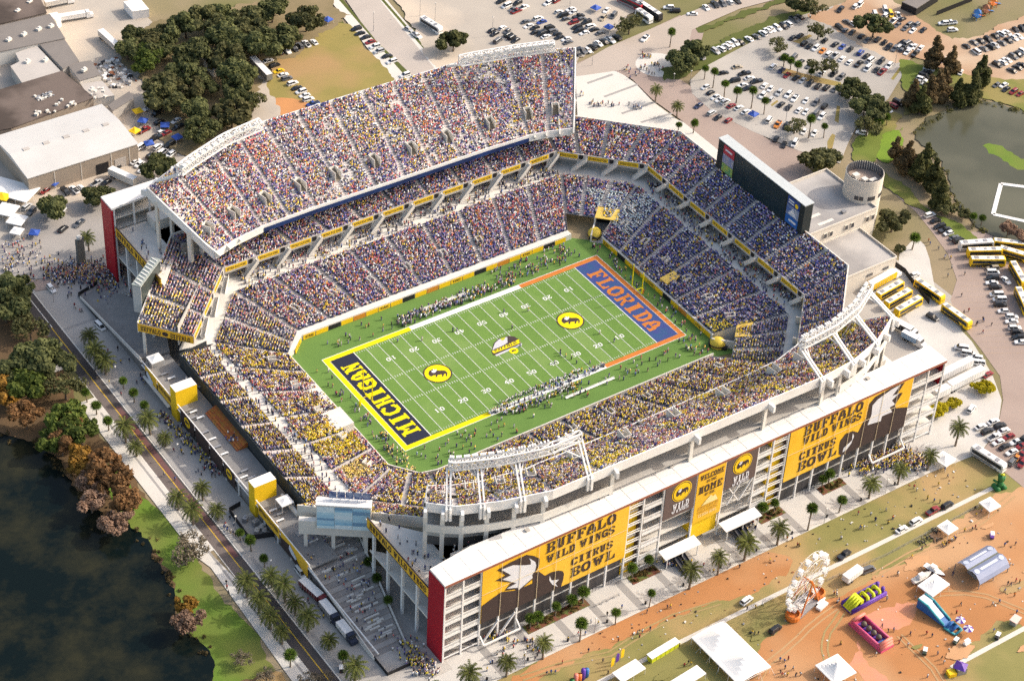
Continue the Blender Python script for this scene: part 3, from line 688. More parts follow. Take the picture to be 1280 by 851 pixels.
# roof with the shallow inner notch at the ends
e = MB(); e.prism([(-95.4, FY-.2), (95, FY-.2), (95, -99.8), (77, -99.9), (60, -100.2), (-50, -100.3), (-69, -99.3), (-81, -98.9), (-95.4, -100.6)], 30.9, 31.7, 0, None, True)
rf = fbuild(e, 'roof', M_roofw)
e = MB(); e.wall([(-95.3, FY-.25), (94.9, FY-.25)], 30.75, 31.55, .12); fbuild(e, 'eaves_trim', mat('rust_trim', (.30, .11, .07), .6), rf)
e = MB()
for x in np.arange(-92, 94, 6.2): e.box(x-.07, x+.07, FY+.1, -101.2, 31.7, 31.76)
e.box(-95, 94.6, -104.9, -104.76, 31.7, 31.755); fbuild(e, 'roof_seam', mat('roof_seam', (.66, .63, .58), .8), rf)
for x in (-64, -38, -12, 14, 40, 66):
    e = MB(); e.box(x, x+1.3, -102.9, -101.7, 31.7, 32.3); fbuild(e, 'roof_hatch', M_conc, rf)
# end walls
e = MB(); e.box(-95.6, -94.9, FY+.15, -100.4, 0, 31.0); fbuild(e, 'end_wall', M_red, None, 'tall crimson end panel')
e = MB(); e.box(94.6, 95.2, FY+.15, -100.4, 20, 31.0); fbuild(e, 'end_wall', M_red)
# floors and railings inside the frame
bays = [(-94.8, -82.9), (-24.9, -18.2), (18.2, 23.8), (81.0, 94.5)]
for z in (5.2, 10.4, 15.6, 20.8, 26.0):
    e = MB(); e.box(-94.8, 94.5, -107.2, -100.6, z-.45, z); fbuild(e, 'floor_slab', M_concl)
for x0, x1 in bays:
    e = MB()
    for z in (5.2, 10.4, 15.6, 20.8, 26.0):
        e.box(x0, x1, FY-.02, FY+.26, z-.9, z+.15)
        e.box(x0, x1, FY+.02, FY+.12, z+1.0, z+1.35)
        e.box(x0, x1, FY+.06, FY+.08, z+.2, z+.95, 1)
    e.box(x0, x1, FY, FY+.2, 1.2, 1.6); fbuild(e, 'balcony_railing', [M_white, mat('rail_mesh', (.55, .54, .52), .7)])
    e = MB()
    for z in (0, 5.2, 10.4, 15.6, 20.8, 26.0): e.bar((x0+.6, FY+2.6, z+.2), ((x0+x1)/2, FY+2.6, z+4.8), .35)
    fbuild(e, 'stair_flight', M_white)
cols = [-95.1, -89, -82.8]+[-82.7+6.46*k for k in range(1, 8)]+[-31, -25.5, -18, -5.7, 5.3, 17.9, 24, 29.9]+[30.3+6.3*k for k in range(1, 8)]+[80.9, 87.7, 94.7]
for x in cols:
    e = MB(); e.box(x-.26, x+.26, FY-.1, FY+.5, 0, 30.8); fbuild(e, 'column', M_white)
e = MB(); e.box(-94, 94, -100.2, -99.7, 0, 30.8); fbuild(e, 'back_wall', M_concd)
e = MB()
for x in range(-90, 95, 12): e.box(x-.4, x+.4, -103.6, -102.8, 0, 30.8)
fbuild(e, 'inner_pier', M_concl)
# yellow stair cores
for x0, x1 in ((-31, -25.6), (24.2, 29.8)):
    e = MB(); e.box(x0+.3, x1-.3, FY+1.6, FY+6, .1, 30.6); core = fbuild(e, 'stair_core', M_yel2, None, 'bright yellow stair core behind white rails')
    e = MB()
    for k in range(8):
        z = 3.2+k*3.6
        e.box(x0+.1, x1-.1, FY-.02, FY+.2, z, z+.35); e.box(x0+.1, x1-.1, FY-.02, FY+.2, z+1.0, z+1.2)
    fbuild(e, 'balcony_railing', M_white)
    e = MB(); e.box(x1-.75, x1+.55, FY+.6, FY+1.4, .1, 30.6); fbuild(e, 'stair_wall', M_brown)
# big banners
def banner(x0, x1, z0, z1, m, label):
    e = MB(); e.box(x0, x1, FY-.3, FY-.18, z0, z1); return fbuild(e, 'banner', m, None, label)
yb_ = FY-.34
def flat(pts, m, par, name, dy, label=None):
    e = MB(); e.add([(x, yb_-dy, z) for x, z in pts], [tuple(range(len(pts)))], 0); return fbuild(e, name, m, par, label)
def seams(x0, x1, z0, z1, n, zm, par):
    e = MB()
    for k in range(1, n): x = x0+(x1-x0)*k/n; e.box(x-.06, x+.06, yb_-.22, yb_-.16, z0, z1)
    if zm: e.box(x0, x1, yb_-.22, yb_-.16, zm-.06, zm+.06)
    fbuild(e, 'banner_seam', mat('banner_seam', (.80, .66, .42), .7), par)
def words(par, text, x0, x1, z0, z1, m=None, dy=.08):
    e = MB(); glyphs(e, text, (x0, yb_-dy, z0), UX, UZ, x1-x0, z1-z0); return fbuild(e, 'lettering', m or M_brown, par)
b1 = banner(-82.7, -31.2, 9.4, 31.0, M_yel, 'yellow banner with the buffalo head to the left of its words')
flat([(-82.6,16.8),(-79.6,17.9),(-76.0,19.0),(-70.9,16.9),(-64.9,16.6),(-65.2,20.4),(-63.1,20.6),(-60.6,17.4),(-58.4,17.7),(-55.8,17.0),(-54.1,15.8),(-53.6,14.3),(-53.7,12.2),(-54.3,9.45),(-82.6,9.45)], M_brown, b1, 'buffalo_body', .03)
flat([(-67.9,29.8),(-65.0,27.8),(-63.0,25.6),(-63.0,23.1),(-64.0,21.0),(-65.1,18.4),(-69.9,15.9),(-71.3,17.6),(-74.8,18.9),(-72.7,21.2),(-78.4,24.9),(-74.8,25.2),(-77.9,29.0),(-73.5,29.7)], M_brown, b1, 'buffalo_mane', .06)
flat([(-66.9,28.0),(-64.6,25.3),(-64.1,23.6),(-64.4,21.6),(-65.4,20.3),(-65.1,19.0),(-69.9,16.5),(-70.2,17.7),(-74.2,19.5),(-70.8,19.9),(-75.9,24.1),(-72.9,24.3),(-76.5,28.4),(-72.5,28.1),(-68.0,25.7),(-66.1,25.0),(-66.2,26.5)], M_wvin, b1, 'buffalo_mane', .09)
flat([(-58.9,16.5),(-58.1,14.2),(-55.4,13.1),(-56.6,12.1),(-55.6,10.2),(-57.7,12.2),(-58.9,14.6)], M_wvin, b1, 'buffalo_horn', .09)
words(b1, 'BUFFALO', -60.9, -36.0, 26.5, 30.5); words(b1, 'WILD WINGS', -60.6, -36.0, 22.3, 25.4)
words(b1, 'CITRUS', -51.2, -36.2, 16.4, 19.4); words(b1, 'BOWL', -51.2, -35.0, 11.5, 15.3)
seams(-82.7, -31.2, 9.4, 31, 8, 21.3, b1)
b3 = banner(30.3, 80.8, 9.9, 31.0, M_yel, 'yellow banner with the buffalo head to the right of its words')
flat([(80.7,18.4),(75.1,20.5),(69.8,20.2),(62.3,22.3),(60.9,19.8),(59.9,17.2),(57.3,19.0),(54.3,19.2),(52.6,17.2),(52.4,15.4),(53.0,11.2),(54.3,9.95),(80.7,9.95)], M_brown, b3, 'buffalo_body', .03)
flat([(76.9,30.6),(71.1,30.8),(64.7,30.0),(62.6,28.0),(62.4,23.5),(63.0,20.0),(69.8,20.2),(75.1,20.5),(74.4,22.1),(76.9,26.2),(74.6,26.9)], M_brown, b3, 'buffalo_mane', .06)
flat([(75.3,30.4),(71.5,30.1),(65.9,28.4),(64.0,26.6),(64.4,22.7),(63.5,18.7),(69.2,17.7),(69.4,19.7),(73.7,19.6),(72.1,22.2),(74.5,22.4),(72.5,24.9),(75.3,26.8),(72.2,27.0)], M_wvin, b3, 'buffalo_mane', .09)
flat([(57.5,18.0),(57.7,14.8),(54.7,13.2),(54.4,11.4),(55.9,11.5),(57.7,13.7),(58.3,16.4)], M_wvin, b3, 'buffalo_horn', .09)
words(b3, 'BUFFALO', 35.8, 59.8, 26.6, 30.7); words(b3, 'WILD WINGS', 35.9, 60.0, 22.8, 26.0)
words(b3, 'CITRUS', 35.6, 50.4, 16.6, 19.8); words(b3, 'BOWL', 35.6, 51.6, 11.8, 15.7)
seams(30.3, 80.8, 9.9, 31, 8, 21.3, b3)
for x0, x1, z0, cx in ((-17.7, -6.0, 17.5, -11.5), (5.6, 17.6, 18.6, 11.7)):
    b = banner(x0, x1, z0, 31.0, M_brownl, 'dark brown banner with a round yellow buffalo badge')
    e = MB(); disc(e, (cx, yb_-.03, 26.9), UX, UZ, 3.7, 3.9); fbuild(e, 'badge_ring', M_yel2, b)
    e = MB(); disc(e, (cx, yb_-.06, 26.9), UX, UZ, 3.4, 3.6); fbuild(e, 'badge_ring', M_brown, b)
    e = MB(); disc(e, (cx, yb_-.09, 26.9), UX, UZ, 3.15, 3.35); fbuild(e, 'badge_disc', M_yel2, b)
    e = MB(); bison(e, (cx, yb_-.12, 26.8), UX, UZ, 3.5); fbuild(e, 'buffalo_emblem', M_brown, b)
    e = MB(); bison_mane(e, (cx, yb_-.15, 26.8), UX, UZ, 3.5); fbuild(e, 'buffalo_mane', M_wvin, b)
    words(b, 'WILD', cx-2.9, cx+3.2, 19.9, 22.6, M_wvin); words(b, 'WINGS', cx-3.2, cx+3.4, 18.75, 19.8, M_wvin) if z0 < 18 else words(b, 'WINGS', cx-3.2, cx+3.4, 18.75, 19.8, M_wvin)
b2 = banner(-5.5, 5.1, 10.2, 31.0, M_yel, 'tall yellow welcome banner between the two brown ones')
words(b2, 'WELCOME', -4.7, 4.3, 27.4, 29.6); words(b2, 'TO THE', -2.1, 1.7, 25.7, 26.8); words(b2, 'HOME', -4.7, 4.3, 21.9, 24.9); words(b2, 'OF THE', -2.1, 1.7, 20.3, 21.4)
M_pale = mat('pale_yellow_print', (.88, .74, .38), .6, (.82, .62, .25), .3, .5)
words(b2, 'BUFFALO', -4.0, 3.8, 14.9, 16.3, mat('ochre_print', (.62, .36, .05), .6)); words(b2, 'WILD WINGS', -4.0, 3.8, 13.4, 14.6, mat('ochre_print', (.62, .36, .05), .6)); words(b2, 'CITRUS BOWL', -3.6, 3.4, 11.9, 13.1, M_pale)
flat([(-2.9, 16.5), (-1.2, 18.2), (0.4, 19.7), (1.3, 18.6), (2.2, 19.1), (3.4, 16.5)], M_pale, b2, 'emblem', .08)
e = MB(); e.box(-5.3, 4.8, FY+.6, FY+6, 2.5, 9.4); fbuild(e, 'kiosk_wall', M_yel2)
# entrance canopies
for x0, x1 in ((-18.1, -4.4), (5.2, 19.4)):
    e = MB(); e.prism([(x0, FY-.5), (x1, FY-.5), (x1, FY-4.4), (x0, FY-4.4)], [4.9, 4.9, 4.4, 4.4], [5.2, 5.2, 4.7, 4.7], 0, None, True); cp = fbuild(e, 'entrance_canopy', M_white)
    e = MB()
    for x in (x0+1, (x0+x1)/2, x1-1): e.box(x-.12, x+.12, FY-4.1, FY-3.86, 0, 4.45)
    fbuild(e, 'canopy_post', M_white, cp)
    for k in range(2):
        xx = x0+4.0+k*2.6
        e = MB(); e.prism([(xx, FY-9.2), (xx+1.5, FY-9.2), (xx+1.5, FY-1), (xx, FY-1)], [0, 0, 0, 0], [.5, .5, 3.2, 3.2], 1, 1); e.wall([(xx, FY-9.2, .2), (xx, FY-1, 3.0)], 0, .9, .15, 0); e.wall([(xx+1.5, FY-9.2, .2), (xx+1.5, FY-1, 3.0)], 0, .9, .15, 0)
        fbuild(e, 'escalator', [M_black, mat('escalator_step', (.10, .10, .11), .5)])
e = MB()     # diagonal braces by the openings
for x in (-82.0, -76.2): e.bar((x, FY-.3, 0.4), (x+5.6, FY-.3, 7.6), .5)
e.bar((7.9, FY+.2, 11), (12.5, FY+.2, 18.4), .4); e.bar((12.5, FY+.2, 11), (7.9, FY+.2, 18.4), .4); e.bar((12.8, FY+.2, 10.8), (17.4, FY+.2, 18.2), .4)
e.bar((-82.6, FY-2.4, 2.2), (-69.8, FY-2.4, 2.2), .5); e.bar((-82.6, FY-.2, 4.2), (-82.6, FY-2.4, 2.2), .4); e.bar((-69.8, FY-.2, 4.2), (-69.8, FY-2.4, 2.2), .4)
e.bar((67, FY-2.4, 2.2), (80.8, FY-2.4, 2.2), .5); e.bar((80.8, FY-.2, 4.4), (80.8, FY-2.4, 2.2), .4); e.bar((67, FY-.2, 4.4), (67, FY-2.4, 2.2), .4)
fbuild(e, 'brace', M_white)
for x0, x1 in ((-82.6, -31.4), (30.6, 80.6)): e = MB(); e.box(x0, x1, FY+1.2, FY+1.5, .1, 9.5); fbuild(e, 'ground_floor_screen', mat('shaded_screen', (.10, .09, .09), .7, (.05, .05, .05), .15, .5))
e = MB()
for x in np.arange(-60, -34, 1.2): e.box(x, x+.08, FY-.1, FY, .1, 2.2)
for x in np.arange(34, 66, 1.2): e.box(x, x+.08, FY-.1, FY, .1, 2.2)
fbuild(e, 'gate_bars', M_black)

# ------------------------------------------------------------------ matching block at the far corner
fe = empty('corner_block', (-88, 103, 0), 'white-roofed open corner block with a crimson end panel behind the far stand', 'building')
def cb(e, name, m, label=None): e.v = [(x+88, y-103, z) for x, y, z in e.v]; return e.build(name, m, fe, label=label)
e = MB(); e.prism([(-96.4, 98.7), (-83.3, 99.6), (-76, 104), (-60, 106.6), (-96.4, 106.9)], 31.0, 31.8, 0, None, True); cb(e, 'roof', M_roofw)
e = MB(); e.box(-96.6, -95.9, 98.9, 106.7, 0, 31.1); cb(e, 'end_wall', M_red, 'tall crimson end panel')
e = MB(); e.box(-95.8, -64, 106.0, 106.4, 0, 30.9); cb(e, 'back_wall', M_concl)
for x in (-95.3, -88, -82): 
    e = MB(); e.box(x-.3, x+.3, 99.2, 99.8, 0, 30.9); cb(e, 'column', M_white)
for z in (11, 22, 26.5):
    e = MB(); e.box(-95.8, -70, 99.9, 106, z-.5, z); cb(e, 'floor_slab', M_concl)

# ------------------------------------------------------------------ low west concourse building along the promenade
wbld = empty('concourse_building', (-107, 0, 0), 'low terrace-roofed concession building along the promenade under the end stand', 'building')
def wb_(e, name, m, label=None, par=None): e.v = [(x+107, y, z) for x, y, z in e.v]; return e.build(name, m, par or wbld, label=label)
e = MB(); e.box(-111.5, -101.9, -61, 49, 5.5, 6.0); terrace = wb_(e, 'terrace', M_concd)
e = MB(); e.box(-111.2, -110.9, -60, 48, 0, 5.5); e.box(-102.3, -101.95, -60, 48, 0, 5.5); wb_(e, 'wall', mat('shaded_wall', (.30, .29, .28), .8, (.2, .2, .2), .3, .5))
e = MB(); e.wall([(-111.75, -100), (-111.75, 49)], 5.3, 5.7, .3); e.wall([(-111.75, -61), (-111.75, 49)], 7.4, 7.6, .3); wb_(e, 'parapet', M_white)
k = 0
pan = [(46, 38, 'eagle'), (37, 27, 'words'), (21, 12, 'badge'), (11, 2, 'dark'), (1, -7, 'dark'), (-8, -15, 'badge'), (-30, -43, 'words'), (-44, -60, 'eagle')]
for y1, y0, kind in pan:
    z0 = 1.6 if kind in ('badge', 'dark', 'eagle') else 3.4
    e = MB(); e.box(-112.05, -111.9, y0, y1, z0, 7.5); p = wb_(e, 'wall_banner', M_yel if kind in ('words', 'eagle') else M_brown)
    e = MB()
    if kind == 'words': glyphs(e, 'BUFFALO WILD WINGS', (-112.12, y1-.6, 5.2), (0, -1, 0), UZ, y1-y0-1.2, 1.6); wb_(e, 'lettering', M_brown, par=p)
    if kind == 'badge': disc(e, (-112.12, (y0+y1)/2, 5.0), (0, -1, 0), UZ, 1.9, 1.9); q = wb_(e, 'badge_disc', M_yel2, par=p); e = MB(); bison(e, (-112.16, (y0+y1)/2, 5.0), (0, -1, 0), UZ, 1.9); wb_(e, 'buffalo_emblem', M_brown, par=p)
    if kind == 'eagle':
        ym = (y0+y1)/2
        e.add([(-112.12, y1, 1.7), (-112.12, y0+3, 1.7), (-112.12, ym, 4.6), (-112.12, ym+2.5, 6.2), (-112.12, y1, 5.2)], [(0, 1, 2, 3, 4)]); wb_(e, 'print', M_brown, par=p)
        e = MB(); e.add([(-112.16, ym+2.5, 6.6), (-112.16, ym+.5, 5.6), (-112.16, ym-1.8, 4.2), (-112.16, ym-1, 3.0), (-112.16, ym+1.4, 3.4), (-112.16, ym+3, 4.6)], [(0, 1, 2, 3, 4, 5)]); wb_(e, 'print', M_wvin, par=p)
for y in np.arange(-58, 48, 8.2):
    e = MB(); e.box(-111.95, -111.45, y-.2, y+.2, 0, 7.4); wb_(e, 'column', M_white)
e = MB(); e.prism([(-112.2, 46), (-112.2, 28), (-113.2, 28), (-113.2, 46)], 3.2, 3.4, 0, None, True); wb_(e, 'awning', M_concl)
for y0, y1 in ((23.4, 27.4), (-28.3, -24.5)):
    e = MB(); e.box(-112.2, -104.6, y0, y1, 0, 12.8, 0, 1); wb_(e, 'entry_tower', [M_yel2, M_roofw], 'bright yellow box tower with a white top')
for z0, z1, y0, y1 in ((6, 7.6, -4.5, 16.5),):
    o = MB()
    cl = []
    for r in range(5):
        o.box(-105.6+r*.8, -104.8+r*.8, y0, y1, 6.02, 6.3+r*.38, r % 2)
    wb_(o, 'bleacher', [mat('rust_seats', (.34, .075, .035), .6, (.30, .16, .03), 1.2, .3), mat('ochre_seats', (.42, .20, .03), .6, (.36, .07, .03), 1.4, .3)], 'rust and ochre bleacher rows on the terrace')
for j, (x, y) in enumerate([(-108, 40), (-107, 37), (-109.5, 20), (-108.6, 18.6), (-109.8, 16), (-108, 15), (-110, 8), (-109.6, 4), (-110, 0), (-109.6, -4), (-108, -14), (-109.5, -16.5), (-107.6, -18), (-109, -34), (-107.8, -36.5), (-109.4, -39), (-106, -34)]):
    e = MB(); e.box(x-1.3, x+1.3, y-.35, y+.35, 6.7, 6.8); e.box(x-1.2, x-1.1, y-.3, y+.3, 6.02, 6.7); e.box(x+1.1, x+1.2, y-.3, y+.3, 6.02, 6.7)
    wb_(e, 'terrace_table', M_white if j % 2 else M_steel)
e = MB(); e.box(-104.2, -103.4, -40, -30, 6.02, 7.6); wb_(e, 'planter_wall', M_concl)
# terraced stair at the near end
ts = empty('terraced_stair', (-100, -70, 0), 'broad terraced stone stair climbing to the stadium corner beside the promenade', 'stairs')
def tsb(e, name, m, label=None): e.v = [(x+100, y+70, z) for x, y, z in e.v]; return e.build(name, m, ts, label=label)
n = 26
e = MB()
for k_ in range(n):
    y1 = -45.5-k_*51/n; y0 = y1-51/n; z = 6.2*(1-k_/n)
    xw = -110.8 if k_ > 7 else -108+(-2.8)*k_/7; xe = -90-11*(k_/n)
    e.prism([(xw, y0), (xe-11/n, y0), (xe, y1), (xw, y1)], 0, max(.15, z), k_ % 2, k_ % 2)
tsb(e, 'steps', [mat('stair_stone', (.42, .39, .36), .9, (.32, .30, .28), .4, .5), mat('stair_stone_dark', (.31, .285, .265), .9, (.25, .23, .215), .4, .5)])
e = MB()
rr = random.Random(3)
for k_ in range(34):
    y = -50-rr.random()*42; fz = (y+45.5)/-51; z = 6.2*(1-fz); xe = -90-11*fz; x = -109+rr.random()*(xe+109-5); e.box(x, x+2+rr.random()*3, y-.3, y+.25, z-.2, z+.55)
tsb(e, 'seat_block', M_concl)
e = MB(); e.wall([(-111.6, -60), (-111.6, -97.5)], 0, 1.0, .4); e.wall([(-111.5, -60, 5.2), (-111.5, -97, .4)], .2, 1.2, .25); e.wall([(-89.6, -45.5, 6.2), (-100.6, -96.8, .2)], 0, 1.1, .3); tsb(e, 'side_wall', M_concl)
e = MB(); e.prism([(-111, -97.2), (-101.5, -97.2), (-103, -104.5), (-111, -104.5)], 0, .12, 0); tsb(e, 'landing', M_conc)
e = MB(); e.wall([(-111.3, -97), (-111.3, -104.4), (-103.2, -104.4)], 0, 1.5, .1); tsb(e, 'fence', M_black)
# terrace at the far end, in the stand's shade
tn2 = empty('corner_ramp', (-105, 70, 0), 'grey walled ramp plaza below the raised far corner of the stadium', 'ramp')
e = MB(); e.prism([(-5.6, -18), (4, -20), (13, 4), (2, 30), (-5.6, 27)], [0]*5, [5.8, 5.8, 4, .4, .4], 0); e.build('ramp_deck', M_concd, tn2)
e = MB(); e.wall([(-6.4, -20, 6.6), (-6.4, 27, .6)], 0, .9, .3); e.wall([(-6.3, -20, 5.7), (-6.3, 27, .3)], 0, .15, .35); e.build('side_wall', M_concl, tn2)
e = MB(); e.wall([(-6.0, 29), (2.2, 31.5)], 0, 1.6, .1); e.wall([(-6.2, 10), (-6.2, 29)], 0, 1.7, .12); e.build('fence', M_black, tn2)

# ------------------------------------------------------------------ video boards
vb = empty('video_board', (107, -1.2, 24), 'huge black video screen with colourful panels at both ends, above the far end stand', 'video board', 'stadium screens')
e = MB(); e.box(-1.9, 1.9, -24, 23.8, 0, 12.2); e.build('cabinet', mat('dark_cabinet', (.02, .028, .03), .5), vb)
e = MB(); e.box(-2.1, 2.1, -24.2, 24, 12.2, 12.5); e.build('cap', mat('cap_metal', (.50, .53, .53), .5), vb)
e = MB(); e.box(-2.0, -1.92, -14.3, 14.0, .5, 11.8); e.build('screen', mat('screen_glass', (.012, .028, .034), .18, (.016, .032, .04), .1, .5, spec=.5), vb)
def vpan(y0, y1, z0, z1, m): 
    e = MB(); e.box(-2.02, -1.92, y0, y1, z0, z1); return e.build('sponsor_panel', m, vb)
vpan(14.6, 20.6, 8.0, 11.6, mat('panel_red', (.48, .05, .07), .4)); vpan(14.6, 20.6, 4.2, 7.9, mat('panel_grey', (.38, .36, .40), .4, (.2, .24, .4), .4, .3)); vpan(14.6, 20.6, .6, 4.1, mat('panel_green', (.10, .28, .14), .4, (.35, .42, .08), .4, .25))
vpan(-21.6, -15.2, 8.2, 11.6, mat('panel_blue', (.03, .07, .26), .4)); vpan(-21.6, -15.2, 4.2, 8.1, mat('panel_silver', (.42, .44, .48), .4, (.08, .14, .35), .35, .3)); vpan(-21.6, -15.2, .6, 4.1, mat('panel_azure', (.03, .14, .45), .4))
e = MB(); disc(e, (-2.06, -20, 9.6), (0, -1, 0), UZ, .9, .9); e.build('panel_logo', M_yel2, vb)
e = MB(); e.box(-2.07, -2.03, -18.6, -15.8, 10, 10.6); e.box(-2.07, -2.03, -18.6, -15.8, 9.0, 9.5); e.box(-2.07, -2.03, -20.8, -17, 2.0, 2.8); e.box(-2.07, -2.03, 15.8, 19.6, 9.6, 10.3); e.add([(-2.05, -16.2, 4.6), (-2.05, -20.8, 4.6), (-2.05, -18.4, 7.6)], [(0, 1, 2)]); e.build('panel_logo', M_wvin, vb)
e = MB()
for y in (-18, -6, 6, 18): e.box(.6, 1.4, y-.4, y+.4, -14, 0)
e.build('post', M_steel, vb)
def angled_board(name, c, ang, L, T, z0, z1, label, face):
    t = empty(name, (c[0], c[1], z0), label, 'video board', None, ang)
    e = MB(); e.box(-L/2, L/2, -T/2, T/2, 0, z1-z0); e.build('cabinet', M_concl if face == 'blue' else mat('board_end', (.55, .55, .54), .6), t)
    e = MB(); e.box(-L/2-.15, L/2+.15, -T/2-.15, T/2+.15, z1-z0, z1-z0+.3); e.build('cap', M_white if face == 'blue' else mat('cap_grey_green', (.30, .34, .32), .6), t)
    return t
wb2 = angled_board('stripe_board', (-98.4, -58.4), math.atan2(-9.2, 12.6), 16.2, 3.2, 14.6, 24.2, 'pale blue striped board on concrete beams at the near stadium corner', 'blue')
rr = random.Random(9)
for j in range(3):
    x0 = -7.9+j*5.3; z = .5
    while z < 8.9:
        h = min(.5+rr.random()*1.1, 9.1-z); e = MB(); e.box(x0, x0+5.2, -1.72, -1.61, z, z+h)
        c = rr.choice([(.42, .66, .80), (.30, .56, .74), (.62, .80, .86), (.20, .36, .52), (.50, .72, .82), (.72, .84, .88)])
        e.build('stripe', mat('stripe_%d' % int(c[0]*100), c, .5, tuple(a*.9 for a in c)), wb2); z += h
for j in range(5):
    e = MB(); x0 = -4.6+j*2.5; e.box(x0, x0+2.3, 1.0, 1.1, 10.4, 13.0); o = e.build('roof_panel', mat('navy_panel', (.03, .06, .19), .5, (.25, .30, .42), .5, .2), wb2)
    e = MB(); e.bar((x0+1.1, 1.2, 9.9), (x0+1.1, 1.2, 13), .2); e.bar((x0+1.1, 2.4, 9.9), (x0+1.1, 1.2, 12.4), .15); e.build('panel_post', M_white, wb2)
e = MB(); e.box(-13.5, 9.0, -.9, 1.0, -3.2, -.1); e.box(-13.5, -8.3, -.9, 1, -.1, 2.2); e.build('beam', M_concl, wb2)
for x in (-11.5, -3.2, 6.6):
    e = MB(); e.box(x-.55, x+.55, -.6, .6, -14.6, -3.2); e.build('column', M_concl, wb2)
nb = angled_board('corner_board', (-99.4, 67.6), math.atan2(10.7, 13.2), 15.5, 3.0, 15.4, 26.6, 'grey-backed slim screen facing the field at the far left stadium corner', 'dark')
e = MB(); e.box(-7.5, 7.5, -1.64, -1.52, .4, 10.8); e.build('screen', mat('dark_screen', (.05, .065, .062), .3, (.04, .05, .05), .2, .5), nb)
e = MB()
for k_ in range(9): e.bar((-7.4+k_*1.7, -1.2, 11.7), (-6.4+k_*1.7, 1.2, 11.7), .25)
e.build('roof_truss', M_white, nb)
e = MB()
for x in (-6, 0, 6): e.box(x-.4, x+.4, .2, 1, -15.3, 0)
e.build('post', M_steel, nb)

# ------------------------------------------------------------------ office building behind the far end stand
ob = empty('office_building', (130, -12, 0), 'beige flat-roofed office building with a round rotunda behind the far end stand', 'building')
M_beige = mat('beige_stucco', (.66, .61, .53), .9, (.58, .53, .46), .2, .5)
M_froof = mat('grey_flat_roof', (.34, .325, .315), .95, (.24, .23, .225), .12, .6, detail=6, col3=(.42, .40, .38), scale2=.05)
M_win = mat('window_glass', (.06, .06, .065), .2, (.04, .04, .045), .5, .5, spec=.6)
def blk(x0, x1, y0, y1, zr, name):
    e = MB(); e.box(x0, x1, y0, y1, 0, zr-.8); w = e.build(name, M_beige, ob)
    e = MB()
    for a, b in (((x0, y0), (x1, y0)), ((x1, y0), (x1, y1)), ((x1, y1), (x0, y1)), ((x0, y1), (x0, y0))): e.wall([a, b], zr-.81, zr, .35)
    e.build('parapet', M_beige, w)
    e = MB(); e.poly([(x0+.2, y0+.2), (x1-.2, y0+.2), (x1-.2, y1-.2), (x0+.2, y1-.2)], zr-.78); e.build('roof', M_froof, w)
    return w
w1 = blk(-20, 19, -5.6, 22.5, 15, 'main_wing'); w2 = blk(-21, 11.5, -26, -6.0, 9, 'low_wing')
for x in (-6, -3.3, 4, 6.8, 14, 16.6):
    e = MB(); e.box(x, x+1.7, -5.95, -5.63, 10.2, 12.4, 0); f_ = e.build('window', M_beige, w1); e = MB(); e.box(x+.2, x+1.5, -6.02, -5.97, 10.4, 12.2); e.build('pane', M_win, f_)
for x, z in ((-2, 5), (5.5, 5.0)):
    e = MB(); e.box(x, x+2.6, -26.25, -26.03, z, z+1.0); e.build('window', M_win, w2)
e = MB(); prof = [(7.0, 0), (7.0, 23.8), (6.75, 23.8), (6.75, 20.2)]
e.lathe(prof, 36, (20.5, 4.6, 0)); w3 = e.build('rotunda', M_beige, ob, smooth=False)
e = MB(); [e.obox((20.5+6.6*math.cos(t), 4.6+6.6*math.sin(t)), .12, .5, 20.3, 24.3, t) for t in [2*math.pi*q/48 for q in range(48)]]; e.build('louvre_screen', mat('louvre_dark', (.12, .12, .13), .6, (.07, .07, .08), 2, .5), w3)
e = MB(); e.prism([(20.5+6.5*math.cos(a), 4.6+6.5*math.sin(a)) for a in [k_*math.pi/12 for k_ in range(24)]], 20, 20.6); e.build('roof', mat('red_brown_roof', (.36, .28, .23), .9, (.30, .24, .2), .5, .5), w3)
for dx, dy, a, b, h in ((-3.5, 1, 2.4, 2, 1.8), (-2, -2.4, 2, 2, 1.5), (-4.6, -.8, 1.2, 1.6, 1.2), (0, -3.9, 3, 1.6, 1.3)):
    e = MB(); e.box(20.5+dx, 20.5+dx+a, 4.6+dy, 4.6+dy+b, 20.61, 20.61+h); e.build('air_handler', M_concl, w3)
for ang in (-2.6, -2.35, -1.9, -1.7, -1.2, -1.0):
    c = Vector((20.5+7.02*math.cos(ang), 4.6+7.02*math.sin(ang))); e = MB(); e.obox((c.x, c.y), .2, 1.5, 15.8, 17.4, ang); e.build('window', M_win, w3)
e = MB()
for x, y in ((-12, 3), (-4, 12), (6, -2)): e.box(x, x+1.6, y, y+1.4, 14.25, 15.2)
e.build('roof_vent', M_steel, w1)
for x, y, L in ((-14, 8, 8), (-10, 2, 9), (-6, -3, 7)):
    e = MB(); e.box(x, x+L, y, y+1.3, 14.24, 14.30); e.build('roof_walkway', M_concl, w1)

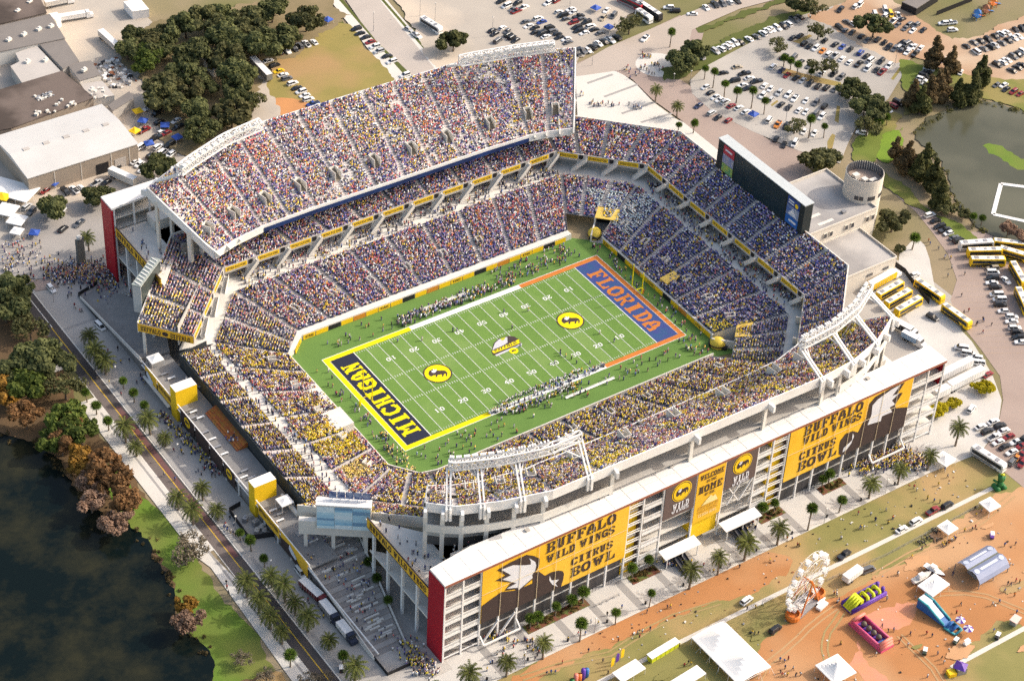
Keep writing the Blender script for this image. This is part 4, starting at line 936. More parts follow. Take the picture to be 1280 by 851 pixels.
# ------------------------------------------------------------------ ground, roads, water
M_ground = mat('dry_ground', (.30, .235, .155), .95, (.20, .165, .09), .03, .6, detail=8, col3=(.15, .145, .055), scale2=.012)
M_asph = mat('worn_asphalt', (.155, .135, .122), .95, (.115, .10, .092), .08, .6, detail=8)
M_asphd = mat('dark_brick_road', (.088, .078, .076), .95, (.064, .056, .055), .12, .6, detail=8)
M_lane = mat('brown_brick_lane', (.175, .145, .13), .95, (.115, .095, .088), .10, .5, detail=8)
M_walk = mat('white_walk', (.60, .575, .53), .95, (.54, .51, .46), .10, .6, detail=8)
M_prom = mat('promenade_concrete', (.42, .40, .37), .95, (.33, .31, .29), .10, .6, detail=8)
M_apron = mat('apron_concrete', (.55, .53, .495), .95, (.46, .44, .41), .12, .6, detail=8)
M_band = mat('paving_band', (.33, .315, .30), .95, (.27, .26, .25), .2, .6)
M_lot = mat('sandy_parking', (.43, .39, .335), .95, (.33, .295, .255), .05, .6, detail=8, col3=(.52, .44, .35), scale2=.02)
M_lot2 = mat('pale_parking', (.39, .365, .33), .95, (.29, .27, .245), .06, .6, detail=10, col3=(.43, .40, .36), scale2=.02)
M_brick = mat('mauve_brick_plaza', (.36, .285, .245), .95, (.28, .215, .185), .06, .6, detail=8)
M_clay = mat('orange_clay', (.445, .205, .08), .95, (.34, .155, .06), .05, .6, detail=10, col3=(.46, .275, .145), scale2=.018)
M_clay2 = mat('bright_orange_clay', (.60, .27, .095), .95, (.52, .23, .195), .05, .6, detail=6)
M_olive = mat('worn_grass', (.265, .235, .085), .95, (.17, .165, .052), .06, .6, detail=10, col3=(.37, .25, .115), scale2=.03)
M_grass = mat('lush_grass', (.125, .205, .022), .95, (.08, .14, .018), .08, .6, detail=10, col3=(.16, .175, .04), scale2=.03)
M_lawn2 = mat('shaded_olive_lawn', (.145, .185, .03), .95, (.085, .115, .02), .05, .6, detail=8, col3=(.24, .20, .07), scale2=.04)  # tree shade is mixed into this lawn colour
M_grassd = mat('shaded_grass', (.10, .115, .025), .95, (.065, .08, .018), .08, .6, detail=8)
M_fieldy = mat('dry_lot_grass', (.30, .235, .075), .95, (.20, .175, .05), .05, .6, detail=10, col3=(.33, .215, .095), scale2=.03)
M_dirt = mat('shaded_straw_dirt', (.17, .10, .05), .95, (.085, .06, .03), .08, .6, detail=8)  # bank dirt, its colour darkened to carry the shade lying there
M_line = mat('white_line', (.80, .78, .74), .9)
M_yline = mat('yellow_line', (.62, .40, .04), .9)
M_mulch = mat('mulch_bed', (.14, .075, .045), .95, (.185, .045, .03), .6, .5, col3=(.10, .13, .03), scale2=.5)

_ZU = []
def zlev(z):
    """every flush sheet gets a level of its own"""
    z = z*2
    while any(abs(z-q) < .0038 for q in _ZU): z += .004
    _ZU.append(z); return z
def sheet(name, pts, z, m):
    e = MB(); e.patch(pts, zlev(z)); return struct(name, e, m)
def wild(name, pts, z, m, amp=1.2):
    e = MB(); e.patch(rough_edge(pts, amp), zlev(z)); return struct(name, e, m)
def rect(name, x0, x1, y0, y1, z, m): return sheet(name, [(x0, y0), (x1, y0), (x1, y1), (x0, y1)], z, m)
def multi(name, polys, z, m):
    e = MB(); z = zlev(z)
    for p in polys: e.poly(p, z)
    return struct(name, e, m)
rect('ground', -4000, 4000, -4000, 4000, 0, M_ground)
# west: lake, bank, road
mw = bpy.data.materials.new('dark_lake_water'); mw.use_nodes = True
nt = mw.node_tree; b = nt.nodes['Principled BSDF']; b.inputs['Roughness'].default_value = .12; b.inputs['Specular IOR Level'].default_value = .1
tc = nt.nodes.new('ShaderNodeTexCoord'); n1 = nt.nodes.new('ShaderNodeTexNoise'); n1.inputs['Scale'].default_value = .042; n1.inputs['Detail'].default_value = 12; n1.inputs['Roughness'].default_value = .68
rp = nt.nodes.new('ShaderNodeValToRGB'); rp.color_ramp.elements[0].position = .44; rp.color_ramp.elements[0].color = (.0035, .0075, .0078, 1); rp.color_ramp.elements[1].position = .72; rp.color_ramp.elements[1].color = (.034, .032, .016, 1)
nt.links.new(tc.outputs['Object'], n1.inputs['Vector']); nt.links.new(n1.outputs['Fac'], rp.inputs['Fac']); nt.links.new(rp.outputs['Color'], b.inputs['Base Color'])
bpw = nt.nodes.new('ShaderNodeBump'); bpw.inputs['Strength'].default_value = .25; nw = nt.nodes.new('ShaderNodeTexNoise'); nw.inputs['Scale'].default_value = .9; nw.inputs['Detail'].default_value = 4
nt.links.new(tc.outputs['Object'], nw.inputs['Vector']); nt.links.new(nw.outputs['Fac'], bpw.inputs['Height']); nt.links.new(bpw.outputs['Normal'], b.inputs['Normal'])
lake = [(-126.7, 129.3), (-130.6, 147.8), (-243.0, 114.9), (-332.0, -103.8), (-180.7, -144.2), (-154.5, -80.0), (-151.0, -71.1), (-150.7, -65.1), (-152.3, -59.3), (-151.9, -52.9), (-149.2, -46.2), (-146.8, -42.0), (-145.7, -36.9), (-145.9, -30.9), (-145.5, -24.4), (-145.9, -17.8), (-146.7, -12.4), (-147.5, -7.0), (-151.9, -9.3), (-150.9, -1.7), (-153.3, 6.0), (-152.2, 15.9), (-153.7, 31.4), (-157.3, 41.5), (-162.5, 48.2)]
wild('lake', [p for p in lake[2:]], .03, mw)
wild('bank_ground', [(-126.7, 129.3), (-123.7, 115.9), (-135.3, 50.0), (-136.6, 23.7), (-136.2, 10.5), (-140.5, -70.3), (-141.6, -91.1), (-155.6, -116.3), (-198.2, -133.2), (-184.1, 35.3), (-135.4, 150.7)], .015, M_dirt)
wild('lawn', [(-139.6, 18.1), (-137.8, 7.2), (-135.2, -21.1), (-135.6, -31.3), (-135.8, -42.9), (-135.9, -62.0), (-137.4, -85.9), (-147.9, -84.0), (-158.3, -84.3), (-154.5, -80.0), (-151.0, -71.1), (-150.7, -65.1), (-152.3, -59.3), (-151.9, -52.9), (-149.2, -46.2), (-146.8, -42.0), (-145.7, -36.9), (-145.9, -30.9), (-145.5, -24.4), (-145.9, -17.8), (-146.7, -12.4), (-146.3, -4.5), (-144.9, 7.2)], .022, M_grass)
wild('lawn', [(-157.9, -84.5), (-137.4, -85.9), (-136.5, -118.2), (-162.8, -124.7)], .024, M_fieldy)
rect('road', -129.4, -123.8, -260, 116, .04, M_asphd)
rect('road_lane', -129.3, -126.5, -62, 60, .045, M_lane); rect('road_lane', -126.2, -124.4, -40, 40, .045, mat('faded_lane', (.115, .09, .085), .95, (.185, .058, .055), .09, .5, detail=8))
rect('road_marking', -126.5, -126.2, -250, 88, .05, M_yline)
rect('road_marking', -126.2, -125.95, 88, 113, .05, M_line); rect('road_marking', -129.3, -124, 113.6, 114.8, .05, M_line)
rect('pavement', -135.5, -129.6, -34, 48, .10, M_walk)
sheet('pavement', [(-135.4, -34), (-131.2, -34), (-129.6, -50), (-129.6, -200), (-135.5, -200), (-135.4, -90), (-134.3, -54), (-133.9, -40)], .10, M_walk)
rect('pavement', -139, -129.6, 66, 82, .10, M_walk)
rect('kerb_strip', -131.6, -130.9, -110, 40, .105, M_band)
e = MB(); e.box(-123.8, -123.3, -260, 114, 0, .16); struct('kerb', e, M_concl)
e = MB(); e.box(-129.65, -129.35, -260, 60, 0, .15); struct('kerb', e, M_concl)
rect('promenade', -123.3, -111.6, -260, 114, .12, M_prom)
multi('paving_bands', [[(-122.2, y), (-120.9, y), (-120.9, y+7.5), (-122.2, y+7.5)] for y in range(-110, 60, 12)]+[[(-123, y), (-112, y), (-112, y+1.3), (-123, y+1.3)] for y in (-100.5, -105, 60, 84)], .125, M_band)
sheet('plaza', [(-123.3, 48), (-95, 48), (-60, 60), (-60, 112), (-123.3, 116)], .06, M_prom)
sheet('plaza', [(-112, -61), (-94, -61), (-70, -96), (-70, -108), (-112, -108)], .06, M_prom)
rect('plaza', -112, -94, -112, -96, .065, M_conc)
# south: apron with bands, beds, fairground
rect('apron', -118, 96, -122.3, -100, .05, M_apron)
multi('paving_bands', [[(x-1.2, -122.2), (x+1.2, -122.2), (x+1.2, -108.6), (x-1.2, -108.6)] for x in [-82.5+12.4*k for k in range(14)]], .055, M_band)
rect('paving_band', -100, 94, -122.3, -121.6, .056, M_walk)
wild('worn_lawn', [(-83.6, -127.0), (-38.6, -158.4), (28.0, -159.0), (61.0, -151.5), (89.7, -148.3), (100.2, -126.4), (29.4, -119.9), (-46.6, -118.8), (-83.0, -122.0)], .02, M_olive)
sheet('fair_ground', [(-110, -122.4), (112, -122.4), (135, -260), (-110, -260)], .012, M_olive)
wild('clay_ground', [(-10.1, -150.7), (2.1, -148.8), (24.1, -148.9), (35.3, -147.1), (50.0, -148.9), (71.7, -143.6), (91.6, -140.9), (110.2, -143.6), (127.2, -196.1), (66.7, -220.0), (58.1, -183.3), (36.4, -183.1), (19.5, -194.4), (-95.0, -167.0), (-62.0, -143.9), (-42.5, -156.0), (-28.8, -164.5)], .026, M_clay)
wild('clay_ground', [(-82.1, -124.7), (-61.3, -119.1), (-38.7, -119.9), (-11.1, -119.4), (0.4, -118.5), (14.2, -122.9), (18.3, -127.5), (13.9, -132.8), (-3.9, -133.6), (-17.3, -131.2), (-30.4, -128.8), (-45.3, -129.0), (-57.1, -127.2), (-68.5, -129.3), (-79.7, -129.4)], .026, M_clay)
for q in ([(22.5, -158.7), (33.9, -159.5), (40.2, -162.6), (36.2, -166.0), (28.9, -168.0), (22.1, -165.6)], [(13.6, -165.3), (11.0, -172.9), (10.6, -182.1), (12.6, -190.1), (4.6, -192.2), (4.9, -171.0)]): wild('bright_clay', q, .03, M_clay2, 1.0)
def track(pts, w, m, z):
    for off in (-w, w):
        e = MB(); P = [Vector(p) for p in pts]; L, R = [], []
        for i, p in enumerate(P):
            d = (P[min(i+1, len(P)-1)]-P[max(i-1, 0)]).normalized(); n = Vector((-d.y, d.x)); j = math.sin(i*2.1)*.12
            L.append(tuple(p+n*(off+.28+j))); R.append(tuple(p+n*(off-.28+j)))
        for k in range(len(P)-1): e.poly([L[k], L[k+1], R[k+1], R[k]], z)
        struct('tyre_track', e, m)
M_trk = mat('tyre_track', (.36, .235, .12), .95, (.44, .28, .14), .5, .6); M_trg = mat('grassy_track', (.27, .22, .09), .95, (.36, .25, .12), .4, .6)
M_spot = mat('damp_clay', (.47, .265, .135), .95, (.52, .30, .155), .3, .6)
track([(17.1, -154.1), (13.0, -156.0), (8.1, -158.3), (4.7, -160.9), (2.6, -163.0), (1.1, -166.1), (-0.9, -170.5)], .9, M_trg, .09)
track([(-21.4, -161.8), (-15.0, -158.5), (-8.1, -157.0), (-1.1, -155.5), (4.0, -154.0), (10.2, -152.5), (16.7, -151.7)], .85, M_trk, .094)
track([(42.3, -162.7), (48.4, -164.5), (54.5, -167.6), (59.1, -172.3), (62.1, -178.7), (64.7, -183.3)], .85, M_trk, .098); track([(25.5, -170.3), (25.3, -176.0), (25.3, -185.3), (23.5, -191.3)], .8, M_trk, .102); track([(-79.1, -125.3), (-66.7, -127.2), (-52.1, -131.0), (-37.8, -129.3), (-26.9, -129.2), (-11.6, -131.6)], .85, M_trg, .106)
track([(35.4, -147.7), (51.5, -146.8), (64.2, -147.7), (80.2, -147.7), (97.8, -144.1)], .85, M_trk, .11)
for k in range(26):   # worn and damp spots
    p = (RNG.uniform(-60, 90), RNG.uniform(-205, -141)); r = RNG.uniform(.5, 2.6); e = MB(); e.patch(rough_edge([(p[0]+r*2.2*math.cos(a)*(1+.3*math.sin(3*a+k)), p[1]+r*math.sin(a)*(1+.3*math.cos(2*a+k))) for a in [q*math.pi/6 for q in range(12)]], r*.25, .4, k), zlev(.06)); struct('worn_patch', e, [M_olive, M_spot][k % 2])
for y, x0, x1 in ((-138.2, -75, 96), (-188, 30, 140)):
    e = MB(); e.box(x0, x1, y-.75, y+.75, 0, .12); struct('path', e, M_walk)
# east: yard, brick plaza, parking stripes
sheet('service_yard', [(86, -122), (101, -122), (112, -112), (152, -60), (152, -36), (142, -20), (108, -20), (84, -60)], .02, M_lot2)
sheet('brick_plaza', [(172.4, 12.8), (176.5, 6.1), (175.5, -12.9), (172.1, -25.3), (167.8, -38.6), (160.0, -51.6), (150.0, -59.0), (144.3, -68.7), (140.3, -84.2), (135.7, -98.8), (127.8, -108.5), (114.6, -119.2), (102.8, -123.9), (103.5, -161.0), (167.1, -160.2), (229.5, -65.0), (204.5, -44.5), (181.2, -30.7), (180.5, -14.0), (180.3, -0.9), (182.6, 12.9)], .03, M_brick)
sheet('plaza_walk', [(152.3, -29.4), (164.9, -24.5), (164.1, -30.2), (159.9, -37.3), (152.1, -47.9), (146.0, -56.6), (142.9, -65.3), (140.3, -80.2), (134.0, -96.8), (127.4, -108.2), (116.2, -117.9), (102.8, -123.9), (82.7, -122.4), (58.3, -117.2), (66.9, -99.5), (104.9, -104.1), (118.6, -93.4), (131.6, -50.7)], .034, M_apron)
multi('parking_stripes', [[(159.5+(k*.0)-k*1.72, -52.0-k*2.6), (159.8-k*1.72, -52.2-k*2.6), (172.5-k*1.72+1.2, -60.4-k*2.6), (172.2-k*1.72+1.2, -60.2-k*2.6)] for k in range(14)], .04, M_yline)
# north-east plaza, lots, roads
sheet('white_plaza', [(120.2, 128.9), (124.1, 129.4), (130.7, 126.9), (136.2, 120.3), (136.6, 110.5), (134.7, 96.3), (135.3, 81.5), (139.5, 69.4), (139.4, 56.8), (135.9, 40.2), (129.3, 44.1), (127.9, 69.8), (116.7, 85.8), (101.6, 101.1)], .05, M_walk)
multi('plaza_bands', [[(120.0, 120.8), (132.7, 121.0), (132.6, 119.7), (119.8, 119.6)], [(120.0, 109.4), (138.7, 110.0), (138.5, 108.8), (119.9, 108.2)], [(118.9, 96.2), (139.4, 96.2), (139.3, 94.9), (118.8, 95.0)], [(121.8, 87.4), (138.5, 86.1), (138.1, 85.1), (121.7, 86.2)]], .055, M_band)
sheet('brick_road', [(111.0, 132.1), (142.4, 137.0), (184.4, 143.3), (185.3, 128.1), (169.0, 112.5), (154.1, 103.8), (154.7, 96.7), (155.3, 89.7), (155.6, 69.7), (157.7, 52.4), (163.2, 39.7), (164.3, 26.7), (150.4, 19.7), (138.9, 29.4), (136.3, 55.4), (136.4, 80.8), (135.5, 97.8), (137.3, 113.6), (134.1, 125.6), (121.8, 130.7)], .028, M_brick)
sheet('far_road', [(109.3, 129.7), (143.1, 138.0), (174.6, 141.5), (216.7, 146.0), (260.3, 150.2), (275.9, 141.4), (236.5, 132.5), (209.8, 134.8), (181.7, 131.6), (171.8, 121.5), (145.4, 119.1), (122.2, 125.6)], .032, mat('pale_road', (.42, .36, .31), .95, (.36, .31, .265), .05, .6, detail=8))
sheet('roundabout', [tuple(Vector((152.7, 117.0))+Vector((9*math.cos(a), 9*math.sin(a)))) for a in [k*math.pi/14 for k in range(28)]], .045, M_walk)
wild('verge', [(151.4, 113.6), (169.6, 114.3), (187.2, 119.8), (214.8, 122.2), (235.2, 120.3), (251.0, 112.8), (250.2, 110.3), (225.4, 114.0), (200.8, 115.6), (168.1, 106.1), (154.1, 103.8), (147.8, 106.1)], .036, M_grassd)
wild('verge', [(183.6, 131.3), (198.2, 131.0), (212.8, 133.1), (234.5, 132.8), (233.7, 130.2), (211.8, 129.2), (195.8, 128.0), (182.5, 128.3)], .037, M_grassd)
sheet('car_park', [(156.8, 101.0), (168.1, 106.1), (202.6, 112.5), (222.3, 118.0), (236.9, 117.1), (258.5, 116.1), (261.6, 99.2), (258.8, 86.1), (254.6, 74.0), (232.1, 58.8), (217.8, 50.1), (198.4, 44.9), (183.1, 34.5), (171.4, 25.6), (163.2, 39.7), (155.8, 59.9), (150.9, 79.0), (151.8, 93.0)], .024, M_lot2)
wild('dirt_lot', [(231.8, 116.3), (262.2, 117.8), (270.6, 109.2), (272.2, 85.8), (272.2, 71.1), (286.3, 66.7), (323.7, 71.4), (349.4, 49.2), (302.5, 4.5), (278.1, 25.4), (258.0, 37.0), (255.7, 48.7), (251.3, 58.2), (248.9, 70.1), (238.9, 68.8), (233.9, 93.0)], .022, mat('rust_dirt', (.42, .27, .17), .95, (.33, .21, .13), .05, .6, detail=8, col3=(.46, .35, .25), scale2=.03))
ps = [(152.8, 93.8), (152.7, 88.5), (153.6, 81.3), (153.7, 73.4), (155.7, 65.8), (158.2, 57.9), (162.1, 50.5), (166.8, 44.0), (173.5, 37.5)]
e = MB()
for a, b in zip(ps[:-1], ps[1:]):
    d_ = (Vector(b)-Vector(a)).normalized(); n_ = Vector((-d_.y, d_.x))*1.3; e.poly([tuple(Vector(a)-n_), tuple(Vector(b)-n_), tuple(Vector(b)+n_), tuple(Vector(a)+n_)], .13)
struct('planting_strip', e, mat('terracotta_bed', (.36, .17, .10), .95, (.24, .13, .08), .2, .6))
multi('median', [[(228.7, 60.8), (241.2, 67.5), (240.5, 65.8), (229.4, 59.7)], [(188.8, 49.1), (196.8, 57.0), (197.5, 55.9), (189.0, 47.0)], [(196.0, 90.0), (199.6, 83.1), (210.1, 68.1), (209.2, 64.6), (197.1, 77.7), (192.5, 87.2)], [(174.0, 70.8), (178.5, 72.2), (178.3, 71.0), (173.8, 69.6)], [(212.2, 103.3), (222.3, 104.0), (222.4, 102.5), (213.9, 100.2)], [(176.7, 39.4), (182.0, 42.7), (182.4, 41.2), (174.8, 34.3), (173.5, 35.6)]], .04, M_fieldy)
for q in ([(184.5, 33.7), (201.1, 43.3), (211.9, 43.6), (215.0, 38.5), (202.9, 32.5), (189.8, 21.1), (182.2, 19.4), (176.2, 22.8)], [(242.4, 70.3), (255.7, 48.7), (279.5, 31.5), (262.5, 14.2), (251.7, 30.5), (245.3, 37.6), (231.3, 39.0), (215.6, 38.1)], [(179.8, -18.3), (182.5, -22.8), (185.0, -41.5), (185.4, -55.7), (179.4, -49.4), (176.0, -36.2)], [(175.2, 21.6), (182.3, 14.9), (184.1, 4.1), (180.3, -9.8), (179.0, -17.8), (176.8, -4.8), (175.0, 11.3)]): wild('lawn', q, .03, M_lawn2, 1.0)
wild('lawn', [(199.9, 32.3), (209.8, 31.7), (196.6, 17.1), (187.5, 16.2), (186.1, 20.1)], .034, mat('bright_lawn', (.17, .26, .025), .95, (.12, .2, .02), .08, .5))
mp = mat('olive_pond_water', (.088, .088, .058), .16, (.06, .062, .04), .04, .6, spec=.2, bump=.15, detail=7, col3=(.115, .112, .076), scale2=.02)
wild('pond', [(222.2, 32.3), (228.9, 31.7), (242.6, 32.4), (250.8, 30.4), (255.5, 22.9), (261.3, 13.0), (268.4, -27.9), (192.5, -107.8), (191.4, -53.7), (188.9, -43.8), (189.5, -35.6), (191.2, -22.1), (193.2, -14.4), (200.4, -3.6), (206.1, 8.4), (208.5, 16.5), (208.4, 21.0), (212.0, 27.2)], .04, mp)
wild('grass_island', [(227.9, 6.4), (231.3, 6.4), (236.3, -12.3), (231.7, -17.0), (227.5, -9.0), (226.0, 1.3)], .08, M_grass)
e = MB()
pr = [(199.3, -29.2), (215.8, -16.3), (224.4, -24.3), (225.3, -40.4), (210.0, -43.1)]
e.wall(pr[:4], -.2, .5, 1.6); e.wall([pr[0], pr[4], pr[3]], -.2, .5, 1.6); tag(e.build('floating_walkway', M_white), 'white floating rectangular walkway on the pond', 'walkway')
# north: street, sandy lots, dry field
sheet('street', [(72.1, 237.3), (82.9, 231.1), (78.2, 182.3), (74.3, 143.2), (66.5, 131.2), (54.3, 138.2), (56.8, 160.0)], .03, mat('street_concrete', (.45, .40, .355), .95, (.36, .32, .285), .06, .6, detail=8))
multi('pavement', [[(65.6, 240.9), (68.0, 239.6), (61.1, 160.9), (55.8, 140.6), (52.5, 142.5), (56.2, 177.4)], [(83.8, 230.6), (86.2, 229.3), (75.9, 154.4), (72.3, 143.0), (70.8, 146.5)]], .06, M_walk)
multi('verge', [[(68.3, 239.4), (70.3, 238.3), (63.5, 189.3), (62.0, 151.6), (59.5, 146.4), (58.6, 150.9)], [(85.0, 229.9), (83.8, 230.6), (75.5, 162.8), (74.5, 155.2), (75.0, 149.5)], [(61.0, 243.6), (65.6, 240.9), (57.2, 197.9), (52.2, 152.6), (49.9, 151.9)]], .05, M_grassd)
wild('sandy_lot', [(90.3, 226.9), (128.7, 236.5), (220.6, 184.7), (146.8, 143.0), (113.8, 130.5), (70.2, 145.6)], .02, M_lot)
wild('dry_field', [(50.8, 215.9), (60.4, 203.2), (53.7, 155.1), (56.8, 133.5), (-11.4, 147.8), (2.0, 178.3), (21.5, 197.3), (32.3, 200.1)], .02, M_fieldy)
sheet('clay_circle', [tuple(Vector((2.3, 158.7))+Vector((15*math.cos(a), 15*math.sin(a)))) for a in [k*math.pi/12 for k in range(24)]], .03, mat('infield_clay', (.52, .245, .095), .95, (.44, .21, .085), .1, .5))
wild('sand_track', [(7.6, 195.1), (11.7, 189.4), (4.5, 163.8), (-14.0, 149.3), (-25.8, 159.3), (-8.8, 171.6)], .025, M_lot)
rect('yard', -260, -8, 118, 420, .012, M_lot)
wild('woods_floor', [(-28.0, 236.2), (-4.5, 247.5), (29.8, 242.5), (61.9, 231.7), (65.2, 211.3), (35.7, 199.6), (13.1, 191.9), (-0.8, 173.4), (-14.1, 161.9), (-39.7, 152.1), (-44.9, 158.2), (-34.2, 199.3)], .018, mat('leaf_litter', (.27, .205, .12), .95, (.15, .125, .06), .08, .6, detail=8), 2.0)
sheet('plaza', [(-135.4, 150.7), (-121.0, 142.2), (-98.4, 151.2), (-79.0, 145.5), (-87.2, 122.2), (-96.4, 103.3), (-116.3, 112.5), (-143.6, 131.4)], .024, mat('grey_plaza', (.36, .335, .31), .95, (.28, .26, .24), .1, .6))
sheet('street_band', [(-123.7, 115.9), (-115.8, 112.2), (-114.7, 106.3), (-122.6, 108.5)], .045, M_brick)

# ------------------------------------------------------------------ the football field
e = MB(); e.poly([(-66, -32), (-66, 32), (-58, 39.5), (55, 39.5), (63, 32), (68, 40), (72, 42), (72, -44), (60, -41), (-53, -41), (-60, -39)], .1); struct('turf_base', e, M_green)
mt = mat('mown_turf', (.150, .262, .055), .95, (.115, .215, .042), .35, .7, detail=7, col3=(.165, .265, .07), scale2=.05)
def rect0(name, x0, x1, y0, y1, z, m):
    e = MB(); e.poly([(x0, y0), (x1, y0), (x1, y1), (x0, y1)], z+.06); return struct(name, e, m)
def multi0(name, polys, z, m):
    e = MB()
    for p in polys: e.poly(p, z+.06)
    return struct(name, e, m)
rect0('field', -54.86, 54.86, -24.38, 24.38, .056, mt)
multi0('mowing_stripes', [[(-45.72+9.144*k, -24.38), (-45.72+9.144*k+4.572, -24.38), (-45.72+9.144*k+4.572, 24.38), (-45.72+9.144*k, 24.38)] for k in range(10)], .061, mat('mown_turf_dark', (.138, .245, .05), .95, (.106, .20, .038), .35, .7, detail=7))
M_mich = mat('paint_navy', (.018, .022, .045), .9); M_maize = mat('paint_maize', (.80, .66, .0), .9, (.68, .56, .0), .6, .5)
M_gblue = mat('paint_blue', (.05, .055, .22), .9, (.03, .085, .20), .3, .4); M_gor = mat('paint_orange', (.58, .19, .035), .9, (.46, .155, .03), .5, .5)
rect0('end_zone', -54.86, -45.72, -24.38, 24.38, .066, M_mich); rect0('end_zone', 45.72, 54.86, -24.38, 24.38, .066, M_gblue)
XL, XR, YB, bw = 54.86, 54.86, 24.38, 2.0
multi0('border_paint', [[(-54.86-bw, -YB-bw), (-54.86, -YB), (-54.86, YB), (-54.86-bw, YB+bw)], [(-54.86-bw, -YB-bw), (-23.6, -YB-bw), (-23.6, -YB), (-54.86, -YB)], [(-54.86-bw, YB+bw), (-22.6, YB+bw), (-22.6, YB), (-54.86, YB)]], .07, M_maize)
multi0('border_paint', [[(54.86+bw, -YB-bw), (54.86, -YB), (54.86, YB), (54.86+bw, YB+bw)], [(54.86+bw, -YB-bw), (23.2, -YB-bw), (23.2, -YB), (54.86, -YB)], [(54.86+bw, YB+bw), (22.8, YB+bw), (22.8, YB), (54.86, YB)]], .07, M_gor)
M_paintw = mat('paint_white', (.78, .79, .76), .9)
multi0('border_paint', [[(-23.6, -YB-bw), (23.2, -YB-bw), (23.2, -YB), (-23.6, -YB)], [(-22.6, YB), (22.8, YB), (22.8, YB+bw), (-22.6, YB+bw)]], .07, M_paintw)
e = MB()
def ln(x0, x1, y0, y1): e.poly([(x0, y0), (x1, y0), (x1, y1), (x0, y1)], .16)
for k in range(21): x = -45.72+4.572*k; w = .16 if k not in (0, 20) else .30; ln(x-w/2, x+w/2, -YB, YB)
for k in range(100):
    x = -45.72+.9144*k
    if k % 5 == 0: continue
    for y in (-6.3, 6.1): ln(x-.09, x+.09, y, y+.9)
    for y in (-23.9, 23.1): ln(x-.06, x+.06, y, y+.8)
struct('yard_lines', e, M_paintw)
e = MB(); o_ = bw+.02
for s in (-1, 1):
    ln(-54.86-bw-.12, 54.86+bw+.12, s*(YB+bw)-.1, s*(YB+bw)+.1); ln(s*(54.86+bw)-.1, s*(54.86+bw)+.1, -YB-bw, YB+bw); ln(s*54.86-.06, s*54.86+.06, -YB, YB)
struct('border_lines', e, M_paintw)
e = MB()
for k, t in enumerate(['10', '20', '30', '40', '50', '40', '30', '20', '10']):
    x = -36.576+9.144*k
    for s in (-1, 1):
        y = s*15.2
        glyphs(e, t[0], (x-s*-1*-.0-(1.65 if s < 0 else -1.65), y-(.9 if s < 0 else -.9), .17), (1 if s < 0 else -1, 0, 0), (0, 1 if s < 0 else -1, 0), 1.35, 1.85)
        glyphs(e, t[1], (x+(.3 if s < 0 else -.3), y-(.9 if s < 0 else -.9), .17), (1 if s < 0 else -1, 0, 0), (0, 1 if s < 0 else -1, 0), 1.35, 1.85)
struct('yard_numbers', e, M_paintw)
e = MB(); glyphs(e, 'MICHIGAN', (-47.1, -20.6, .17), (0, 1, 0), (-1, 0, 0), 40.5, 6.4); 
struct('end_zone_lettering', e, M_maize)
e = MB(); glyphs(e, 'FLORIDA', (47.2, 19.2, .17), (0, -1, 0), (1, 0, 0), 37.5, 6.2); struct('end_zone_lettering', e, M_gor)
for cx, cy in ((-27.3, .6), (27.1, .7)):
    for r, z, m, nm in ((4.9, .18, M_brown, 'field_logo_ring'), (4.4, .185, M_maize, 'field_logo')):
        e = MB(); disc(e, (cx, cy, z), (1, 0, 0), (0, 1, 0), r, r); struct(nm, e, m)
    u, v = Vector((.90, -.43, 0)), Vector((.43, .90, 0))
    u, v = Vector((.83, -.56, 0)), Vector((.56, .83, 0))
    e = MB(); bison(e, (cx, cy, .19), u, v, 4.7); struct('field_logo_emblem', e, M_brown)
    e = MB(); bison_mane(e, (cx, cy, .195), u, v, 4.7); struct('field_logo_emblem', e, M_wvin)
# bowl logo at midfield
o = Vector((.3, 1.2, 0)); u, v = Vector((1, -.02, 0)), Vector((.02, 1, 0)); u, v = Vector((.97, -.24, 0)), Vector((.24, .97, 0))
def lp(pts, z, m, nm='field_logo'):
    e = MB(); e.add([tuple(o+u*x+v*y+Vector((0, 0, z))) for x, y in pts], [tuple(range(len(pts)))]); struct(nm, e, m)
u, v = Vector((.99, .10, 0)), Vector((.10, .99, 0))
u, v = Vector((.95, -.12, 0))*.78, Vector((.45, .89, 0))*.78; 
lp([(-7.2, -1.6), (-5.2, 3.6), (-2.6, 5.6), (2.2, 5.6), (5.2, 4.0), (7.4, .9), (7.6, -2.0), (4.6, -3.0), (-6.6, -4.4)], .18, M_brown)
lp([(-6.6, -.9), (-4.8, 3.2), (-2.4, 5.0), (1.8, 5.0), (1.4, 1.2), (-1, .2)], .185, mat('paint_silver', (.55, .55, .58), .9))
lp([(-7.0, -1.4), (7.2, 1.3), (7.2, -1.4), (-6.2, -3.2)], .19, M_maize)
lp([(-1.8, 5.2), (.8, 5.3), (.2, 3.6), (-1.2, 3.6)], .195, mat('paint_lime', (.45, .5, .03), .9))
lp([(-5.8, -4.4), (8.4, -1.9), (8.0, -3.2), (-5.2, -5.6)], .195, mat('paint_silver', (.55, .55, .58), .9))
e = MB(); glyphs(e, 'BUFFALO', tuple(o+u*-5.8+v*-2.5+Vector((0, 0, .20))), u+v*.12, v, 11.5, 2.0); struct('field_logo_lettering', e, M_brown)
e = MB(); disc(e, tuple(o+u*3.6+v*-5.2+Vector((0, 0, .20))), (1, 0, 0), (0, 1, 0), 1.6, 1.6); struct('field_logo', e, M_maize)
e = MB(); bison(e, tuple(o+u*3.6+v*-5.2+Vector((0, 0, .205))), u, v, 1.7); struct('field_logo_emblem', e, M_brown)
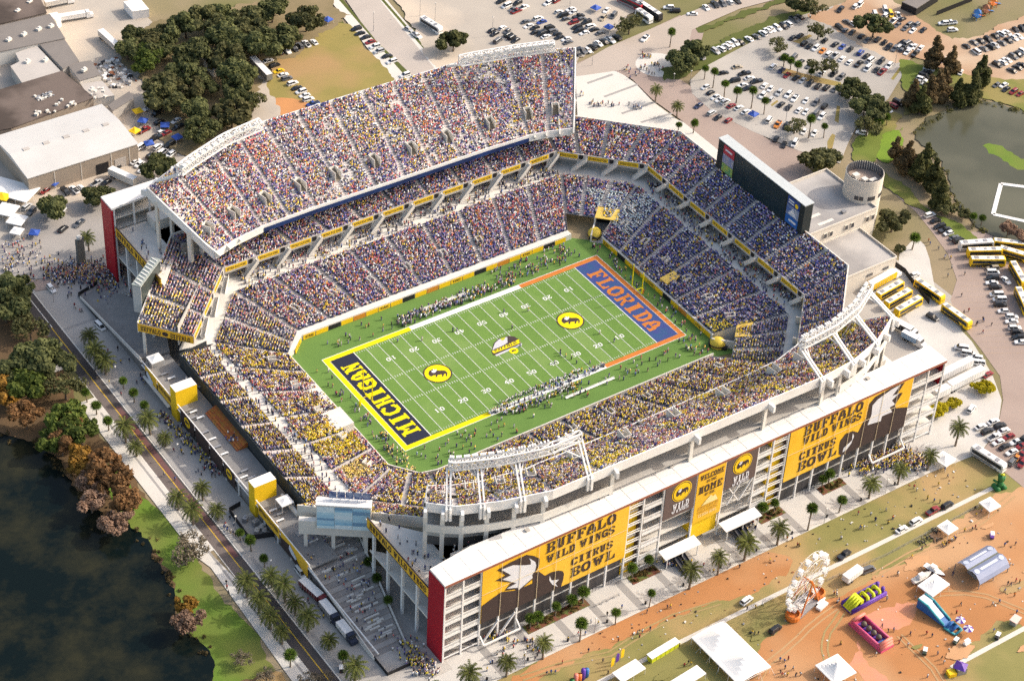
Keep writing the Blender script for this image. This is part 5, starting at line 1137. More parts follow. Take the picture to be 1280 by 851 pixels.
# goal posts
for s, lab in ((-1, 'yellow goal post at the navy end zone'), (1, 'yellow goal post at the blue end zone')):
    g = empty('goal_post', (s*56.6, 0, 0), lab, 'goal post', 'goal posts at both ends of the field')
    e = MB(); e.tube([(s*1.2, 0, 0), (s*1.2, 0, 2.0), (s*.6, 0, 2.9), (-s*1.7, 0, 3.05)], .12, 8); e.build('support', M_maize, g)
    e = MB(); e.tube([(-s*1.7, -2.85, 3.05), (-s*1.7, 2.85, 3.05)], .09, 8); e.build('crossbar', M_maize, g)
    for y in (-2.85, 2.85): e = MB(); e.tube([(-s*1.7, y, 3.05), (-s*1.7, y, 12.2)], .185, 8); e.build('upright', M_maize, g)
    e = MB(); e.box(s*.9, s*1.5, -.3, .3, 0, 1.9); e.build('base_pad', M_maize if s < 0 else M_gor, g)
# inflatable helmets in the tunnels
for (x, y, rz), lab in (((62.8, 36.0, -2.36), 'yellow inflatable team tunnel by the far corner of the field'), ((62.6, -36.3, 2.36), 'yellow inflatable team tunnel at the right corner of the field')):
    g = empty('inflatable_tunnel', (x, y, 0), lab, 'inflatable', None, rz); g.scale = (.82, .82, .82)
    e = MB(); e.lathe([(3.0, 0), (3.3, 1.4), (3.0, 2.6), (2.2, 3.5), (1.1, 4.0), (.2, 4.15)], 18, (0, 0, 0), 0, 1.1, .95); e.build('shell', mat('faded_yellow_vinyl', (.66, .50, .06), .6, (.56, .42, .05), .6, .5), g, smooth=True)
    e = MB(); e.tube([(2.6, -1.9, .2), (3.4, -1.7, 1.6), (3.5, 0, 2.2), (3.4, 1.7, 1.6), (2.6, 1.9, .2)], .35, 8); e.build('mouth_ring', M_black, g)
    e = MB(); e.lathe([(3.32, 1.15), (3.36, 1.5), (3.3, 1.75)], 18, (0, 0, 0), 0, 1.11, .96); e.build('band', M_brown, g, smooth=True)
    e = MB()
    for q in range(5): a = -1.0+q*.5; e.bar((3.0*math.cos(a), 2.8*math.sin(a), .1), (4.6*math.cos(a), 4.4*math.sin(a), .0), .06)
    e.build('tether', M_white, g)
    e = MB(); e.obox((-3.2, 1.8), 2, 1.4, 0, 1.6); e.build('blower_cover', M_black, g)
# player benches and equipment
for x0, x1, y, lab in ((-18, 4, 31.5, 'long white team bench on the far sideline'), (2, 22, -32.2, 'long white team bench on the near sideline')):
    g = empty('team_bench', ((x0+x1)/2, y, 0), lab, 'bench'); L = (x1-x0)/2
    e = MB(); e.box(-L, L, -.3, .3, .42, .5); e.build('seat', M_paintw, g)
    e = MB(); e.box(-L, L, .3, .38, .5, 1.0); e.build('backrest', M_paintw, g)
    for q in range(6): e = MB(); xx = -L+.5+q*(2*L-1)/5; e.box(xx-.1, xx+.1, -.25, .25, 0, .42); e.build('leg', M_steel, g)

# ------------------------------------------------------------------ trees and palms
def leaf_mat(name, dark, light, sc_=1.1, hue=.0):
    m = bpy.data.materials.new(name); m.use_nodes = True; nt = m.node_tree; b = nt.nodes['Principled BSDF']
    b.inputs['Roughness'].default_value = .75; b.inputs['Specular IOR Level'].default_value = .2
    tc = nt.nodes.new('ShaderNodeTexCoord'); n = nt.nodes.new('ShaderNodeTexNoise'); n.inputs['Scale'].default_value = sc_; n.inputs['Detail'].default_value = 5
    r = nt.nodes.new('ShaderNodeValToRGB'); r.color_ramp.elements[0].position = .36; r.color_ramp.elements[0].color = (*dark, 1); r.color_ramp.elements[1].position = .66; r.color_ramp.elements[1].color = (*light, 1)
    oi = nt.nodes.new('ShaderNodeObjectInfo'); mr = nt.nodes.new('ShaderNodeMapRange'); mr.inputs['To Min'].default_value = .78; mr.inputs['To Max'].default_value = 1.22
    vm = nt.nodes.new('ShaderNodeVectorMath'); vm.operation = 'SCALE'
    nt.links.new(tc.outputs['Object'], n.inputs['Vector']); nt.links.new(n.outputs['Fac'], r.inputs['Fac']); nt.links.new(oi.outputs['Random'], mr.inputs['Value'])
    nt.links.new(r.outputs['Color'], vm.inputs[0]); nt.links.new(mr.outputs['Result'], vm.inputs['Scale']); nt.links.new(vm.outputs['Vector'], b.inputs['Base Color'])
    tl = nt.nodes.new('ShaderNodeBsdfTranslucent'); ms = nt.nodes.new('ShaderNodeMixShader'); ms.inputs['Fac'].default_value = .38; out = nt.nodes['Material Output']   # thin leaves let light through
    nt.links.new(vm.outputs['Vector'], tl.inputs['Color']); nt.links.new(b.outputs['BSDF'], ms.inputs[1]); nt.links.new(tl.outputs['BSDF'], ms.inputs[2]); nt.links.new(ms.outputs['Shader'], out.inputs['Surface'])
    return m
M_bark = mat('bark', (.16, .12, .09), .95, (.09, .07, .055), 2.0, .6)
M_barkp = mat('palm_bark', (.24, .19, .14), .95, (.15, .115, .085), 3.0, .6)
L_oak = leaf_mat('oak_leaves', (.050, .064, .026), (.185, .195, .072), .8)
L_olive = leaf_mat('olive_leaves', (.06, .066, .026), (.18, .178, .072), .9)
L_bright = leaf_mat('bright_leaves', (.05, .08, .016), (.15, .185, .035), .9)
L_rust = leaf_mat('rust_needles', (.13, .07, .03), (.33, .18, .075), .9)
L_pink = leaf_mat('faded_pink_needles', (.20, .125, .085), (.40, .265, .185), .9)
L_orange = leaf_mat('orange_needles', (.17, .095, .02), (.42, .23, .04), .9)
L_cyp = leaf_mat('cypress_green', (.048, .056, .018), (.145, .145, .05), .8)
L_cypb = leaf_mat('cypress_brown', (.09, .065, .03), (.22, .155, .075), .8)
L_yellow = leaf_mat('yellow_leaves', (.30, .26, .01), (.62, .52, .02), .9)
L_palm = leaf_mat('date_palm_fronds', (.050, .065, .016), (.16, .175, .045), 1.6)
L_sabal = leaf_mat('sabal_fronds', (.045, .085, .012), (.15, .22, .035), 1.6)
L_twig = leaf_mat('bare_twigs', (.15, .125, .085), (.30, .25, .175), .9)
TR = np.random.default_rng(21)
def leaf_cloud(blobs, n, size, fill=.35):
    """leaf clumps (crossed quads) spread through a union of ellipsoid blobs"""
    w = np.array([b[3]**2 for b in blobs]); w = w/w.sum(); idx = TR.choice(len(blobs), n, p=w)
    B = np.array(blobs)[idx]
    d = TR.normal(size=(n, 3)); d /= np.linalg.norm(d, axis=1)[:, None]
    r = np.where(TR.random(n) < fill, TR.random(n)**.5, TR.uniform(.82, 1.08, n))[:, None]
    p = B[:, :3]+d*r*B[:, 3:4]*np.array([1, 1, .8])
    nrm = d*.9+TR.normal(size=(n, 3))*.55+np.array([0, 0, .35]); nrm /= np.linalg.norm(nrm, axis=1)[:, None]
    t = np.cross(nrm, TR.normal(size=(n, 3))); t /= np.linalg.norm(t, axis=1)[:, None]; b = np.cross(nrm, t)
    s = size*TR.uniform(.6, 1.3, n)[:, None]
    v = np.stack([p-t*s-b*s*.6, p+t*s*.3-b*s*.8, p+t*s+b*s*.5, p-t*s*.4+b*s*.8], 1).reshape(-1, 3)
    return v, np.arange(4*n).reshape(-1, 4)
def cloud_mesh(name, v, f, m):
    me = bpy.data.meshes.new(name); me.vertices.add(len(v)); me.vertices.foreach_set('co', v.astype(np.float32).ravel())
    me.loops.add(f.size); me.loops.foreach_set('vertex_index', f.astype(np.int32).ravel()); me.polygons.add(len(f)); me.polygons.foreach_set('loop_start', np.arange(0, f.size, 4, dtype=np.int32))
    me.materials.append(m); me.update(calc_edges=True); return me
def trunk_mesh(h, r, limbs, spread, m=M_bark, lh=.5):
    e = MB(); e.tube([(0, 0, 0), (r*.3, 0, h*.3), (0, r*.4, h*.65), (0, 0, h)], [r*1.35, r, r*.85, r*.5], 7)
    for k in range(limbs):
        a = 2*math.pi*k/limbs+TR.uniform(-.3, .3); z0 = h*TR.uniform(lh, .85); L = spread*TR.uniform(.6, .95)
        p = [(0, 0, z0), (math.cos(a)*L*.4, math.sin(a)*L*.4, z0+L*.35), (math.cos(a)*L, math.sin(a)*L, z0+L*.6)]
        e.tube(p, [r*.5, r*.35, r*.12], 5)
        for q in (-.5, .5): e.tube([p[1], (math.cos(a+q)*L*.8, math.sin(a+q)*L*.8, z0+L*.75)], [r*.25, r*.08], 4)
    return e.mesh('trunk', m)
PROTO = {}
def oak_proto(key, leafm, n=2600, R=5.5, H=9.0, size=.55, seed=1, flat=.75, fill=.3):
    for k in range(3):
        bl = []
        for j in range(26):
            a = TR.uniform(0, 6.28); q = R*math.sqrt(TR.uniform(.02, .85))*(1+.22*math.sin(2*a+k)); 
            bl.append((math.cos(a)*q, math.sin(a)*q, H*.60+TR.uniform(-.30, .62)*R*flat*(1-q/R*.6), R*TR.choice([.16, .2, .25, .3, .36])))
        v, f = leaf_cloud(bl, n, size, fill)
        PROTO.setdefault(key, []).append((trunk_mesh(H*.55, R*.055, 6, R*.75), cloud_mesh('crown', v, f, leafm)))
def cone_proto(key, leafm, n=3000, R=4.6, H=13.0, size=.5):
    for k in range(3):
        bl = []
        for j in range(20):
            t = (j+.5)/20; a = TR.uniform(0, 6.28); rr = R*(1-t**1.8)*TR.uniform(.2, .55); br = max(.7, R*(1-t**1.6)*TR.uniform(.36, .55))
            bl.append((math.cos(a)*rr, math.sin(a)*rr, H*(.16+.80*t), br))
        v, f = leaf_cloud(bl, n, size, .3)
        PROTO.setdefault(key, []).append((trunk_mesh(H*.7, R*.08, 4, R*.5), cloud_mesh('crown', v, f, leafm)))
oak_proto('oak', L_oak, 3400, 6.0, 9.5, .55); oak_proto('olive', L_olive, 2200); oak_proto('thick_olive', leaf_mat('brown_olive_leaves', (.055, .056, .022), (.17, .16, .065), .8), 2800, 6.0, 9.0); oak_proto('bright', L_bright, 2200); oak_proto('yellow', L_yellow, 1500, 3.0, 3.6, .4)
oak_proto('rust', L_rust, 2400, 4.6, 10, .45, flat=1.1); oak_proto('pink', L_pink, 1700, 4.2, 8, .40); oak_proto('orange', L_orange, 2000, 4.4, 9, .45, flat=1.1)
oak_proto('bare', L_twig, 900, 5, 8, .32, fill=.5); oak_proto('thin', L_olive, 900, 5, 8.5, .38, fill=.5)
cone_proto('cypress', L_cyp); cone_proto('brown_cypress', L_cypb)
def date_palm(H=7.6, R=3.9, nf=38, lm=L_palm, drop=1.0, wid=.30):
    t = MB(); t.tube([(0, 0, 0), (.05, 0, H*.5), (0, .06, H)], [.42, .30, .34], 8)
    t.lathe([(.34, H-.9), (.52, H-.4), (.50, H+.1), (.2, H+.5)], 8)
    v, f = [], []
    for k in range(nf):
        a = k*2.39996; up = 1.25-1.55*(k/nf)**.85; L = R*TR.uniform(.85, 1.08)
        pts = []; p = np.array([0, 0, H+.1]); el = up
        for s in range(7):
            pts.append(p.copy()); d = np.array([math.cos(a)*math.cos(el), math.sin(a)*math.cos(el), math.sin(el)]); p = p+d*L/6; el -= .24*drop
        side = np.array([-math.sin(a), math.cos(a), 0])
        for s in range(6):
            for sg in (-1, 1):
                w0 = wid*(.55+.9*math.sin(math.pi*(s+.6)/7)); q0, q1 = pts[s], pts[s+1]; m_ = q0*.55+q1*.45
                tip = m_+side*sg*w0*1.6+(q1-q0)*.55+np.array([0, 0, -.14])
                i = len(v); v += [q0, m_, tip, q0*.8+tip*.2+(0, 0, .02)]; f.append((i, i+1, i+2, i+3))
                tip2 = q1*.5+m_*.5+side*sg*w0*1.5+(q1-q0)*.6+np.array([0, 0, -.16])
                i = len(v); v += [m_, q1, tip2, m_*.75+tip2*.25]; f.append((i, i+1, i+2, i+3))
    return t.mesh('trunk', M_barkp), cloud_mesh('crown', np.array(v), np.array(f), lm)
def sabal(H=7.2, R=1.9, lm=L_sabal):
    t = MB(); t.tube([(0, 0, 0), (.06, 0, H*.5), (0, 0, H)], [.26, .20, .2], 7)
    v, f = [], []
    for k in range(30):
        a = k*2.39996; el = 1.35-2.1*(k/30); c = np.array([math.cos(a)*math.cos(el), math.sin(a)*math.cos(el), math.sin(el)])
        base = np.array([0, 0, H])+c*R*.14; s = np.array([-math.sin(a), math.cos(a), 0]); u = np.cross(c, s)
        for j in range(9):
            g = (j-4)*.33; dr = c*math.cos(g)+s*math.sin(g); tip = base+dr*R*.92*TR.uniform(.85, 1.1)+np.array([0, 0, -.28*R*.5]); n_ = s*math.cos(g)-c*math.sin(g)
            i = len(v); v += [base, base+dr*R*.45+n_*.13, tip, base+dr*R*.45-n_*.13]; f.append((i, i+1, i+2, i+3))
    return t.mesh('trunk', M_barkp), cloud_mesh('crown', np.array(v), np.array(f), lm)
PROTO['date'] = [date_palm() for _ in range(3)]
PROTO['date_low'] = [date_palm(5.6, 3.9) for _ in range(2)]
PROTO['sabal'] = [sabal(), sabal(6.4, 2.0)]
PROTO['sabal_low'] = [sabal(4.6, 2.0), sabal(4.0, 1.9)]
def plant(kind, name, x, y, s, label, group=None, rz=None, sz=None):
    tm, cm = PROTO[kind][int(TR.integers(0, len(PROTO[kind])))]
    o = empty(name, (x, y, 0), label, 'palm' if 'palm' in name else ('shrub' if 'shrub' in name else 'tree'), group, TR.uniform(0, 6.28) if rz is None else rz)
    o.scale = (s, s, s*(TR.uniform(.86, 1.2) if 'palm' in name else 1)); o.rotation_euler[0] = TR.normal()*.035 if 'palm' in name else 0
    put('trunk', tm, (0, 0, 0), 0, o); put('crown', cm, (0, 0, 0), 0, o); return o
def grove(kind, name, pts, s, text, group, var=.15):
    pts = sorted(pts, key=lambda p: p[0]*.827-p[1]*.56)
    for i, p in enumerate(pts):
        k = s*TR.uniform(1-var, 1+var)
        plant(kind, name, p[0], p[1], k, text % nth(i) if '%s' in text else text, group)
# north-west woods
def mixed(pts, s, text, group, kinds):
    pts = sorted(pts, key=lambda p: p[0]*.827-p[1]*.56)
    for i, p in enumerate(pts): plant(kinds[i % len(kinds)], 'oak_tree', p[0], p[1], s*TR.uniform(.7, 1.22), text % nth(i), group)
mixed([(-22.5, 233.6), (-10.9, 232.9), (-2.1, 229.0), (6.4, 229.0), (15.4, 229.9), (19.5, 221.5), (18.8, 211.2), (27.0, 201.8), (-23.3, 217.9), (-13.2, 216.7), (-10.1, 206.8), (6.1, 212.6), (7.4, 206.0), (15.7, 201.2), (-24.4, 186.1), (-15.1, 188.4), (-27.0, 174.5), (-2.0, 188.6), (-9.3, 173.0), (-4.4, 169.0), (-16.8, 163.3), (-29.7, 226.1), (-22.4, 226.6), (-13.2, 223.7), (4.4, 218.3), (-2.3, 203.5), (1.3, 199.1), (-18.7, 194.9), (-5.2, 180.5)], 1.14, 'oak in the woods behind the far stand, %s from the left', 'oaks in the woods behind the far stand', ['oak', 'oak', 'thick_olive', 'oak', 'olive', 'oak', 'thin'])
grove('olive', 'oak_tree', [(-31.1, 193.2), (42.6, 209.5), (22.4, 222.3), (-33.7, 186.0)], 1.15, 'olive-green oak at the edge of the woods, %s from the left', 'oaks at the edge of the woods')
grove('bright', 'broadleaf_tree', [(-23.3, 217.9), (-27.3, 214.5)], 1.0, 'yellow-green tree inside the dark woods, %s from the left', 'yellow-green trees in the woods')
grove('oak', 'oak_tree', [(33.9, 222.4), (-30.9, 160.6)], 1.25, 'lone dark oak near the dry parking field, %s from the left', 'lone oaks by the dry field')
grove('oak', 'oak_tree', [(-54.9, 146.7), (-82.6, 143.3), (-99.7, 144.8)], 1.0, 'oak beside the beige warehouse yard, %s from the left', 'oaks in front of the warehouse')
plant('oak', 'oak_tree', *(86.4, 166.8), .95, 'dark oak at the corner of the street and the sandy lot')
plant('thin', 'small_tree', *(156.8, 142.2), 1.1, 'thin olive tree beside the parked coaches')
# west bank
grove('oak', 'oak_tree', [(-131.2, 104.4), (-137.6, 98.8), (-140.9, 68.0), (-147.8, 67.3), (-137.7, 64.5), (-132.0, 109.1)], 1.15, 'dark oak on the lake bank by the road, %s from the left', 'oaks on the lake bank')
grove('bright', 'broadleaf_tree', [(-148.7, 57.0), (-145.4, 36.7), (-143.0, 29.2), (-151.2, 31.3), (-142.3, 39.4)], 1.1, 'mid-green bushy tree on the lake bank, %s from the left', 'green trees on the lake bank')
grove('thin', 'small_tree', [(-135.1, 84.8), (-135.3, 90.8), (-137.8, 52.0)], 1.1, 'thin olive tree leaning over the road edge, %s from the left', 'thin trees by the road')
grove('orange', 'bald_cypress', [(-156.7, 55.6), (-154.4, 61.9), (-147.3, 20.1)], 1.0, 'orange-leaved tree at the lake edge, %s from the left', 'orange trees at the lake edge')
grove('rust', 'bald_cypress', [(-150.2, 27.8), (-144.0, 11.0), (-147.2, 7.2), (-144.3, 1.9), (-146.0, -6.1), (-144.8, 33.4), (-154.5, 45.3)], 1.0, 'rust-brown tree along the dark lake, %s from the left', 'rust trees at the lake')
grove('pink', 'bald_cypress', [(-148.9, -10.0), (-152.4, -12.7), (-153.6, -0.3), (-151.8, -60.3), (-150.6, 7.7)], .95, 'faded pink-brown tree at the water edge, %s from the left', 'faded trees at the lake')
plant('orange', 'bald_cypress', *(-148.6, -52.9), .72, 'small golden tree alone on the lake edge')
plant('orange', 'bald_cypress', *(-149.3, 17.0), .95, 'bright orange tree among the rust trees')
grove('bare', 'bare_tree', [(-135.7, -32.9), (-139.6, -35.1)], 1.05, 'nearly bare spreading tree beside the white walk, %s from the left', 'bare trees at the walk')
grove('bare', 'bare_tree', [(-144.5, -79.0), (-131.8, -95.2), (-128.2, -98.0), (-141.8, -88.4)], .6, 'small bare tree near the lawn at the lower left, %s from the left', 'small bare trees on the lawn')
# north-east
grove('olive', 'oak_tree', [(159.1, 26.0), (158.9, -17.6), (164.0, 26.2)], 1.15, 'round olive oak near the rotunda building, %s from the left', 'olive oaks near the rotunda')
grove('oak', 'oak_tree', [(200.6, 45.5), (205.3, 57.3), (205.6, 44.8), (244.0, 89.1), (166.2, 109.8), (157.7, 107.6), (204.0, 41.4)], .95, 'dark oak standing between parked cars, %s from the left', 'oaks in the car park')
grove('thin', 'small_tree', [(201.1, 99.9), (206.1, 77.0), (231.3, 114.3), (222.5, 99.1), (169.0, 50.3), (192.5, 34.5)], .95, 'thin pale tree in a car park island, %s from the left', 'thin trees in the car park')
plant('oak', 'oak_tree', *(228.7, 120.8), .7, 'small dark tree beside the far road')
grove('brown_cypress', 'cypress_tree', [(250.5, 59.5), (253.9, 52.8), (234.0, 40.1), (221.5, 40.6), (239.8, 42.4), (189.3, 15.0), (189.6, 8.6), (228.5, 38.8)], 1.05, 'brown cypress by the pond, %s from the left', 'brown cypresses by the pond')
grove('cypress', 'cypress_tree', [(221.6, 36.0), (239.5, 33.5), (244.9, 31.5), (256.7, 38.4), (194.2, 3.8), (189.6, -5.7), (185.0, -15.1), (188.9, 1.8)], 1.08, 'green cypress by the pond, %s from the left', 'green cypresses by the pond')
grove('pink', 'bald_cypress', [(194.1, -41.9), (195.7, -48.1)], .75, 'round brown tree at the pond beside the coaches, %s from the left', 'brown trees at the pond')
grove('olive', 'shrub', [(186.7, -20.7), (182.6, -19.0), (152.9, -29.0), (188.3, -25.1)], .45, 'low shrub on the pond bank, %s from the left', 'shrubs on the pond bank')
grove('yellow', 'flowering_shrub', [(124.6, -101.4), (110.3, -101.8), (105.6, -102.3), (102.8, -102.9), (126.4, -101.0)], .95, 'yellow-flowering shrub beside the white trailers, %s from the left', 'yellow shrubs by the trailers')
# palms
def row(kind, name, pts, text, group, s=1.0):
    for i, p in enumerate(pts): plant(kind, name, p[0], p[1], s*TR.uniform(.8, 1.14), text % nth(i), group)
row('date_low', 'date_palm', [(-130.7, 23), (-130.7, 15.5), (-130.6, -12.9), (-129.9, -21), (-130.6, -56.4), (-130.6, -63.9), (-130.9, -71.2), (-130.9, -78.1)], 'feather palm on the lake side of the road, %s from the far end', 'feather palms on the lake side of the road')
row('date_low', 'date_palm', [(-119.8, 71.8), (-121.7, 62.5), (-121.5, 56.5), (-122.4, 22.4), (-121, 14.8), (-122.3, -13.1), (-122.6, -23.3), (-122.4, -56.8), (-122.1, -64.1), (-122.1, -70.4), (-122.3, -77.8), (-120.5, -87.2), (-120.5, -101.5)], 'feather palm on the stadium side of the road, %s from the far end', 'feather palms on the stadium side of the road')
row('sabal_low', 'sabal_palm', [(-132.7, 47), (-132.7, 40), (-132.8, 31), (-133.2, -86.9)], 'small fan palm on the lake side of the road, %s from the far end', 'fan palms on the lake side of the road')
row('sabal_low', 'sabal_palm', [(-119.8, 46.9), (-119.8, 39.1), (-119.2, 32.6), (-120.9, -34.6), (-120.3, -40.3), (-120.2, -48.4), (-120, -94), (-119.6, -108)], 'small fan palm on the stadium side of the road, %s from the far end', 'fan palms on the stadium side of the road')
row('sabal_low', 'sabal_palm', [(-92.6, -57), (-94.5, -66), (-95.8, -73), (-97.4, -82)], 'fan palm beside the terraced stair, %s from the top', 'fan palms beside the terraced stair')
row('date', 'date_palm', [(-95, -122), (-82.5, -122.4), (-69.8, -122.4), (-16.2, -122.5), (-5.1, -122.3), (5.6, -121.8), (18.5, -121.9), (56.9, -121), (69.2, -121), (82, -121), (98, -117)], 'tall feather palm on the apron below the banners, %s from the left', 'feather palms on the apron')
row('sabal', 'sabal_palm', [(-56.7, -122.5), (-43.8, -122.5), (-31.1, -122.2), (30.9, -121.9), (44.4, -121)], 'tall fan palm on the apron below the banners, %s from the left', 'fan palms on the apron')
row('sabal_low', 'sabal_palm', [(-66, -110.4), (-63.4, -110.6), (-57, -110.4), (-51, -110.3), (-47, -110.5), (-28, -109.7), (-22, -109.5), (22, -110), (27, -110), (47, -109.6), (50, -109.4), (-103.5, -118)], 'bushy palm in the planting beds below the banners, %s from the left', 'bushy palms in the planting beds', 1.05)
row('sabal', 'sabal_palm', [(162.5, 98.8), (161.6, 92.1), (161.3, 84.5), (162.8, 78.7), (165.6, 72.7), (167.3, 66.9), (171.9, 45.1), (177.1, 42.1)], 'tall thin fan palm along the edge of the car park, %s from the left', 'fan palms at the car park edge')
row('sabal_low', 'sabal_palm', [(196.7, 90.1), (197.5, 86.8), (197.9, 83.2), (200.9, 78.0)], 'fan palm in the car park median, %s from the left', 'fan palms in the median')
row('date', 'date_palm', [(135.3, 95.5), (136.2, 82.7)], 'feather palm at the rim of the white plaza, %s from the left', 'feather palms at the white plaza')
row('sabal_low', 'sabal_palm', [(131.2, 75.2), (135.0, 70.6)], 'small fan palm behind the far right seats, %s from the left', 'fan palms behind the far right seats')
row('sabal_low', 'sabal_palm', [(198.9, 35.1), (204.5, 36.2), (187.7, -30.0), (190.7, -31.8)], 'slim palm on the grass near the pond, %s from the left', 'palms near the pond')
plant('sabal', 'sabal_palm', *(165.2, 125.3), 1, 'single fan palm beside the far road')
plant('sabal_low', 'sabal_palm', *(158.2, -29.7), 1.2, 'single fan palm beside the office building corner')
plant('date', 'date_palm', *(-97.1, 120.0), .9, 'single feather palm on the plaza beside the dark pylon')
# planting beds under the banner wall
for i, (x0, x1) in enumerate([(-67.8, -45.6), (-29.6, -19.3), (20.2, 30), (45.4, 55.2)]):
    e = MB(); e.box(x0, x1, -112.4, -108.9, 0, .25); o = e.build('planting_bed', M_mulch); tag(o, 'raised planting bed of low mixed shrubs below the banners, %s from the left' % nth(i), 'planting bed', 'planting beds below the banners')
    bl = [(TR.uniform(x0+.6, x1-.6), TR.uniform(-111.9, -109.3), .45, TR.uniform(.35, .7)) for _ in range(int((x1-x0)*2.0))]
    v, f = leaf_cloud(bl, 900, .22, .3); me = cloud_mesh('shrubs', v, f, leaf_mat('bed_shrubs_%d' % i, (.05, .055, .015), (.22, .14, .04), .5)); put('shrubs', me, (0, 0, 0), 0, o)
# water-edge reeds and undergrowth
lk = [lake[i] for i in range(6, len(lake))]
bl = []
for a, b in zip(lk[:-1], lk[1:]):
    for _ in range(int(math.dist(a, b)*.9)):
        t = TR.random(); bl.append((a[0]+(b[0]-a[0])*t+TR.normal()*1.2, a[1]+(b[1]-a[1])*t+TR.normal()*1.2, .3, TR.uniform(.3, .8)))
v, f = leaf_cloud(bl, 2600, .24, .4); o = bpy.data.objects.new('undergrowth', cloud_mesh('undergrowth', v, f, leaf_mat('bank_weeds', (.05, .04, .018), (.17, .12, .05), .3))); COL.objects.link(o); tag(o, 'brown reeds and weeds along the dark lake edge', 'undergrowth', kind='stuff')
bl = []
pe = [(210.1, 25.1), (223.4, 30.3), (240.0, 31.9), (249.9, 29.5), (254.7, 22.1), (259.9, 13.8)]+[]
pf = [(207.8, 15.6), (206.1, 8.4), (199.8, -3.3), (193.2, -14.4), (190.2, -23.3), (188.8, -36.3)]
for q in (pe, pf):
    for a, b in zip(q[:-1], q[1:]):
        for _ in range(int(math.dist(a, b)*.8)): t = TR.random(); bl.append((a[0]+(b[0]-a[0])*t+TR.normal(), a[1]+(b[1]-a[1])*t+TR.normal(), .4, TR.uniform(.5, 1.3)))
v, f = leaf_cloud(bl, 1800, .3, .4); o = bpy.data.objects.new('undergrowth', cloud_mesh('undergrowth', v, f, leaf_mat('pond_weeds', (.05, .055, .018), (.17, .16, .05), .3))); COL.objects.link(o); tag(o, 'green reeds around the edge of the olive pond', 'undergrowth', kind='stuff')

# ------------------------------------------------------------------ vehicles
CARCOL = {'w': ('white', (.78, .78, .77)), 's': ('silver', (.46, .47, .48)), 'k': ('black', (.018, .019, .022)), 'g': ('grey', (.12, .125, .135)), 'b': ('blue', (.03, .07, .30)), 'r': ('dark red', (.24, .022, .025)), 't': ('tan', (.40, .34, .25)), 'y': ('yellow', (.80, .55, .03)), 'o': ('orange', (.62, .22, .03)), 'n': ('navy', (.025, .035, .085))}
M_tyre = mat('tyre_rubber', (.02, .02, .02), .9); M_rim = mat('alloy_rim', (.45, .45, .46), .4, metal=.6)
M_lampw = mat('headlamp', (.75, .75, .72), .25); M_lampr = mat('tail_lamp', (.35, .02, .02), .3)
def paint(c):
    n, col = CARCOL[c]; k = n.replace(' ', '_')+'_car_paint'
    return mat(k, col, .28, tuple(a*.93 for a in col), .5, .5, spec=.5)
CARS = {   # length, width, profile stations (x, zlow, zhood) and cabin (x0,x1,x2,x3,zroof)
 'sedan': (4.7, 1.82, .82, (-1.75, -1.15, .35, 1.05), 1.42), 'SUV': (4.8, 1.92, 1.0, (-2.3, -2.0, .45, 1.15), 1.76),
 'pickup truck': (5.6, 1.98, 1.05, (-.55, -.40, .75, 1.35), 1.84), 'van': (5.0, 1.98, 1.05, (-2.42, -2.25, 1.0, 1.75), 1.98), 'hatchback': (4.1, 1.76, .86, (-1.95, -1.5, .3, .95), 1.48)}
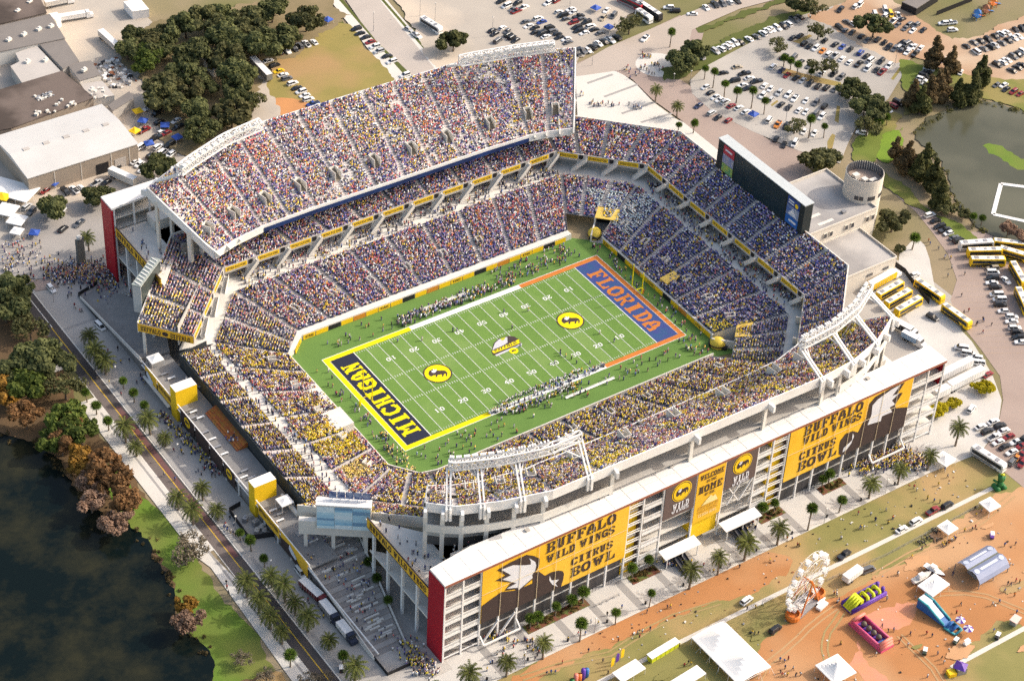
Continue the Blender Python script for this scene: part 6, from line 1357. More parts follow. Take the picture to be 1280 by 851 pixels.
def car_meshes(kind):
    L, W, zb, (c0, c1, c2, c3), zr = CARS[kind]; h = L/2; w = W/2
    e = MB()
    # lower body: rounded-off hull from side stations (x, z bottom, z top, half width)
    st = [(-h, .42, zb*.86, w*.84), (-h+.12, .28, zb*.98, w*.95), (-h+.6, .26, zb, w), (h-1.1, .26, zb, w), (h-.35, .27, zb*.88, w*.96), (h-.08, .32, zb*.74, w*.88), (h, .42, zb*.62, w*.80)]
    vs = []
    for x, z0, z1, ww in st: vs += [(x, -ww*.93, z0), (x, -ww, (z0+z1)/2), (x, -ww*.92, z1), (x, ww*.92, z1), (x, ww, (z0+z1)/2), (x, ww*.93, z0)]
    fs = []
    for i in range(len(st)-1):
        for k in range(6): fs.append((i*6+k, (i+1)*6+k, (i+1)*6+(k+1) % 6, i*6+(k+1) % 6))
    fs.append((5, 4, 3, 2, 1, 0)[::-1]); fs.append(tuple((len(st)-1)*6+k for k in (5, 4, 3, 2, 1, 0)))
    e.add(vs, fs, 0)
    # cabin: glass band with painted roof and pillars
    a, b = w*.88, w*.70; z0, z1 = zb-.01, zr-.07
    B = [(c0, -a), (c3, -a), (c3, a), (c0, a)]; T = [(c1, -b), (c2, -b), (c2, b), (c1, b)]
    g = MB()
    g.add([(x, y, z0) for x, y in B]+[(x, y, z1) for x, y in T], [(0, 1, 5, 4), (1, 2, 6, 5), (2, 3, 7, 6), (3, 0, 4, 7)], 0)
    e.add([(x, y, z1) for x, y in T]+[(c1+.12, -b*.88, zr), (c2-.15, -b*.88, zr), (c2-.15, b*.88, zr), (c1+.12, b*.88, zr)], [(0, 1, 5, 4), (1, 2, 6, 5), (2, 3, 7, 6), (3, 0, 4, 7), (4, 5, 6, 7)], 0)
    for s in (-1, 1):
        for xb, xt in ((c0, c1), (c3, c2), ((c0+c3)/2-.1, (c1+c2)/2-.1)): e.bar((xb, s*a*1.01, z0), (xt, s*b*1.01, z1+.02), .09, .05)
    if kind == 'pickup truck': g.quad((-h+.25, -w*.78, zb+.012), (c0-.1, -w*.78, zb+.012), (c0-.1, w*.78, zb+.012), (-h+.25, w*.78, zb+.012), 0)
    for s in (-1, 1):
        e.box(h-.22, h-.03, s*w*.62-.16, s*w*.62+.16, zb*.60, zb*.73, 1); e.box(-h-.01, -h+.1, s*w*.66-.14, s*w*.66+.14, zb*.68, zb*.84, 2)
    e.box(-.05+c3*.8, .1+c3*.8, -w-.12, -w+.02, zb-.02, zb+.12, 0); e.box(-.05+c3*.8, .1+c3*.8, w-.02, w+.12, zb-.02, zb+.12, 0)
    wh = MB(); ring = [(.33*math.cos(t), .33*math.sin(t)) for t in [2*math.pi*k/10 for k in range(10)]]
    for y in (-.11, .11): pass
    vs = [(x, -.11, z) for x, z in ring]+[(x, .11, z) for x, z in ring]
    wh.add(vs, [(k, (k+1) % 10, 10+(k+1) % 10, 10+k) for k in range(10)], 0); wh.add(vs[:10], [tuple(range(10))], 0); wh.add(vs[10:], [tuple(range(10))], 0)
    for y in (-.115, .115): wh.add([(x*.6, y, z*.6) for x, z in ring], [tuple(range(10))], 1)
    return e, g, wh
CM = {}
def car_mesh(kind, c, parts=True):
    k = (kind, c)
    if k not in CM:
        e, g, wh = car_meshes(kind)
        base = CM.setdefault(('base', kind), (g.mesh('windows', M_glassd), wh.mesh('wheel', [M_tyre, M_rim])))
        full = MB(); full.v = list(e.v); full.f = list(e.f); full.m = list(e.m); full.add(g.v, g.f, 3)
        L, W = CARS[kind][:2]
        for sx in (-1, 1):
            for sy in (-1, 1): full.add([(x+sx*L*.30, y+sy*(W/2-.1), z+.33) for x, y, z in wh.v], wh.f, 4)
        CM[k] = (e.mesh('body', [paint(c), M_lampw, M_lampr]), base[0], base[1], full.mesh('car', [paint(c), M_lampw, M_lampr, M_glassd, M_tyre]))
    return CM[k]
NCAR = [0]; FARCARS = []
CR = random.Random(17)
def car(x, y, rz, kind, c, label, group, parts=False, cat=None):
    body, win, wheel, full = car_mesh(kind, c)
    nm = {'sedan': 'parked_car', 'hatchback': 'parked_car', 'SUV': 'parked_suv', 'van': 'parked_van', 'pickup truck': 'pickup_truck'}[kind]
    cat = cat or {'sedan': 'car', 'hatchback': 'car', 'SUV': 'car', 'van': 'van', 'pickup truck': 'pickup'}[kind]
    NCAR[0] += 1
    if not parts:
        o = put(nm, full, (x, y, .10), rz); return tag(o, label, cat, group)
    o = empty(nm, (x, y, .10), label, cat, group, rz)
    put('body', body, (0, 0, 0), 0, o); put('windows', win, (0, 0, 0), 0, o)
    L, W = CARS[kind][:2]
    for sx in (-1, 1):
        for sy in (-1, 1): put('wheel', wheel, (sx*L*.30, sy*(W/2-.1), .33), 0, o)
    return o
def rnd_col(): return CR.choices('wskgbrtn', [30, 17, 21, 14, 5, 7, 4, 6])[0]
def rnd_kind(): return CR.choices(['sedan', 'SUV', 'hatchback', 'van', 'pickup truck'], [40, 32, 10, 7, 11])[0]
def cars(pts, where, cols='', kinds='', ang=None, far=False, parts=False, keep=True):
    """one parking row: cars stand side by side, square to the row"""
    pts = list(pts); n = len(pts)
    if ang is None:
        A = np.array(pts); A = A-A.mean(0); u, s, vt = np.linalg.svd(A); d = vt[0]; ang = math.degrees(math.atan2(d[1], d[0]))+90
    order = sorted(range(n), key=lambda i: pts[i][0]*.827-pts[i][1]*.56)
    KK = {'s': 'sedan', 'u': 'SUV', 'v': 'van', 'p': 'pickup truck', 'h': 'hatchback'}
    for r, i in enumerate(order):
        c = cols[i] if i < len(cols) and cols[i] != '.' else rnd_col(); k = KK[kinds[i]] if i < len(kinds) and kinds[i] in KK else rnd_kind()
        rz = math.radians(ang+CR.uniform(-3, 3))+(math.pi if CR.random() < .5 else 0); x, y = pts[i]
        if far: FARCARS.append((x, y, rz, k, c)); continue
        car(x, y, rz, k, c, f'{CARCOL[c][0]} {k}, {nth(r)} from the left {where}' if n > 1 else f'{CARCOL[c][0]} {k} {where}', 'cars parked around the stadium', parts)
A_ = 'NE'
cars([(215.1, 99.2), (215.7, 96.5), (217.0, 93.9), (218.1, 91.0), (218.8, 87.7), (220.4, 85.6), (221.2, 82.2), (222.2, 78.7), (224.6, 75.7), (225.4, 71.2), (227.8, 68.6), (228.9, 66.3)], 'in the row with the orange car', 'kkwowswwkwkr')
cars([(223.9, 96.5), (226.1, 92.2), (227.3, 89.2), (228.8, 86.0), (230.9, 81.9), (231.4, 78.7), (231.0, 75.4), (233.9, 72.6), (234.4, 68.3)], 'in the bright blue car row', 'kkbkbkwkw', '......v..')
cars([(237.1, 98.5), (238.5, 95.9), (239.8, 91.6), (239.8, 87.9), (244.1, 86.1), (244.7, 82.8), (244.3, 79.5), (245.4, 77.1), (247.7, 75.1), (248.3, 72.5)], 'in the row below the big dark tree', 'gkkgkkkggw', 'hsssu....')
cars([(251.8, 79.3), (253.1, 77.4), (252.7, 74.6)], 'in the short dirt edge row', 'kgw')
cars([(201.3, 95.4), (204.0, 92.7), (204.7, 88.9), (205.8, 84.8), (206.7, 78.0), (210.6, 75.2), (211.7, 71.7)], 'along the tree median of the car park', 'kgkgwkg')
cars([(192.5, 91.8), (193.6, 87.8), (193.3, 84.0), (195.3, 80.6), (196.3, 77.7), (197.3, 74.4), (199.0, 71.2), (201.3, 68.7), (203.1, 66.0), (204.8, 62.8)], 'below the palm median of the car park', 'wnrkskkkgk', 'ussssu')
cars([(180.4, 82.5), (180.9, 79.4), (182.1, 75.4), (184.4, 72.4), (185.1, 69.2), (187.8, 65.5), (190.3, 62.4), (191.7, 58.8)], 'in the mostly white car park row', 'wwswwwgk', '...u')
cars([(175.1, 77.2), (176.5, 73.6), (177.5, 68.5), (178.6, 65.3), (181.1, 61.7), (182.5, 59.3), (184.4, 56.0), (185.9, 53.6)], 'in the row before the mostly white one', 'wskkwwgw', 'uhsss.v..')
cars([(166.2, 62.3), (167.1, 58.1), (169.4, 55.6), (170.9, 52.1), (172.8, 48.9), (175.8, 46.1)], 'in the row beside the yellow taxi', 'wokwww', 'v.p')
cars([(197.3, 41.5), (195.7, 40.0), (194.0, 38.5), (192.1, 36.8)], 'in the column by the big car park tree', 'kkgw')
cars([(217.7, 104.8), (213.9, 105.0)], 'at the grass tip of the car park', 'kk', ang=20)
cars([(215.9, 45.3), (219.1, 45.7), (221.1, 44.8), (212.2, 44.2)], 'under the cypress trees', 'rkkw')
cars([(158.9, 93.5), (158.3, 89.4), (157.9, 85.8), (158.3, 83.4), (159.3, 81.2), (159.5, 77.7), (161.3, 75.1), (161.9, 71.5)], 'along the terracotta planting strip', 'wkwwwrww')
cars([(148.2, 84.3), (149.5, 77.6), (149.6, 73.8), (152.2, 70.2)], 'on the brick road beside the stadium', 'nskr')
cars([(171.9, 98.3), (179.6, 99.0), (179.0, 93.6), (172.1, 91.4), (178.7, 89.9), (179.5, 86.6), (172.8, 87.1), (173.1, 84.2)], 'in the scattered car park corner', 'ktkkwkwk', 's.p')
cars([(160.2, 50.7), (160.3, 46.0), (164.4, 44.6)], 'on the brick road below the car park', 'kkw', '.sv')
cars([(242.2, 103.5), (243.3, 100.6), (236.5, 101.5)], 'beside the thin tree at the car park top', 'gwk')
cars([(256.3, 101.5), (262.7, 102.4), (262.5, 98.7), (264.8, 96.6)], 'around the yellow car', 'wwyw', '.v')
cars([(258.8, 98.5), (259.9, 94.1), (259.2, 90.8), (260.4, 87.1), (261.8, 84.1), (266.1, 82.3)], 'behind the big dark tree', 'wwggwk')
cars([(264.1, 93.2), (264.4, 88.5), (265.8, 86.5)], 'at the back by the dirt road', 'kgg')
cars([(248.6, 72.6), (250.2, 69.9), (253.8, 74.2), (255.5, 72.2), (249.0, 75.5), (253.1, 77.5), (248.2, 77.1)], 'in the cluster at the dirt road', 'wkwwkgs', ang=25)
cars([(277.3, 81.9), (280.5, 80.8), (277.0, 76.1)], 'on the grass by the playground', 'www', 'upu')
cars([(273.1, 63.6), (277.9, 63.8), (281.2, 63.3), (284.8, 62.7), (289.4, 63.1), (292.9, 63.3), (295.9, 63.1)], 'in the back row of the rust dirt lot', 'kgkkkww', far=False)
cars([(273.6, 58.2), (278.3, 58.4), (281.6, 58.0), (284.3, 57.9), (288.1, 57.9), (291.9, 57.9), (295.4, 58.2), (298.1, 58.1)], 'in the front row of the rust dirt lot', 'wgksgkww')
cars([(300.6, 62.6), (303.5, 61.7), (305.7, 61.9)], 'at the far end of the rust dirt lot', 'kk')
cars([(274.2, 46.4), (277.6, 46.6), (280.4, 47.1), (284.6, 47.6), (287.7, 47.9), (290.9, 48.3)], 'in the upper right grass row', 'kwwgkw')
cars([(276.4, 40.1), (280.2, 40.7), (283.2, 41.2)], 'in the lower right grass row', 'kkk')
cars([(247.3, 58.3), (245.0, 56.8), (241.7, 55.2), (239.2, 53.8), (236.6, 52.5)], 'in the column by the brown cypresses', 'wkkws')
cars([(257.0, 49.9), (255.6, 52.8), (258.2, 59.9)], 'between the cypresses and the dirt lot', 'www', ang=35)
cars([(256.3, 111.4), (253.9, 111.2), (246.4, 112.5)], 'on the verge of the far road', 'wwk', 'vup', ang=25)
cars([(265.6, 33.7), (264.3, 31.0), (265.6, 28.1), (266.7, 25.5), (263.0, 35.2)], 'on the lawn behind the pond', 'wkrrg', ang=10)
cars([(124.6, 189.3), (124.8, 185.1), (125.5, 181.5), (126.0, 179.6), (129.9, 184.7), (130.1, 180.5)], 'at the top of the sandy lot', 'kwgrkw', '.v.p', ang=10)
cars([(141.1, 178.3), (145.5, 178.2)], 'at the top edge of the sandy lot', 'wr', ang=15)
cars([(124.7, 170.6), (123.7, 167.2), (125.1, 164.8), (123.5, 161.8), (124.9, 159.4), (125.3, 156.9)], 'in the middle sandy row', 'gwkkkw')
cars([(130.5, 170.1), (130.3, 167.2), (130.5, 161.8), (130.2, 158.8), (130.6, 156.2), (129.6, 153.6), (131.4, 151.1), (130.6, 148.7)], 'in the second middle sandy row', 'wbkgkkwg')
cars([(108.6, 171.9), (108.0, 169.1), (106.2, 163.9), (113.5, 171.5), (113.5, 168.3), (112.6, 165.7), (112.7, 163.3), (112.7, 160.7)], 'in the sandy clump behind the light bank', 'kkgwgkkk', ang=18)
cars([(141.2, 170.1), (140.8, 167.0), (140.5, 164.0), (141.4, 160.3), (140.5, 156.4), (139.5, 153.8), (140.7, 151.2)], 'in the front right sandy row', 'wkgrkkw')
cars([(146.6, 169.4), (146.1, 166.9), (146.2, 163.2), (146.2, 160.8), (146.4, 157.8), (146.0, 154.2), (145.8, 151.4), (146.4, 147.9)], 'in the back right sandy row', 'wwkgkwkg')
cars([(128.9, 140.1), (131.9, 140.7), (134.2, 139.6), (137.2, 140.7), (141.0, 141.7), (143.9, 142.0), (146.7, 141.5), (150.4, 141.7)], 'on the verge by the deck corner', 'kgwkwkwk')
cars([(159.3, 161.4), (159.2, 156.3), (154.3, 157.0), (160.1, 135.4)], 'near the coaches on the far road', 'wgtw', ang=30)
cars([(171.4, 112.1), (179.3, 112.8), (182.3, 113.1), (185.5, 113.4), (188.0, 114.0), (190.5, 114.0), (192.8, 113.3), (197.5, 113.5), (201.5, 113.3), (205.3, 113.9), (208.6, 114.8), (210.6, 114.7), (213.3, 114.3), (216.4, 114.0), (219.3, 114.5), (223.9, 115.9), (227.3, 116.4)], 'in the long row along the grass hedge', 'sswwwwkwgwwwwkwgk', '.uu')
cars([(197.4, 142.2), (202.2, 142.4), (205.5, 141.2), (209.2, 140.6), (212.4, 139.8)], 'in the grass row across the far road', 'wkgwk')
cars([(189.1, 141.1), (184.3, 146.7), (183.5, 150.1)], 'in the driveway across the far road', 'wkw', ang=-30)
cars([(25.1, 200.8), (28.2, 200.3), (31.5, 200.0), (34.5, 200.8), (37.5, 200.7), (40.9, 200.4)], 'under the oaks of the dry field', 'kwkgww')
cars([(18.0, 197.3), (18.5, 193.0), (17.8, 188.6), (18.0, 185.3), (18.0, 182.2), (18.2, 178.1), (18.1, 174.3), (18.1, 171.2), (18.0, 168.2), (17.9, 165.1), (17.8, 161.3), (19.1, 159.1)], 'in the dry field left row', 'wkywgwkwwwbw')
cars([(60.9, 200.6), (60.3, 196.8), (60.8, 193.1), (60.6, 189.1), (60.4, 185.1), (59.9, 181.3), (61.0, 176.6), (60.4, 172.1)], 'in the dry field right row', 'kkkrwskw')
cars([(59.7, 161.0), (59.9, 157.7)], 'at the dry field gate', 'wk', 'us')
cars([(79.4, 189.7), (79.6, 184.0)], 'driving on the concrete street', 'sw', '.p', ang=-79)
cars([(-38.6, 190.5), (-35.6, 187.9), (-37.8, 185.5), (-39.1, 180.0), (-46.4, 178.0), (-45.1, 171.1), (-41.5, 173.4), (-33.2, 177.5), (-34.5, 173.2), (-40.4, 171.9)], 'in the crowded yard of tailgate tents', 'wkkkrkwwkr', ang=15)
cars([(-52.5, 168.5), (-47.1, 165.3), (-42.8, 164.5), (-52.0, 161.2), (-47.3, 161.1), (-45.5, 158.3)], 'in the lower crowded yard row', 'wwkkww', 'v', ang=20)
cars([(-58.7, 160.9), (-58.2, 158.6), (-58.7, 154.9), (-56.9, 156.1), (-52.6, 158.2), (-52.9, 155.8)], 'beside the beige warehouse corner', 'wwwwkk', ang=20)
cars([(-88.9, 156.8), (-85.9, 155.9), (-83.2, 156.0)], 'parked in front of the warehouse wall', 'kww', 'pph', ang=-85)
cars([(-76.9, 155.6), (-73.8, 154.3), (-64.9, 161.4), (-95.1, 160.8), (-74.8, 163.6)], 'along the warehouse front', 'skkrk', ang=20)
cars([(-99.6, 135.9), (-93.3, 136.1), (-104.9, 154.9), (-104.6, 151.5), (-95.6, 146.2)], 'near the street tents', 'kgsgw', ang=30)
cars([(178.0, -17.6), (177.4, -21.4), (176.3, -24.8), (176.4, -27.5), (176.2, -29.7), (176.2, -32.8), (176.3, -35.1)], 'in the row along the pond bank', 'wkkkwgk', parts=True)
cars([(175.5, -53.7), (173.7, -55.6), (171.4, -58.0), (169.1, -59.9), (168.5, -62.4), (165.7, -65.8), (164.6, -68.5), (162.9, -70.6), (161.2, -73.9), (161.5, -77.8), (159.6, -79.7), (157.9, -82.9), (157.1, -85.1), (155.3, -87.4), (154.3, -89.7)], 'beside the yellow striped bays', 'twkwkwwkwwwwkkw', 'uvuwuvvuhusuuus', parts=True)
cars([(174.6, -61.4)], 'alone between the coaches', 'w', 's', ang=-95, parts=True)
cars([(137.0, -63.5)], 'in the service yard below the coaches', 'k', 'u', ang=-76, parts=True)
cars([(148.2, -41.9)], 'by the fence of the service yard', 'w', 's', ang=2, parts=True)
cars([(111.3, -114.9), (111.4, -117.7), (111.5, -121.0), (110.9, -123.5), (111.2, -126.2), (111.3, -129.4)], 'in lower right lot row one', 'wkwwkw', 'supsss', parts=True)
cars([(116.7, -115.2), (117.1, -117.9), (116.5, -120.3), (115.8, -123.3), (116.0, -126.4), (116.4, -129.0)], 'in lower right lot row two', 'wkwrwr', 'sussss', parts=True)
cars([(118.4, -127.0), (113.4, -132.1), (111.2, -132.1), (110.4, -135.1), (108.2, -132.9)], 'at the lower right lot edge', 'krorg', parts=True, ang=20)
cars([(114.7, -106.7)], 'with dark roof lights on the pale walk', 'w', 'u', ang=20, parts=True)
cars([(132.1, -96.5)], 'beside the white semi trailers', 'r', 's', ang=8, parts=True)
cars([(131.7, -88.7), (134.8, -87.9), (133.8, -90.2), (133.9, -84.8), (134.1, -81.4)], 'beyond the semi trailers', 'wwwww', 'vuuvv', ang=-45, parts=True)
for (p, k, c, a, t) in (((-4.8, -135.8), 'SUV', 'w', 11, 'on the grass left of the ferris wheel'), ((-4.9, -149.4), 'SUV', 'k', 10, 'below the ferris wheel'), ((33.1, -136.5), 'pickup truck', 'k', 11, 'on the grass right of the ferris wheel'), ((35.1, -145.3), 'van', 'g', -6, 'hitched to the white camper trailer'), ((56.0, -137.4), 'sedan', 'w', 5, 'on the grass beside the long path'), ((62.3, -137.1), 'SUV', 'w', 5, 'on the grass next to the path, ahead of a sedan'), ((70.1, -136.4), 'pickup truck', 'r', 5, 'at the far end of the path'), ((75.8, -136.9), 'SUV', 'k', 5, 'on the grass in front of the red pickup'), ((-117.7, 106.6), 'SUV', 'w', -88, 'on the promenade near the street corner'), ((-112.4, 79.5), 'van', 'w', -84, 'on the promenade beside the grey ramp'), ((-112.3, -56.2), 'van', 'w', -92, 'parked below the eagle wall banner')):
    car(p[0], p[1], math.radians(a), k, c, f'{CARCOL[c][0]} {k} {t}', None, True)
print('cars', NCAR[0])
# ------------------------------------------------------------------ coaches, trailers and trucks
M_blackp = mat('black_gloss', (.02, .02, .022), .3, spec=.5)
def coach(p, ang, cols, label, L=13.0, group='coaches parked east of the stadium', name='coach'):
    lo, roof = cols; o = empty(name, (p[0], p[1], .1), label, 'coach', group, math.radians(ang)); h = L/2
    e = MB(); w = 1.27
    st = [(-h, .5, 3.1, 1.18), (-h+.15, .35, 3.4, 1.25), (-h+.6, .33, 3.5, w), (h-.7, .33, 3.5, w), (h-.2, .35, 3.3, 1.22), (h, .5, 2.4, 1.12)]
    vs = []
    for x, z0, z1, ww in st: vs += [(x, -ww, z0), (x, -ww, 1.5), (x, -ww*.95, z1), (x, ww*.95, z1), (x, ww, 1.5), (x, ww, z0)]
    fs = [(i*6+k, (i+1)*6+k, (i+1)*6+(k+1) % 6, i*6+(k+1) % 6) for i in range(5) for k in range(6)]+[(0, 1, 2, 3, 4, 5), tuple(30+k for k in (5, 4, 3, 2, 1, 0))]
    e.add(vs, fs, 0); e.build('body', lo, o)
    e = MB()
    for s in (-1, 1): e.add([(-h+.7, s*w*1.010, 1.6), (h-.4, s*w*1.010, 1.6), (h-.9, s*w*.975, 2.95), (-h+.7, s*w*.975, 2.95)], [(0, 1, 2, 3)])
    e.add([(h+.015, -1.0, 1.55), (h+.015, 1.0, 1.55), (h-.03, 1.0, 2.35), (h-.03, -1.0, 2.35)], [(0, 1, 2, 3)]); e.build('windows', M_glassd, o)
    e = MB(); e.box(-h+.3, h-.8, -1.02, 1.02, 3.5, 3.56); e.box(-h+1.5, -h+3, -.7, .7, 3.56, 3.72, 1); e.box(h-4, h-2.6, -.7, .7, 3.56, 3.72, 1); e.box(-.5, .5, -.45, .45, 3.56, 3.66, 1); e.build('roof', [roof, M_steel], o)
    e = MB()
    for s in (-1, 1): e.add([(-h+.4, s*w*1.012, .5), (h-3, s*w*1.012, .5), (h-4.5, s*w*1.012, 1.55), (-h+.4, s*w*1.012, 1.2)], [(0, 1, 2, 3)])
    e.build('side_stripe', M_blackp if lo is M_yel2 else M_steel, o)
    wh = CM[('base', 'sedan')][1]
    for x in (-h+2.6, -h+3.9, h-2.6):
        for s in (-1, 1): put('wheel', wh, (x, s*1.14, .46), 0, o, (1.4, 1.2, 1.4))
    return o
YW = (M_yel2, M_roofw); WK = (M_white, M_roofw); KW = (M_blackp, M_glassd)
Bz = 'z=1.8;o=1100,230,4.255'
def cpts(): pass
coach((178.7, -41.3), -24, WK, 'white coach at the top of the coach row beside the pond')
coach((178.2, -46.3), -28.6, YW, 'yellow coach second in the row below the white one')
coach((175.4, -50.8), -31, YW, 'yellow coach third in the row, next to the striped bays')
coach((189.8, -47.9), -42, YW, 'dark-topped yellow coach at the pond edge near the round brown tree', 13)
coach((187.2, -53.5), -59, YW, 'yellow coach parked behind the coach row at the right edge')
coach((179.3, -62.5), -114, YW, 'yellow coach parked upright at the right edge, upper of two')
coach((169.8, -74.4), -118, YW, 'yellow coach parked upright at the right edge, lower of two')
coach((145.1, -52.9), -85, YW, 'yellow and black coach nosing along the curved brick road')
coach((143.5, -68.6), -87, YW, 'yellow coach second in line on the curved brick road')
coach((133.0, -45.4), 6.5, YW, 'yellow coach in the yard row, second behind the white semi truck')
coach((132.3, -50.5), 6.5, YW, 'yellow coach with grey roof hatches in the middle of the yard row')
coach((132.6, -55.6), 6.5, YW, 'yellow coach nearest the light bank in the yard row')
coach((170.5, 159.4), -76, (M_red, M_glassd), 'dark red coach on the far road', 13, 'coaches on the far road')
coach((173.6, 150.8), -86, (M_blackp, M_roofw), 'long black coach with a pale roof on the far road', 15, 'coaches on the far road')
coach((169.0, 148.1), -86, WK, 'short white shuttle bus beside the black coach', 9, 'coaches on the far road')
coach((101.3, -128.6), -80, WK, 'white tram-like shuttle on the grass by the lower right lot', 13, None)
coach((88.0, 186.1), -81, WK, 'narrow white bus by the street fence', 12, None)
def trailer(p, ang, L, label, m=M_white, H=3.9, cab=None, name='semi_trailer', cat='trailer'):
    o = empty(name, (p[0], p[1], .1), label, cat, None, math.radians(ang)); h = L/2
    e = MB(); e.box(-h, h, -1.28, 1.28, 1.15, H); e.build('box', m, o)
    e = MB(); e.box(-h, h, -1.3, 1.3, H, H+.06)
    for k in range(int(L/1.2)): x = -h+.3+k*1.2; e.box(x, x+.06, -1.31, -1.285, 1.2, H); e.box(x, x+.06, 1.285, 1.31, 1.2, H)
    e.build('ribs', M_white, o)
    e = MB(); e.box(-h+.2, h-.2, -.5, .5, .8, 1.15); e.build('chassis', M_black, o)
    wh = CM[('base', 'sedan')][1]
    for x in (-h+1.2, -h+2.4):
        for s in (-1, 1): put('wheel', wh, (x, s*1.1, .48), 0, o, (1.45, 1.3, 1.45))
    if cab:
        e = MB(); e.add([(h+.3, -1.2, .5), (h+3.2, -1.15, .5), (h+3.2, 1.15, .5), (h+.3, 1.2, .5), (h+.3, -1.2, 3.3), (h+1.7, -1.1, 3.2), (h+1.7, 1.1, 3.2), (h+.3, 1.2, 3.3), (h+3.2, -1.05, 1.8), (h+3.2, 1.05, 1.8), (h+2.0, -1.12, 2.0), (h+2.0, 1.12, 2.0)], [(0, 1, 8, 10, 5, 4), (1, 2, 9, 8), (2, 3, 7, 6, 11, 9), (4, 5, 6, 7), (8, 9, 11, 10), (0, 4, 7, 3)]); c = e.build('cab', cab, o)
        e = MB(); e.add([(h+2.02, -1.0, 2.06), (h+2.02, 1.0, 2.06), (h+1.76, .98, 3.1), (h+1.76, -.98, 3.1)], [(0, 1, 2, 3)]); e.build('windscreen', M_glassd, c)
        for s in (-1, 1): put('wheel', wh, (h+2.5, s*1.0, .48), 0, o, (1.45, 1.2, 1.45))
    return o
trailer((122.2, -90.0), 2, 16, 'long white semi trailer behind the banner building, upper of two')
trailer((122.3, -95.6), 2, 16, 'long white semi trailer behind the yellow shrubs, lower of two')
trailer((110.5, -96.4), 2, 6, 'short pale box trailer against the banner building end')
trailer((134.2, -39.8), 6.5, 13, 'yellow-sided semi truck with a white cab by the office wall', M_yel2, 3.9, M_white)
trailer((122.6, -62.8), -76, 9, 'dark panel truck in the service yard', M_blackp, 3.6, M_white, 'panel_truck', 'truck')
trailer((121.6, -68.7), -76, 6, 'pale blue box truck in the service yard', mat('pale_blue_box', (.30, .44, .62), .5), 3.2, M_white, 'box_truck', 'truck')
trailer((11.4, 191.2), -92, 15, 'grey trailer parked beside the woods', M_steel)
trailer((-67.9, 152.3), -67, 12, 'long white trailer beside the warehouse front', M_concl)
trailer((28.7, -145.2), 9, 7, 'white camper trailer hitched to a grey van near the ferris wheel', M_white, 3.2, None, 'camper_trailer', 'trailer')
trailer((-113.7, -65.0), -82, 9, 'maroon tram trailer with a grey top on the promenade', mat('maroon_panel', (.17, .025, .03), .5), 3.0, mat('maroon_panel', (.17, .025, .03), .5), 'tram_trailer', 'trailer')
trailer((-113.5, -74.5), -90, 6.5, 'dark truck with a grey canvas box on the promenade', M_steel, 3.0, mat('navy_truck', (.02, .03, .06), .4), 'box_truck', 'truck')
trailer((-113.4, -83.7), -90, 5.5, 'dark truck with a white box top on the promenade', M_white, 2.9, mat('navy_truck', (.02, .03, .06), .4), 'box_truck', 'truck')
trailer((-36.4, 278.1), -7, 9, 'old pale truck body at the top left yard', M_concl, 3.2, M_white, 'box_truck', 'truck')
trailer((-35.9, 264.9), -12, 12, 'white flat trailer beside the grey warehouse', M_white, 3.0, M_white)
trailer((-30.6, 239.2), -87, 16, 'pale grey container standing in the yard', M_conc, 3.6)

# ------------------------------------------------------------------ fairground
M_tent = mat('white_tent_fabric', (.84, .83, .80), .75, (.74, .73, .71), .15, .5)
M_purple = mat('purple_vinyl', (.12, .045, .33), .5, (.09, .035, .26), .6, .5); M_lime = mat('lime_vinyl', (.62, .66, .03), .5, (.5, .55, .02), .6, .5)
M_pinkv = mat('pink_vinyl', (.66, .10, .20), .5, (.55, .08, .18), .6, .5); M_rose = mat('coral_vinyl', (.68, .22, .16), .5, (.60, .18, .14), .6, .5)
M_bluev = mat('blue_vinyl', (.03, .16, .42), .5, (.03, .10, .30), .6, .5); M_teal = mat('teal_vinyl', (.05, .32, .36), .5, (.04, .25, .3), .6, .5)
M_oran = mat('orange_panel', (.66, .22, .03), .5, (.50, .12, .03), .6, .5)
def tent(p, ang, L, W, hw, hp, label, fab=None, peaks=1, group=None, name='canopy_tent', sides=False):
    o = empty(name, (p[0], p[1], .05), label, 'tent', group, math.radians(ang)); e = MB(); a, b = L/2, W/2
    nx, ny = 12*peaks, 10; vs = []; fs = []
    pk = [(-a+L*(k+.5)/peaks) for k in range(peaks)]
    for j in range(ny+1):
        for i in range(nx+1):
            x = -a+L*i/nx; y = -b+W*j/ny
            d = min(max(abs(x-c)/(L/peaks/2), abs(y)/b) for c in pk); d = max(0, 1-d)
            ex = min(1, (1-abs(y)/b)) if peaks > 1 else d
            z = hw+(hp-hw)*(d**1.35*.75+ex*.25*(1 if peaks > 1 else d)); vs.append((x, y, z))
    for j in range(ny):
        for i in range(nx): q = j*(nx+1)+i; fs.append((q, q+1, q+nx+2, q+nx+1))
    e.add(vs, fs, 0)
    for (x0, y0), (x1, y1) in (((-a, -b), (a, -b)), ((a, -b), (a, b)), ((a, b), (-a, b)), ((-a, b), (-a, -b))): e.quad((x0, y0, hw-.35), (x1, y1, hw-.35), (x1, y1, hw), (x0, y0, hw), 0)
    e.build('canopy', fab or M_tent, o)
    n = max(1, round(L/4)); m = max(1, round(W/4))
    pts = {(-a+L*k/n, s*b) for k in range(n+1) for s in (-1, 1)} | {(s*a, -b+W*k/m) for k in range(m+1) for s in (-1, 1)}
    for x, y in sorted(pts): q = MB(); q.tube([(x*.98, y*.98, 0), (x*.98, y*.98, hw)], .06, 5); q.build('pole', M_white, o)
    if L > 10:
        q = MB()
        for x, y in sorted(pts): q.bar((x*.98, y*.98, hw-.2), (x*1.13, y*1.13+.0, 0), .05)
        q.build('guy_line', M_white, o)
    return o
